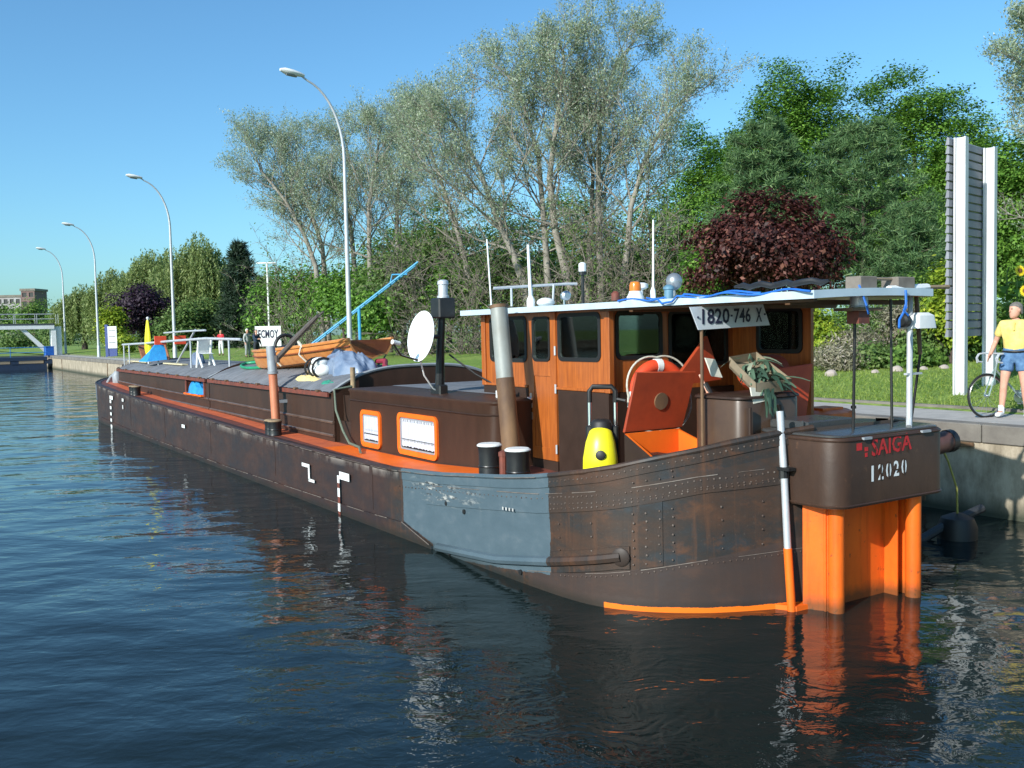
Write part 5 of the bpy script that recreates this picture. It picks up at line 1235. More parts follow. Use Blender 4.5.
mb = MB(); mb.box(107, 108.2, 4.3, 5.1, 1.32, 2.2, 0); mb.box(106.95, 108.25, 4.25, 5.15, 2.2, 2.26, 0); tag(mb.build('blue_cabinet', mat('bright_blue_box', (.015, .12, .5), .5), bevel=.03), 'bright blue metal cabinet at the foot of the footbridge', 'cabinet')
def building(P, w, d, h, floors, bays, wallm, label, name='building'):
    root = thing(name, P, label, 'building')
    f = lambda x, y, z: P + Vector((x, y, z))
    mb = MB(f); fh = h / floors; bw = w / bays
    holes = [(i * bw + bw * .18, i * bw + bw * .82, k * fh + fh * .3, k * fh + fh * .8) for i in range(bays) for k in range(floors)]
    panel(mb, (0, 0, 0), (1, 0, 0), (0, 0, 1), w, h, holes, (0, .3, 0)); mb.box(0, w, .31, d, 0, h)
    mb.build('wall', wallm, root)
    mb = MB(f); mb.box(-.3, w + .3, -.2, d + .3, h, h + .7); mb.build('parapet', M['coping'], root)
    for a, b_, c, e_ in holes: mb = MB(f); mb.box(a, b_, .2, .22, c, e_); mb.build('window_pane', M['black'], root)
    return root
brick = mat('red_brown_brick', (.20, .125, .115), .85, c2=(.15, .10, .095), scale=3)
P0 = land(U(25), 300)
building(P0 + Vector((0, 0, 0)), 4.2, 8, ZC + (341 - 291) / F * 300 - P0.z, 6, 2, brick, 'tall narrow red-brown brick tower behind the footbridge', 'brick_tower')
P1 = land(U(-24), 302)
building(P1, 15.3, 10, ZC + (341 - 297) / F * 302 - P1.z, 5, 8, mat('pale_grey_wall', (.36, .35, .36), .8, c2=(.26, .22, .22), scale=.4), 'long pale low block attached left of the brick tower', 'office_block')

# ================================================================== LARGE SIGNAL BOARD
root = thing('signal_board', B(10.4, 8.2, 1.36), 'tall grey slatted signal board on two white posts beside the cyclist', 'sign')
b0 = Vector((8.27, 17.7, 0)); b1 = Vector((9.30, 18.7, 0)); ex = (b1 - b0).normalized(); ey = Vector((-ex.y, ex.x, 0))
g0 = 1.38
def gf(x, y, z): return b0 + ex * x + ey * y + Vector((0, 0, z))
L_ = (b1 - b0).length
for x, top in ((0, 6.18), (L_, 6.16)):
    mb = MB(gf); mb.box(x - .075, x + .075, -.11, -.08, g0, top); mb.box(x - .07, x + .07, .07, .10, g0, top); mb.box(x - .02, x + .02, -.0695, .0695, g0, top); mb.build('post', M['postwhite'], root)
mb = MB(gf); z = 2.55; N = 23; hh = (6.2 - z) / N
for i in range(N):
    za, zb_ = z + i * hh, z + (i + 1) * hh - .012
    mb.hexa([(-.22, .12, za), (L_ + .1, .12, za), (L_ + .1, .19, za), (-.22, .19, za)], [(-.22, .12, zb_ - .03), (L_ + .1, .12, zb_ - .03), (L_ + .1, .16, zb_), (-.22, .16, zb_)])
mb.UV = mb.UV
mb.build('slat_panel', mat('slat_grey', (.17, .175, .20), .6, c2=(.24, .245, .27), scale=3, stretch=(1, 1, .3)), root)
mb = MB(gf); mb.box(-.5, L_ + .9, -.4, .6, g0 - .1, g0 + .05); mb.build('concrete_base', mat('pale_concrete', (.5, .48, .44), .9), root)
# ================================================================== PEOPLE
def skin_mesh(verts, edges, radii, root_i=0, sub=1):
    me = bpy.data.meshes.new('skin'); me.from_pydata([tuple(v) for v in verts], edges, []); me.update()
    o = bpy.data.objects.new('skin', me); COL.objects.link(o)
    md = o.modifiers.new('s', 'SKIN'); md.use_smooth_shade = True
    sv = me.skin_vertices[0].data
    for i, r_ in enumerate(radii): sv[i].radius = r_ if isinstance(r_, tuple) else (r_, r_); sv[i].use_root = (i == root_i)
    ms = o.modifiers.new('u', 'SUBSURF'); ms.levels = sub; ms.render_levels = sub
    dg = bpy.context.evaluated_depsgraph_get(); out = bpy.data.meshes.new_from_object(o.evaluated_get(dg))
    bpy.data.objects.remove(o); bpy.data.meshes.remove(me); return out
def add_mesh(mb, me, m=0, xf=lambda v: v):
    o = len(mb.V); mb.V += [mb.fr(*xf(v.co)) for v in me.vertices]; mb.UV += [(0, 0)] * len(me.vertices)
    for p in me.polygons: mb.Fc.append([i + o for i in p.vertices]); mb.M.append(m)
    bpy.data.meshes.remove(me)
def chain_graph(chains):
    V, E, Rr, idx = [], [], [], {}
    for ch in chains:
        prev = None
        for (p, r_) in ch:
            k = tuple(round(c, 4) for c in p)
            if k not in idx: idx[k] = len(V); V.append(p); Rr.append(r_)
            i = idx[k]
            if prev is not None and prev != i: E.append((prev, i))
            prev = i
    return V, E, Rr
skinm = mat('skin', (.62, .34, .24), .55, c2=(.55, .28, .19), scale=8)
def person(base, face, label, H=1.75, pose=None, top=None, bottom=None, shoes=None, hair=None, shorts=False, group=None, head_turn=0., fat=1.0, bald=False, fingers=True, long_sleeve=False, subs=2):
    k = H / 1.75; f = Vector((face[0], face[1], 0)).normalized(); sd = f.cross(Vector((0, 0, 1)))      # sd: the person's right
    fr = lambda x, y, z: base + sd * (x * k) + f * (y * k) + Vector((0, 0, z * k))
    root = thing('person', base, label, 'person', group)
    q = dict(hipR=(.095, 0, .93), hipL=(-.095, 0, .93), kneeR=(.12, .03, .50), kneeL=(-.12, .04, .50), ankR=(.13, -.01, .085), ankL=(-.14, .0, .085),
             shR=(.185, 0, 1.42), shL=(-.185, 0, 1.42), elR=(.25, -.03, 1.14), elL=(-.25, -.03, 1.14), wrR=(.27, .08, .90), wrL=(-.27, .08, .90))
    q.update(pose or {})
    V = {a: Vector(b_) for a, b_ in q.items()}
    pel, wai, chs, nb, nk = (0, 0, .96), (0, .015 * fat, 1.12), (0, .005, 1.32), (0, -.01, 1.46), (0, .0, 1.53)
    ch = [[(pel, (.138 * fat, .102 * fat)), (wai, (.132 * fat, .102 * fat)), (chs, (.155 * fat, .108 * fat)), (nb, (.08, .075)), (nk, (.056, .06))]]
    for sg in 'RL':
        hp, kn, an, sh_, el, wr = (tuple(V[a + sg]) for a in ('hip', 'knee', 'ank', 'sh', 'el', 'wr'))
        mid = tuple(Vector(hp).lerp(Vector(kn), .5)); cal = tuple(Vector(kn).lerp(Vector(an), .35) + Vector((0, -.012, 0)))
        toe = (an[0] * 1.15, an[1] + .16, .035)
        ch.append([(pel, (.138 * fat, .102 * fat)), (hp, .088 * fat), (mid, .078 * fat), (kn, .056), (cal, .058), (an, .036), (toe, .036)])
        ua = tuple(Vector(sh_).lerp(Vector(el), .4))
        hd = Vector(wr) + (Vector(wr) - Vector(el)).normalized() * .075
        ch.append([(chs, (.155 * fat, .108 * fat)), (sh_, .058), (ua, .050), (el, .039), (tuple(Vector(el).lerp(Vector(wr), .35)), .040), (wr, .027), (tuple(hd), (.034, .024))])
    g = chain_graph(ch)
    mb = MB(fr); add_mesh(mb, skin_mesh(*g, 0, subs))
    # head with brow, nose, jaw, ears, turned on the neck
    hc = Vector((0, .015, 1.635)); ct, snt = cos(head_turn), sin(head_turn)
    def hx(x, y, z): return (hc.x + x * ct + y * snt, hc.y - x * snt + y * ct, hc.z + z)
    rings = []
    for z, rx, ry, cy in ((-.125, .02, .03, .045), (-.112, .045, .05, .035), (-.075, .062, .075, .018), (-.03, .070, .088, .006), (.02, .076, .095, 0), (.06, .074, .093, -.004), (.09, .058, .075, -.008), (.112, .03, .04, -.01), (.118, .004, .005, -.01)):
        rings.append([hx(rx * sin(a) * (1 if cos(a) > 0 else 1.02), cy + ry * cos(a) * (1. if cos(a) > 0 else .95), z) for a in [2 * pi * i / 20 for i in range(20)]])
    mb.loft(rings, 0)
    mb.loft([[hx(x * w_, y, z) for x in (-.014, .014)] + [hx(0, y + .001, z + .012)] for y, z, w_ in ((.085, .02, .4), (.107, -.022, .9), (.088, -.034, 1.))], 0)
    for sg in (-1, 1):
        mb.lathe(hx(sg * .074, -.005, -.005), [(.022, 0), (.028, .008), (.02, .014)], 10, 0, Vector(hx(sg, -.2, 0)) - Vector(hx(0, 0, 0)))
        mb.ball(hx(sg * .03, .083, .018), .011, 8, 1)
    mb.box(0, 0, 0, 0, 0, 0) if False else None
    mb.loft([[hx(x, .083 + .006 * (1 - abs(x) / .025), z) for x in (-.025, 0, .025)] for z in (-.062, -.066, -.072)], 2)
    if fingers:
        for sg in 'RL':
            wr, el = V['wr' + sg], V['el' + sg]; d = (wr - el).normalized(); s_ = 1 if sg == 'R' else -1
            sidev = d.cross(Vector((s_, .2, 0))).normalized(); pal = wr + d * .075; bend = Vector((-s_ * .5, .35, 0))
            for i, L in enumerate((.062, .072, .068, .052)):
                o_ = pal + sidev * ((i - 1.5) * .017) + d * .012; a = o_ + d * L * .5; b2 = a + (d + bend * .9).normalized() * L * .5
                mb.tube([tuple(o_ - d * .02), tuple(o_), tuple(a), tuple(b2)], [.009, .0095, .0085, .006], 6, 0)
            o_ = wr + d * .03 - sidev * .028; a = o_ + (d * .6 - sidev * .7 + bend * .3).normalized() * .035; mb.tube([tuple(wr + d * .01), tuple(o_), tuple(a), tuple(a + d * .028)], [.012, .012, .011, .007], 6, 0)
    mb.build('body', [skinm, M['black'], mat('lips', (.42, .15, .12), .5)], root, ang=80)
    # hair cap
    if hair is not None:
        rr = []
        for z, rx, ry, cy, fa in ((-.055, .074, .06, -.045, 0), (-.02, .079, .08, -.03, 0), (.03, .081, .098, -.012, .3), (.06, .081, .10, -.008, .8), (.09, .068, .085, -.01, 1), (.116, .04, .05, -.012, 1), (.128, .004, .005, -.012, 1)):
            rr.append([hx(rx * sin(a), cy + ry * cos(a) * (fa if (cos(a) > .2 and fa < .5) else 1) * (.25 if (cos(a) > .2 and fa == 0) else 1), z) for a in [2 * pi * i / 20 for i in range(20)]])
        hb_ = MB(fr); hb_.loft(rr, 0); hb_.build('hair', hair, root, ang=80)
    # clothes follow the same skeleton, a little larger
    def wear(name, chains, material, pad):
        g = chain_graph([[(p, tuple(x + pad for x in (r_ if isinstance(r_, tuple) else (r_, r_)))) for p, r_ in c] for c in chains])
        m_ = MB(fr); add_mesh(m_, skin_mesh(*g, 0, subs)); return m_.build(name, material, root, ang=80)
    tp = [[((0, 0, .86), (.14 * fat, .105 * fat)), ((0, 0, .97), (.155 * fat, .118 * fat)), (wai, (.15 * fat, .12 * fat)), (chs, (.168 * fat, .122 * fat)), ((0, -.01, 1.45), (.085, .08))]]
    for sg in 'RL':
        sh_, el, wr = V['sh' + sg], V['el' + sg], V['wr' + sg]
        c = [(chs, (.168 * fat, .122 * fat)), (tuple(sh_), .066), (tuple(sh_.lerp(el, .4)), .058), (tuple(sh_.lerp(el, .72)), .056)]
        if long_sleeve: c += [(tuple(el), .046), (tuple(el.lerp(wr, .5)), .042), (tuple(el.lerp(wr, .93)), .034)]
        tp.append(c)
    wear('shirt', tp, top, .012)
    bt = [[((0, 0, 1.13), (.15 * fat, .122 * fat)), ((0, .01, 1.04), (.152 * fat, .12 * fat)), (pel, (.158 * fat, .118 * fat))]]
    for sg in 'RL':
        hp, kn, an = V['hip' + sg], V['knee' + sg], V['ank' + sg]
        c = [(pel, (.158 * fat, .118 * fat)), (tuple(hp), .098 * fat), (tuple(hp.lerp(kn, .42)), .088 * fat)]
        c += [(tuple(hp.lerp(kn, .55)), .088 * fat)] if shorts else [(tuple(kn), .064), (tuple(kn.lerp(an, .5)), .058), (tuple(kn.lerp(an, .93)), .052)]
        bt.append(c)
    wear('shorts' if shorts else 'trousers', bt, bottom, .020)
    for sg in 'RL':
        an = V['ank' + sg]; toe = Vector((an.x * 1.15, an.y + .17, .04))
        g = chain_graph([[(tuple(an + Vector((0, -.04, -.035))), (.046, .046)), (tuple(an.lerp(toe, .5) + Vector((0, 0, -.012))), (.050, .042)), (tuple(toe), (.046, .034))]])
        m_ = MB(fr); add_mesh(m_, skin_mesh(*g, 0, 1)); m_.build('shoe', shoes, root, ang=80)
        if shorts: m_ = MB(fr); m_.tube([tuple(an + Vector((0, 0, -.02))), tuple(an + Vector((0, 0, .05))), tuple(an + Vector((0, -.002, .10)))], [.046, .044, .047], 12); m_.build('sock', shoes, root)
    return root
grey_hair = mat('grey_brown_hair', (.10, .085, .075), .7, c2=(.2, .18, .16), scale=40)
man_b = B(8.25, 6.02, 1.335)
man = person(man_b, (-.62, -.78), 'man in yellow polo shirt and denim shorts holding a bicycle', 1.77,
             dict(hipR=(.1, 0, .93), kneeR=(.15, .05, .5), ankR=(.185, .03, .085), kneeL=(-.13, .03, .5), ankL=(-.16, -.03, .085), elR=(.29, -.05, 1.15), wrR=(.33, .10, .97), elL=(-.31, -.06, 1.16), wrL=(-.24, .12, 1.0)),
             mat('yellow_polo', (.80, .64, .20), .85, c2=(.62, .46, .12), scale=9, bump=.6, bscale=11), mat('denim_blue', (.05, .12, .25), .85, c2=(.11, .22, .38), scale=12, bump=.6, bscale=14), mat('white_sneaker', (.8, .8, .8), .6), grey_hair, True, head_turn=.75, fat=1.08)
mb = MB(lambda x, y, z: man_b + Vector((0, 0, z * 1.01)) + (Vector((-.62, -.78, 0)).normalized().cross(Vector((0, 0, 1)))) * x + Vector((-.62, -.78, 0)).normalized() * y)
mb.tube([(.176 * cos(a), .008 + .142 * sin(a), 1.01) for a in [2 * pi * i / 24 for i in range(24)]], .018, 6, closed=True); mb.build('belt', M['rubber'], man)
mb = MB(lambda x, y, z: man_b + Vector((0, 0, z * 1.01)) + (Vector((-.62, -.78, 0)).normalized().cross(Vector((0, 0, 1)))) * x + Vector((-.62, -.78, 0)).normalized() * y)
mb.tube([(.085 * sin(a), -.01 + .082 * cos(a) + .01 * abs(sin(a)), 1.472 - .025 * max(0, cos(a))) for a in [radians(18 + 324 * i / 20) for i in range(21)]], [.012] + [.019] * 19 + [.012], 6); mb.box(-.012, .012, .108, .142, 1.33, 1.45)
mb.build('collar', mat('polo_collar', (.74, .56, .16), .85), man)

# bicycle held by the man
def bicycle(P, ang, label):
    d = Vector((cos(ang), sin(ang), 0)); sdv = Vector((-d.y, d.x, 0)); root = thing('bicycle', P, label, 'bicycle')
    fr = lambda x, y, z: P + d * x + sdv * y + Vector((0, 0, z))
    Rw = .335
    for x in (0, 1.05):
        mb = MB(fr); mb.tube([(x + Rw * cos(a), 0, Rw + Rw * sin(a)) for a in [2 * pi * i / 40 for i in range(40)]], .016, 8, closed=True); w = mb.build('wheel', M['rubber'], root)
        mb = MB(fr); mb.tube([(x + (Rw - .024) * cos(a), 0, Rw + (Rw - .024) * sin(a)) for a in [2 * pi * i / 40 for i in range(40)]], .010, 6, closed=True); mb.rod((x, -.04, Rw), (x, .04, Rw), .02, 8)
        for i in range(16): a = 2 * pi * i / 16; mb.rod((x, .018 * (-1) ** i, Rw), (x + (Rw - .03) * cos(a), 0, Rw + (Rw - .03) * sin(a)), .0018, 4)
        mb.build('rim', M['steel'], w)
    mb = MB(fr); bb = (.62, 0, .29); st_ = (.70, 0, .80); hd1, hd2 = (.19, 0, .86), (.16, 0, .74)
    for a, c in ((bb, st_), (bb, hd2), (st_, hd1), (hd1, hd2)): mb.rod(a, c, .017, 8)
    for y in (-.05, .05): mb.rod((1.05, y, Rw), (.62, y * .4, .29), .010, 6); mb.rod((1.05, y, Rw), (.70, y * .3, .78), .009, 6); mb.tube([(0, y, Rw), (.10, y * .9, .62), (.15, y * .3, .74)], .011, 6)
    mb.build('frame', mat('grey_green_frame', (.35, .45, .42), .35, .3), root)
    mb = MB(fr); mb.rod((.19, 0, .86), (.21, 0, .98), .014); mb.rod((.21, 0, .98), (.12, 0, .99), .014)
    mb.tube([(.12, -.21, .99), (.12, .21, .99)], .013, 8)
    for y in (-.21, .21): mb.tube([(.12, y, .99), (.04, y * 1.02, .98), (.0, y * 1.03, .92), (.03, y * 1.03, .86), (.10, y * 1.03, .85)], .014, 8); mb.tube([(.02, y, .98), (-.02, y, .92), (-.0, y, .84)], .010, 6)
    mb.build('handlebar', M['galv'], root)
    mb = MB(fr); mb.loft([[(.58 + x, y * w_, .93 + z) for y, z in ((-.07, 0), (-.06, .03), (0, .04), (.06, .03), (.07, 0), (0, -.015))] for x, w_, in ((0, .25), (.1, .4), (.2, 1), (.27, 1), (.29, .6))]); mb.rod((.70, 0, .8), (.72, 0, .93), .013); mb.build('saddle', M['rubber'], root)
    mb = MB(fr); mb.lathe((.62, .03, .29), [(.085, 0), (.085, .008)], 18, 0, (0, 1, 0))
    for sg in (-1, 1): mb.rod((.62, sg * .06, .29), (.62 + sg * .12, sg * .06, .29 - sg * .11), .011); mb.box(.62 + sg * .12 - .04, .62 + sg * .12 + .04, min(sg * .07, sg * .15), max(sg * .07, sg * .15), .28 - sg * .11, .30 - sg * .11)
    mb.build('crank', M['steel'], root)
    return root
bicycle(B(8.55, 5.75, 1.335), radians(14), 'grey bicycle with drop handlebars standing beside the yellow-shirted man')
# small plant pot / orange leaf mat left out; distant people on the grass
def far(px, d): P = land(U(px), d); return P
person(far(222.5, 64), (-.3, -1), 'blonde woman in a red top and white trousers on the grass', 1.68, dict(elR=(.3, .1, 1.2), wrR=(.34, .26, 1.36), elL=(-.24, .05, 1.15), wrL=(-.15, .24, 1.1)), mat('red_top', (.62, .03, .04), .8), mat('white_trousers', (.75, .75, .75), .85), M['black'], mat('blonde_hair', (.55, .4, .2), .7), fat=1.0, subs=1)
person(far(248.5, 58), (.9, -.5), 'white-haired man in a pale grey shirt seen side-on', 1.72, None, mat('pale_grey_shirt', (.42, .44, .42), .85), mat('grey_trousers', (.3, .32, .32), .85), M['black'], mat('white_hair', (.75, .74, .7), .8), subs=1, long_sleeve=True)
person(far(257.5, 53.5), (.8, -.6), 'man in dark blue clothes standing before the white sign', 1.70, dict(elR=(.2, .15, 1.2), wrR=(.1, .3, 1.2)), mat('dark_blue_jacket', (.02, .04, .075), .85), mat('dark_trousers', (.02, .025, .035), .85), M['black'], grey_hair, subs=1, long_sleeve=True)

# ================================================================== VEGETATION
rng = np.random.default_rng(11)
def leaves_mesh(name, pts, size, material, aspect=.55, out=None, up=.3, jitter=.55, tri=False, dirs=None, droop=0.):
    """one mesh of many small folded leaves at pts (N,3), already relative to the tree's base"""
    N = len(pts); sz = size * (1 + jitter * rng.uniform(-1, 1, N))
    nrm = rng.normal(size=(N, 3)); nrm /= np.linalg.norm(nrm, axis=1)[:, None]
    if out is not None: nrm = nrm * .75 + out * .8
    nrm[:, 2] += up; nrm /= np.linalg.norm(nrm, axis=1)[:, None]
    d = rng.normal(size=(N, 3)) if dirs is None else dirs + rng.normal(size=(N, 3)) * .35
    d[:, 2] -= droop
    a = d - nrm * np.sum(d * nrm, axis=1)[:, None]; a /= np.linalg.norm(a, axis=1)[:, None] + 1e-9
    c = np.cross(nrm, a)
    L = a * sz[:, None]; W = c * (sz * aspect)[:, None] * .5
    if tri:
        v = np.stack([pts - W, pts + W, pts + L], 1); k = 3
    else:
        v = np.stack([pts - L * .5, pts + W + nrm * (sz * .08)[:, None], pts + L * .5, pts - W + nrm * (sz * .08)[:, None]], 1); k = 4
    return raw_mesh(name, v.reshape(-1, 3), N, k, material)
def raw_mesh(name, v, N, k, material):
    me = bpy.data.meshes.new(name); me.vertices.add(N * k); me.vertices.foreach_set('co', v.astype(np.float32).ravel())
    me.loops.add(N * k); me.loops.foreach_set('vertex_index', np.arange(N * k, dtype=np.int32))
    me.polygons.add(N); me.polygons.foreach_set('loop_start', np.arange(0, N * k, k, dtype=np.int32))
    me.materials.append(material); me.update(calc_edges=True); me.validate(); return me
def tree_thing(kind, base, label, cat, crown_me, trunk_mb, bark, group=None):
    root = thing(kind, base, label, cat, group)
    o = bpy.data.objects.new('crown', crown_me); COL.objects.link(o); o.parent = root; WL[o.name] = Vector(base)
    if trunk_mb is not None and trunk_mb.V: trunk_mb.build('trunk', bark, root, base=base, recalc=False, ang=60)
    return root
def sph_dirs(n): d = rng.normal(size=(n, 3)); return d / np.linalg.norm(d, axis=1)[:, None]
bark_grey = mat('pale_grey_bark', (.34, .31, .26), .9, c2=(.17, .15, .125), scale=3, stretch=(1, 1, .4), lo=.3, hi=.7, bump=.5, bscale=12)
bark_dark = mat('dark_bark', (.085, .065, .05), .9, c2=(.05, .04, .032), scale=4)
LF = dict(
    broad=leafmat('broad_leaf', (.045, .12, .016), (.19, .37, .05), .42, c3=(.31, .50, .10)),
    mid=leafmat('mid_leaf', (.06, .14, .025), (.19, .32, .06), .4, c3=(.30, .43, .11)),
    bush=leafmat('bush_leaf', (.06, .13, .03), (.18, .27, .07), .38, c3=(.27, .34, .13)),
    silver=leafmat('silver_leaf', (.23, .30, .16), (.46, .54, .37), .48, c3=(.72, .76, .68)),
    pine=leafmat('pine_needle', (.034, .085, .034), (.12, .215, .075), .22, c3=(.24, .34, .13)),
    fir=leafmat('fir_needle', (.010, .026, .014), (.032, .06, .026), .1),
    red=leafmat('copper_leaf', (.03, .012, .011), (.12, .034, .028), .3, c3=(.28, .12, .085)),
    plum=leafmat('plum_leaf', (.02, .012, .022), (.055, .028, .05), .25),
    willow=leafmat('willow_leaf', (.13, .19, .055), (.30, .37, .13), .42, c3=(.44, .50, .22)),
    lime=leafmat('lime_leaf', (.14, .23, .02), (.36, .46, .04), .4, c3=(.55, .56, .06)),
    dry=leafmat('dry_seedhead', (.17, .17, .09), (.40, .36, .26), .3, c3=(.55, .47, .44)),
)
def lumpy(n, rx, ry, rz, lobes, seed, extra=()):
    """clump centres over a crown made of overlapping lobes of different size"""
    r = np.random.default_rng(seed); C = []
    L = []
    for i in range(lobes):
        a = 2 * pi * i / lobes + r.uniform(-.5, .5); e = r.uniform(-.75, .95); rad = r.uniform(.38, .68)
        L.append((rx * .62 * cos(a) * sqrt(1 - e * e * .8), ry * .62 * sin(a) * sqrt(1 - e * e * .8), rz * .66 * e, r.uniform(.34, .52)))
    L.append((0, 0, 0, .62)); L.append((0, 0, rz * .35, .5)); L += [(rx * x, 0, rz * z, q) for x, z, q in extra]
    for x, y, z, q in L:
        m_ = int(n * q * q / sum(l_[3] ** 2 for l_ in L))
        d = r.normal(size=(m_, 3)); d /= np.linalg.norm(d, axis=1)[:, None]; rad = r.uniform(.55, 1.04, m_) 
        C.append(np.stack([x + d[:, 0] * rx * q * rad, y + d[:, 1] * ry * q * rad, z + d[:, 2] * rz * q * rad], 1))
    return np.concatenate(C)
def bushy(kind, px, d, ytop, wpx, label, leaf, cat='tree', ybot=None, nc=230, per=75, size=.17, clump=.42, lobes=9, group=None, trunk=.35, seed=None, bark=bark_dark, deep=.9, aspect=.6, extra=()):
    """dense tree or shrub: px, ytop, wpx give its bearing, height and spread at distance d"""
    base = land(U(px), d); hy = 331 + .021 * (512 - px)
    top = ZC + (hy - ytop) / F * d - base.z; rx = wpx / 2 / F * d; bot = trunk * top if ybot is None else max(0., ZC + (hy - ybot) / F * d - base.z)
    rz_ = (top - bot) / 2; cz_ = bot + rz_
    C = lumpy(nc, rx, rx * deep, rz_, lobes, seed or int(px * 7 + d), extra); C[:, 2] += cz_
    C = C[C[:, 2] > .05]
    off = rng.normal(size=(len(C), per, 3)) * np.array([clump, clump, clump * .62]); rad = np.linalg.norm(off, axis=2, keepdims=True)
    P = (C[:, None, :] + off).reshape(-1, 3); P = P[P[:, 2] > .02]
    o_ = P - np.array([0, 0, cz_ - rz_ * .3]); o_ /= np.linalg.norm(o_, axis=1)[:, None]
    me = leaves_mesh('crown', P, size, leaf, aspect, out=o_, up=.35)
    tb = MB(lambda x, y, z: base + Vector((x, y, z)))
    tr = max(.05, top * .017); r_ = random.Random(int(px))
    tb.tube([(0, 0, -.1), (tr * .4, 0, bot + rz_ * .3), (-tr, tr, cz_ + rz_ * .4)], [tr * 1.3, tr, tr * .4], 8)
    for i in range(7):
        a = 2 * pi * i / 7 + r_.random(); z0 = bot * .8 + (rz_ * .8) * r_.random(); L = rx * .75
        tb.tube([(0, 0, z0), (L * .5 * cos(a), L * .5 * sin(a), z0 + rz_ * .35), (L * cos(a), L * sin(a), z0 + rz_ * .55)], [tr * .5, tr * .3, tr * .1], 6)
    return tree_thing(kind, base, label, cat, me, tb, bark, group)

def silver_tree(px0, d, path, spread, label, seed, leafn=1.0, ytop_l=None, group='tall silver-leaved trees', bare=.25, kind='silver_tree', tw=.19):
    """open tree with pale trunk: path = list of (px, py) the trunk follows at distance d"""
    base = land(U(px0), d); hy = lambda px: 331 + .021 * (512 - px); r = random.Random(seed)
    T = [Vector((0, 0, -.15))] + [Vector(((px - px0) / F * d, r.uniform(-.5, .5), ZC + (hy(px) - py) / F * d - base.z)) for px, py in path]
    tb = MB(lambda x, y, z: base + Vector((x, y, z)))
    k = len(T); Ht = T[-1].z
    tb.tube(T, [tw * (1 - .88 * i / (k - 1)) + .012 for i in range(k)], 8, 0)
    tips = []; 
    def along_(P, u):
        u *= len(P) - 1; i = min(int(u), len(P) - 2); return P[i].lerp(P[i + 1], u - i), (P[i + 1] - P[i]).normalized()
    def branch(p, dr, L, rad, lev, leafy):
        n = 4; P = [p]; dd = dr.copy()
        for i in range(n):
            dd = (dd + Vector((r.gauss(0, .13), r.gauss(0, .13), r.gauss(.05, .10)))).normalized(); P.append(P[-1] + dd * (L / n))
        tb.tube(P, [rad * (1 - .8 * i / n) for i in range(n + 1)], 5 if lev < 2 else 3, 0 if lev < 2 else 1, cap=False)
        if lev == 2: 
            if leafy > r.random(): tips.append((P, L))
            return
        m_ = (9, 6)[lev] if lev < 2 else 0
        for j in range(m_):
            u = .25 + .75 * (j + r.random()) / m_; q, t_ = along_(P, min(u, .99)); ax = Vector((r.gauss(0, 1), r.gauss(0, 1), r.gauss(0, .6))); ax -= t_ * ax.dot(t_); ax.normalize()
            nd = (t_ * .75 + ax * .8 + Vector((0, 0, .22))).normalized()
            branch(q, nd, L * (.48 if lev == 0 else .52) * r.uniform(.7, 1.2), rad * .42, lev + 1, leafy)
    nb = 20
    for i in range(nb):
        u = .30 + .68 * (i + r.random() * .8) / nb; q, t_ = along_(T, min(u, .985)); a = 2.4 * i + r.random()
        ax = Vector((cos(a), sin(a) * .8, 0)); q_h = q.z / Ht
        low = q_h < .42
        L = spread * (1.55 - .95 * q_h) * r.uniform(.75, 1.2) * (.8 if low else 1)
        branch(q, (ax * (1.0 if low else .72) + t_ * (.35 if low else .85)).normalized(), L, tw * .36 * (1.2 - .8 * q_h), 0, bare if low else (.72 if q_h < .6 else .75))
    pts = []; ds = []
    for P, L in tips:
        for _ in range(int(24 * leafn)):
            q, t_ = along_(P, r.uniform(.15, .999)); pts.append((q.x + r.gauss(0, .15), q.y + r.gauss(0, .15), q.z + r.gauss(0, .15))); ds.append(t_)
    P = np.array(pts) if pts else np.zeros((1, 3)); D = np.array([tuple(v) for v in ds])
    me = leaves_mesh('crown', P, .10, LF['silver'], .40, up=.25, dirs=D)
    return tree_thing(kind, base, label, 'tree', me, tb, [bark_grey, twigm], group)
twigm = mat('grey_brown_twig', (.20, .17, .135), .9, c2=(.13, .11, .085), scale=5)

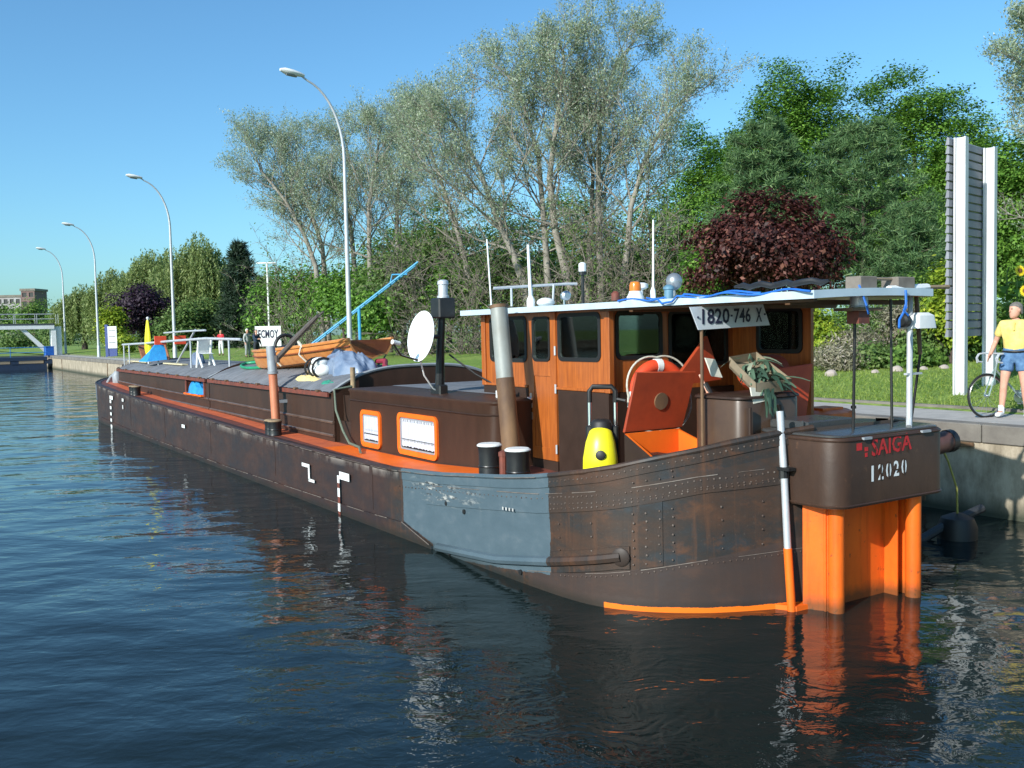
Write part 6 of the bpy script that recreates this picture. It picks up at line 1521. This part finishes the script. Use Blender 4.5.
def pine(px, d, ytop, wpx, ybot, label, leaf, nt_=900, needle=.34, seed=3, kind='pine_tree', shape=.62, group=None, cat='tree', per=85, wid=.15):
    base = land(U(px), d); hy = 331 + .021 * (512 - px); top = ZC + (hy - ytop) / F * d - base.z; rx = wpx / 2 / F * d; bot = max(.1, ZC + (hy - ybot) / F * d - base.z)
    r = np.random.default_rng(seed); tb = MB(lambda x, y, z: base + Vector((x, y, z)))
    tb.tube([(0, 0, -.1), (0, 0, top * .95)], [.02 * top, .02], 8)
    C = []; D = []
    lev = max(7, int((top - bot) / .62))
    for i in range(lev):
        u = (i + .3) / lev; z = bot + (top - bot) * u; R_ = rx * (1.02 - u ** 1.6) ** shape * (1 if u > .1 else .85); m_ = max(4, int(11 * (1 - u * .6)))
        for j in range(m_):
            a = 2 * pi * j / m_ + i * 1.1 + r.uniform(-.3, .3); L = max(.25, R_ * r.uniform(.72, 1.1)); rise = r.uniform(.05, .35) * L * (.4 + u)
            tb.tube([(0, 0, z - .2), (L * .55 * cos(a), L * .55 * sin(a), z - .1 + rise * .3), (L * cos(a), L * sin(a), z + rise)], [.035, .02, .008], 4, cap=False)
            k = int(max(3, nt_ / (lev * 26)))
            for q in range(k):
                w = .35 + .65 * (q + r.uniform(0, 1)) / k; sp = .24 * L * (1.1 - w) + .12
                C.append((L * w * cos(a) + r.normal() * sp, L * w * sin(a) + r.normal() * sp, z + rise * w ** 1.5 + r.normal() * .13)); D.append((cos(a) * .8, sin(a) * .8, .75))
    C = np.array(C); D = np.array(D)
    O_ = r.normal(size=(len(C) * per, 3)) * np.array([.17, .17, .12]) * (needle / .34); P = np.repeat(C, per, axis=0) + O_; DD = np.repeat(D, per, axis=0) * .5 + O_ * 5 + r.normal(size=(len(C) * per, 3)) * .35
    me = leaves_mesh('crown', P, needle, leaf, wid, dirs=DD, tri=True, up=.1)
    return tree_thing(kind, base, label, cat, me, tb, bark_dark, group)
def willow(px, d, ytop, wpx, label, seed, n=640):
    base = land(U(px), d); hy = 331 + .021 * (512 - px); top = ZC + (hy - ytop) / F * d - base.z; rx = wpx / 2 / F * d
    r = np.random.default_rng(seed); tb = MB(lambda x, y, z: base + Vector((x, y, z)))
    tb.tube([(0, 0, -.1), (.2, 0, top * .35), (0, .2, top * .7)], [.4, .3, .12], 8)
    for i in range(9): a = 2 * pi * i / 9; tb.tube([(0, 0, top * .35), (rx * .25 * cos(a), rx * .25 * sin(a), top * .6), (rx * .5 * cos(a), rx * .5 * sin(a), top * .62)], [.16, .1, .03], 5)
    P = []; D = []
    lob = [(x_ * rx, r.uniform(-.5, .5) * rx, (1 - .42 * abs(x_) ** 1.6) * r.uniform(.86, 1.0), r.uniform(.30, .5)) for x_ in [r.uniform(-.75, .75) for _ in range(13)]] + [(0, 0, 1, .42)]
    for i in range(n):
        lx, ly, lt, lr = lob[i % len(lob)]
        a, q = r.uniform(0, 2 * pi), sqrt(r.uniform(.05, 1)); x, y = lx + rx * lr * q * cos(a), ly + rx * lr * q * sin(a)
        z0 = top * lt * (1 - .22 * q * q) ; L = min(z0 - .4, top * r.uniform(.2, .62)); m_ = int(L / .11)
        sx, sy = r.normal() * .05, r.normal() * .05
        for j in range(m_):
            u = j * .11; P.append((x + cos(a) * .35 * (1 - exp(-u)) + sx * u + r.normal() * .10, y + sin(a) * .35 * (1 - exp(-u)) + sy * u + r.normal() * .10, z0 - u + r.normal() * .05)); D.append((r.normal() * .4, r.normal() * .4, -1))
    me = leaves_mesh('crown', np.array(P), .34, LF['willow'], .34, dirs=np.array(D), up=.15)
    return tree_thing('weeping_willow', base, label, 'tree', me, tb, bark_dark, 'weeping willows on the far lawn')

# --- far trees beyond the footbridge
for px, d, yt, w, lab in ((6, 210, 303, 46, 'leftmost rounded tree below the low grey block'), (38, 200, 298, 40, 'rounded tree below the brick tower'), (-30, 220, 306, 50, 'rounded tree at the edge beyond the footbridge'), (64, 190, 304, 34, 'small round tree beside the footbridge post')):
    bushy('distant_tree', px, d, yt, w, lab, LF['mid'], nc=90, per=50, size=.45, clump=.9, trunk=.05, group='trees beyond the footbridge')
for px, d, yt, w, lab in ((20, 170, 332, 60, 'low far hedge bush under the footbridge, left'), (60, 165, 330, 44, 'low far hedge bush under the footbridge strut')):
    bushy('distant_bush', px, d, yt, w, lab, LF['bush'], cat='bush', nc=70, per=50, size=.4, clump=.7, trunk=0., ybot=352, group='bushes under the footbridge')
# --- willows and their neighbours
for i, (px, d, yt, w, lab) in enumerate(((202, 100, 232, 84, 'rightmost weeping willow, beside the dark conifer'), (156, 106, 248, 70, 'weeping willow rising behind the plum-coloured tree'), (120, 112, 266, 62, 'weeping willow left of the plum-coloured tree'), (86, 118, 283, 50, 'leftmost weeping willow beside the footbridge'), (176, 118, 246, 56, 'weeping willow partly hidden between two others'))):
    willow(px, d, yt, w, lab, 40 + i)
bushy('plum_tree', 143, 92, 287, 64, 'round dark plum-coloured tree behind the yellow parasol', LF['plum'], ybot=336, nc=190, per=70, size=.24, clump=.45, extra=((0, -.5, .6), (-.5, -.45, .42), (.5, -.45, .42), (0, .6, .45)))
bushy('lime_bush', 114, 88, 300, 22, 'tall yellow-green bush left of the plum-coloured tree', LF['lime'], cat='bush', ybot=352, nc=70, per=60, size=.25, clump=.35)
bushy('lime_bush', 124, 87, 334, 18, 'low yellow-green bush at the foot of the plum tree', LF['lime'], cat='bush', ybot=352, nc=50, per=60, size=.22, clump=.3)
bushy('round_bush', 150, 93.5, 332, 40, 'low green bush under the plum-coloured tree', LF['bush'], cat='bush', ybot=352, nc=60, per=60, size=.25, clump=.4)
for px, d, yt, w, lab in ((190, 84, 300, 44, 'green bush between willow and red-topped woman'), (216, 86, 296, 36, 'light green bush left of the dark conifer'), (280, 72, 270, 60, 'dark green tree behind the white T-shaped lamp'), (308, 70, 262, 60, 'dark green tree under the left silver tree'), (175, 82, 318, 30, 'low green bush behind the orange boards')):
    bushy('round_bush' if yt > 290 else 'broadleaf_tree', px, d, yt, w, lab, LF['bush'] if yt > 290 else LF['broad'], cat='bush' if yt > 290 else 'tree', ybot=350, nc=110, per=60, size=.24, clump=.5)
pine(243, 84, 243, 52, 346, 'dark pointed conifer left of the white T-shaped lamp', LF['fir'], 1500, .36, 5, 'conifer', .9, per=60, wid=.2)
pine(266, 80, 278, 40, 346, 'shorter dark conifer behind the white sign', LF['fir'], 1100, .36, 6, 'conifer', .85, per=60, wid=.2)
# --- left silver group
silver_tree(326, 58, [(322, 285), (318, 266), (308, 235), (292, 202), (268, 172), (262, 154)], 3.6, 'leftmost leaning silver-leaved tree, near the conifers', 1, 1.25)
silver_tree(330, 59, [(327, 285), (325, 247), (318, 214), (306, 180), (302, 148)], 3.4, 'forked silver-leaved tree left of the near lamp', 2, 1.2)
silver_tree(360, 60, [(359, 280), (356, 238), (352, 204), (356, 170), (352, 138)], 3.4, 'silver-leaved tree directly behind the near lamp', 3, 1.2)
silver_tree(375, 57, [(374, 290), (374, 247), (374, 204), (384, 161), (388, 131)], 3.4, 'silver-leaved tree just right of the near lamp', 4, 1.2)
silver_tree(405, 60, [(404, 280), (400, 238), (402, 195), (412, 162), (408, 138)], 3.0, 'silver-leaved tree above the blue crane boom', 5, 1.2)
# --- right silver group
silver_tree(532, 46, [(528, 290), (515, 252), (500, 218), (484, 171), (462, 129), (440, 112)], 3.7, 'silver-leaved tree leaning left over the wheelhouse', 6, 1.25, tw=.22)
silver_tree(478, 49, [(474, 290), (462, 235), (448, 190), (436, 150), (428, 125)], 3.3, 'silver-leaved tree between the near lamp and the leaning tree', 16, 1.2, tw=.17)
silver_tree(551, 47, [(550, 285), (547, 228), (543, 159), (528, 107), (510, 72)], 3.3, 'silver-leaved tree with two straight stems above the wheelhouse', 7, 1.2, tw=.2)
silver_tree(575, 46, [(571, 288), (558, 228), (553, 180), (562, 122), (570, 69), (566, 50)], 3.2, 'tallest silver-leaved tree in the right-hand clump', 8, 1.2, tw=.22)
silver_tree(589, 48, [(589, 285), (593, 229), (596, 177), (588, 134), (560, 82)], 3.0, 'thin silver-leaved tree behind the orange beacon', 9, 1.1, tw=.16)
silver_tree(602, 47, [(603, 289), (601, 220), (602, 166), (604, 120), (620, 69), (640, 44)], 3.5, 'silver-leaved tree rising straight over the beacon', 10, 1.25, tw=.2)
silver_tree(625, 46, [(624, 290), (630, 247), (634, 208), (648, 161), (672, 118), (700, 92)], 3.5, 'silver-leaved tree leaning right toward the dark poplars', 12, 1.25, tw=.2)
silver_tree(1062, 33, [(1060, 300), (1058, 200), (1048, 120), (1036, 70), (1030, 40)], 1.9, 'silver-leaved tree reaching in behind the sunflowers', 14, 1.2, tw=.16)
# --- dark broadleaf belt behind
for px, d, yt, w, lab in ((752, 60, 84, 120, 'leftmost dark poplar behind the copper-leaved tree'), (800, 58, 66, 120, 'dark poplar behind the left pine'), (862, 60, 66, 120, 'tallest dark poplar behind the right pine'), (920, 58, 66, 120, 'dark poplar left of the signal board'), (965, 56, 108, 100, 'dark poplar right behind the signal board'), (1015, 46, 118, 110, 'dark broadleaf tree right of the signal board'), (1060, 44, 130, 110, 'dark broadleaf tree at the picture edge beyond the sunflowers'), (715, 66, 132, 110, 'dark broadleaf tree between silver trees and poplars')):
    bushy('broadleaf_tree', px, d, yt, w, lab, LF['broad'], nc=340, per=155, size=.165, clump=.41, lobes=13, trunk=.08, group='dark broadleaf trees')
for px, d, yt, w, lab in ((450, 72, 196, 110, 'dark green tree behind the leaning silver tree'), (520, 74, 188, 120, 'dark green tree behind the wheelhouse aerials'), (590, 72, 182, 120, 'dark green tree behind the beacon'), (655, 70, 170, 120, 'dark green tree left of the copper-leaved tree'), (395, 70, 210, 100, 'dark green tree behind the blue boom')):
    bushy('broadleaf_tree', px, d, yt, w, lab, LF['mid'], nc=240, per=90, size=.2, clump=.5, lobes=11, trunk=.05, group='green trees behind the silver trees')
# --- undergrowth below the silver trees
for i, (px, d, yt, w, yb, lab) in enumerate(((345, 54, 266, 60, 335, 'green bush at the foot of the left silver trees'), (392, 52, 252, 64, 335, 'dense green bush right of the near lamp'), (430, 54, 225, 76, 335, 'tall dark bush behind the satellite dish'), (462, 50, 262, 64, 338, 'grey-green bush behind the navigation lamp'), (505, 55, 248, 70, 338, 'bush behind the exhaust pipe'), (548, 54, 256, 60, 338, 'green bush behind the white aerial'), (592, 56, 250, 60, 338, 'bush behind the red and white roof lamps'), (640, 54, 236, 76, 338, 'bush behind the whip aerial'), (688, 52, 226, 66, 338, 'bush between aerial and copper-leaved tree'), (372, 47, 292, 60, 336, 'low dark bush behind the rowing boat stern'))):
    bushy('bush', px, d, yt, w, lab, LF['bush'] if i % 3 else LF['broad'], cat='bush', ybot=yb, nc=130, per=60, size=.19, clump=.42, lobes=9, group='bushes under the silver trees')
# bare tangled branches in front of them
def thicket(px, d, ytop, wpx, label, seed, n=70):
    base = land(U(px), d); r = random.Random(seed); hy = 331 + .021 * (512 - px); top = ZC + (hy - ytop) / F * d - base.z; rx = wpx / 2 / F * d
    tb = MB(lambda x, y, z: base + Vector((x, y, z))); L = []
    for i in range(n):
        x, y = r.uniform(-rx, rx) * .7, r.uniform(-rx, rx) * .5; p = Vector((x, y, 0 if i % 3 else top * r.uniform(.3, .7))); dd = Vector((r.gauss(0, .5), r.gauss(0, .4), r.uniform(.4, 1))).normalized(); P = [p]; n_ = 6; ln = top * r.uniform(.5, .9)
        for k in range(n_): dd = (dd + Vector((r.gauss(0, .22), r.gauss(0, .2), r.gauss(-.05, .16)))).normalized(); P.append(P[-1] + dd * ln / n_)
        tb.tube(P, [.026 * (1 - .8 * k / n_) for k in range(n_ + 1)], 4, cap=False)
        for k in range(2, n_ + 1):
            for _ in range(3):
                q = P[k]; d2 = (dd + Vector((r.gauss(0, .9), r.gauss(0, .9), r.gauss(0, .7)))).normalized(); e_ = q + d2 * r.uniform(.4, 1.1); tb.tube([q, q.lerp(e_, .5) + Vector((0, 0, .05)), e_], [.011, .008, .004], 3, cap=False)
                for _ in range(2): v = q.lerp(e_, r.uniform(.3, 1)); L.append((v.x + r.gauss(0, .1), v.y + r.gauss(0, .1), v.z + r.gauss(0, .1)))
    me = leaves_mesh('crown', np.array(L), .13, LF['bush'], .5)
    root = thing('thicket', base, label, 'shrub', 'bare tangled shrubs'); o = bpy.data.objects.new('leaves', me); COL.objects.link(o); o.parent = root; WL[o.name] = Vector(base)
    tb.build('branches', twigm, root, base=base, recalc=False); return root
for i, (px, d, yt, w, lab) in enumerate(((420, 47, 236, 70, 'bare grey shrub behind the crane boom tip'), (478, 45, 238, 70, 'bare tangled shrub left of the wheelhouse'), (566, 43, 236, 70, 'bare tangled shrub over the wheelhouse aerials'), (612, 44, 228, 70, 'bare tangled shrub behind the orange beacon'), (668, 43, 228, 64, 'bare tangled shrub left of the copper tree'), (302, 59, 250, 56, 'bare shrub at the foot of the leftmost silver tree'))):
    thicket(px, d, yt, w, lab, 60 + i)
# --- pines, copper maple
pine(768, 43, 122, 136, 285, 'left broad green pine behind the copper-leaved tree', LF['pine'], 2600, .22, 21, group='broad green pines', shape=.55)
pine(864, 41, 124, 150, 300, 'right broad green pine behind the stern awning', LF['pine'], 2800, .22, 22, group='broad green pines', shape=.55)
pine(915, 38, 205, 90, 320, 'small green pine beside the signal board', LF['pine'], 1300, .2, 23, group='broad green pines', shape=.6)
bushy('copper_maple', 768, 33, 208, 124, 'dark copper-red maple above the number plate', LF['red'], ybot=300, nc=330, per=80, size=.15, clump=.27, lobes=9, extra=((.2, 1.02, .2), (1.1, .1, .2), (-.7, .6, .25), (.1, -.2, .3), (-.35, 1.15, .22), (-.28, .95, .28), (.5, .75, .35), (.8, .35, .32), (-.85, .1, .4), (-1.05, -.5, .3), (.95, -.35, .35)))
bushy('copper_maple', 752, 32.5, 178, 34, 'narrow copper-red leader beside the red maple', LF['red'], ybot=260, nc=50, per=70, size=.15, clump=.22, lobes=5) if False else None
bushy('bush', 716, 36, 238, 60, 'dark bush left of the copper-red maple', LF['broad'], cat='bush', ybot=335, nc=100, per=60, size=.16, clump=.35)
# --- flower border behind the lawn on the right
bord = (('lime_bush', 822, 25.5, 318, 46, 'lime', 'yellow-green bush seen beside the wheelhouse post', 384), ('flower_bush', 852, 25, 322, 60, 'dry', 'beige flowering shrub left of the black awning rods', 388), ('bush', 882, 26, 306, 60, 'bush', 'green shrub behind the black awning rods', 388), ('flower_bush', 905, 25.2, 296, 50, 'dry', 'tall pinkish dry grasses behind the lamp pole', 388), ('lime_bush', 926, 24.6, 322, 44, 'bush', 'green shrub right of the lamp pole', 390), ('lime_bush', 952, 24, 268, 46, 'lime', 'tall yellow-green shrub left of the signal board', 390), ('bush', 988, 24.5, 300, 56, 'mid', 'green shrub behind the signal board posts', 390), ('bush', 860, 29, 296, 80, 'mid', 'broad green shrub at the back of the border', 380), ('bush', 935, 29, 262, 90, 'mid', 'tall green shrub at the back of the border', 380), ('flower_bush', 838, 23.8, 352, 40, 'dry', 'low beige grasses at the lawn edge by the post', 390), ('bush', 868, 24, 350, 44, 'bush', 'low green shrub at the lawn edge', 392), ('bush', 912, 23.6, 352, 44, 'mid', 'low green shrub at the lawn edge by the lamp pole', 394), ('bush', 796, 26, 296, 60, 'lime', 'yellow-green shrub glimpsed through the wheelhouse window', 380), ('bush', 1035, 24, 290, 70, 'mid', 'green shrub behind the man in yellow', 390))
for kind, px, d, yt, w, lf_, lab, yb in bord:
    bushy(kind, px, d, yt, w, lab, LF[lf_], cat='bush', ybot=yb, nc=120, per=70, size=.10 if lf_ != 'dry' else .085, clump=.17, lobes=9, trunk=0, aspect=.6 if lf_ != 'dry' else .25)
# rough grass blades along the lawn by the towpath
Ng = 70000; gs = rng.uniform(2, 30, Ng); gt = 6.76 + 12 * rng.uniform(0, 1, Ng) ** 1.5
Pg = np.array([tuple(B(a, b_, gz(b_) - .005)) for a, b_ in zip(gs, gt)]); gc = B(12, 10, 1.4)
Dg = np.stack([rng.normal(size=Ng) * .5, rng.normal(size=Ng) * .5, np.ones(Ng)], 1)
me = leaves_mesh('grass', Pg - np.array(tuple(gc)), .075, leafmat('grass_blade', (.13, .22, .03), (.30, .37, .08), .3), .22, dirs=Dg, tri=True, up=0.)
o = link('grass', me, gc); o['kind'] = 'stuff'
# boulders of the border
stone = mat('pale_boulder', (.46, .38, .33), .9, c2=(.3, .26, .23), scale=3, bump=.6, bscale=7)
for px, py, w, lab in ((832, 357, 16, 'pale boulder at the lawn edge beside the wheelhouse post'), (898, 362, 15, 'pinkish boulder behind the lamp pole'), (924, 367, 12, 'pinkish boulder right of the orange-brown rod'), (945, 368, 13, 'pale boulder left of the signal board'), (876, 318 + 30, 11, 'small white boulder among the border shrubs')):
    d = 22.6; c = land(U(px), d); mb = MB(lambda x, y, z: c + Vector((x, y, z))); r = random.Random(px); w_ = w / F * d * .38
    mb.loft([[(w_ * q * cos(a) * r.uniform(.82, 1.12), w_ * q * sin(a) * r.uniform(.82, 1.12), w_ * z * (.55 + .3 * (px % 3) / 2)) for a in [2 * pi * i / 9 for i in range(9)]] for z, q in ((-.3, .8), (.1, 1.05), (.7, .95), (1.25, .6), (1.5, .2))]); tag(mb.build('boulder', stone, ang=30), lab, 'boulder', 'boulders in the flower border')
# sunflowers
def sunflower(px, py, d, label, seed, open_):
    base = land(U(px), d); r = random.Random(seed); h = ZC + (321 - py) / F * d - base.z; root = thing('sunflower', base, label, 'sunflower', 'sunflowers behind the man')
    fr = lambda x, y, z: base + Vector((x, y, z))
    mb = MB(fr); mb.tube([(0, 0, 0), (.03, 0, h * .5), (0, -.05, h * .95), (0, -.14, h)], [.02, .018, .014, .012], 6); mb.build('stem', mat('green_stem', (.08, .14, .03), .7), root)
    mb = MB(fr)
    for i in range(16):
        z = h * (.3 + .66 * i / 16); a = 2.4 * i + r.random(); L = .27; dx_, dy_ = cos(a), sin(a)
        P = [Vector((0, 0, z)), Vector((dx_ * L * .4, dy_ * L * .4, z + .06)), Vector((dx_ * L * .8, dy_ * L * .8, z + .02)), Vector((dx_ * L * 1.2, dy_ * L * 1.2, z - .1))]; W = Vector((-dy_, dx_, 0)); ww = (.02, .10, .09, .005)
        mb.add([tuple(q + W * s_ * w_) for q, w_ in zip(P, ww) for s_ in (-1, 1)], [(2 * k, 2 * k + 1, 2 * k + 3, 2 * k + 2) for k in range(3)])
    mb.build('leaf', leafmat('sunflower_leaf', (.10, .2, .03), (.2, .3, .06), .3), root, recalc=False)
    if not open_: return
    mb = MB(fr); c = Vector((0, -.17, h)); A = Vector((.15, -1, .1)).normalized(); u = A.orthogonal().normalized(); w = A.cross(u)
    for i in range(20): a = 2 * pi * i / 20; v = u * cos(a) + w * sin(a); t_ = u * -sin(a) + w * cos(a); mb.add([tuple(c + v * .05 - t_ * .018), tuple(c + v * .09 - t_ * .018), tuple(c + v * .125 - A * .01), tuple(c + v * .09 + t_ * .018), tuple(c + v * .05 + t_ * .018)], [(0, 1, 2, 3, 4)])
    mb.build('petal', flat('sunflower_yellow', (.8, .58, .02), .6), root, recalc=False)
    mb = MB(fr); mb.lathe(tuple(c - A * .01), [(.05, 0), (.045, .02), (.03, .03)], 12, 0, tuple(A)); mb.build('seed_disc', flat('seed_brown', (.12, .05, .012), .9), root)
for i, (px, py, d, lab) in enumerate(((1021, 292, 20, 'sunflower with open yellow face above the man'), (1016, 272, 20.4, 'sunflower with yellow face nearest the signal board post'), (1006, 268, 20.8, 'sunflower stalk beside the signal board'), (1012, 300, 20.2, 'shorter sunflower beside the man'), (1024, 262, 20.6, 'tallest sunflower at the picture edge'))): sunflower(px, py, d, lab, i, i < 2)

# ================================================================== LIGHT, SKY, CAMERA
EL = radians(27)
sun_dir = Vector((-.632 * cos(EL), -.774 * cos(EL), sin(EL))).normalized()
sd_ = bpy.data.lights.new('sun', 'SUN'); sd_.energy = 4.6; sd_.angle = radians(.53); sd_.color = (1, .97, .91)
so = bpy.data.objects.new('sun', sd_); COL.objects.link(so); so.rotation_euler = sun_dir.to_track_quat('Z', 'Y').to_euler(); so.location = (0, 0, 60)
w = bpy.data.worlds.new('World'); SC.world = w; w.use_nodes = True; n = w.node_tree.nodes; l = w.node_tree.links
sk = n.new('ShaderNodeTexSky'); sk.sky_type = 'NISHITA'; sk.sun_disc = False; sk.sun_elevation = EL; sk.sun_rotation = atan2(sun_dir.x, sun_dir.y); sk.air_density = 1.0; sk.dust_density = 1.1; sk.ozone_density = 1.6; sk.altitude = 50
bg = n['Background']; bg.inputs['Strength'].default_value = .15; tn = n.new('ShaderNodeMix'); tn.data_type = 'RGBA'; tn.blend_type = 'MULTIPLY'; tn.inputs[0].default_value = 1; tn.inputs[7].default_value = (.50, .83, 1.0, 1)
l.new(sk.outputs[0], tn.inputs[6]); l.new(tn.outputs[2], bg.inputs['Color'])
cd = bpy.data.cameras.new('camera'); cd.sensor_width = 36; cd.lens = F * 36 / 1024; cd.clip_end = 5000; cd.clip_start = .05
co = bpy.data.objects.new('camera', cd); COL.objects.link(co)
co.matrix_world = Matrix(((CR.x, CU.x, -_fw.x, 0), (CR.y, CU.y, -_fw.y, 0), (CR.z, CU.z, -_fw.z, ZC), (0, 0, 0, 1)))
SC.camera = co
SC.view_settings.view_transform = 'Standard'; SC.view_settings.look = 'None'; SC.view_settings.exposure = .36; SC.view_settings.gamma = 1; SC.view_settings.use_curve_mapping = False
SC.cycles.max_bounces = 8; SC.cycles.transparent_max_bounces = 8; SC.cycles.use_denoising = True
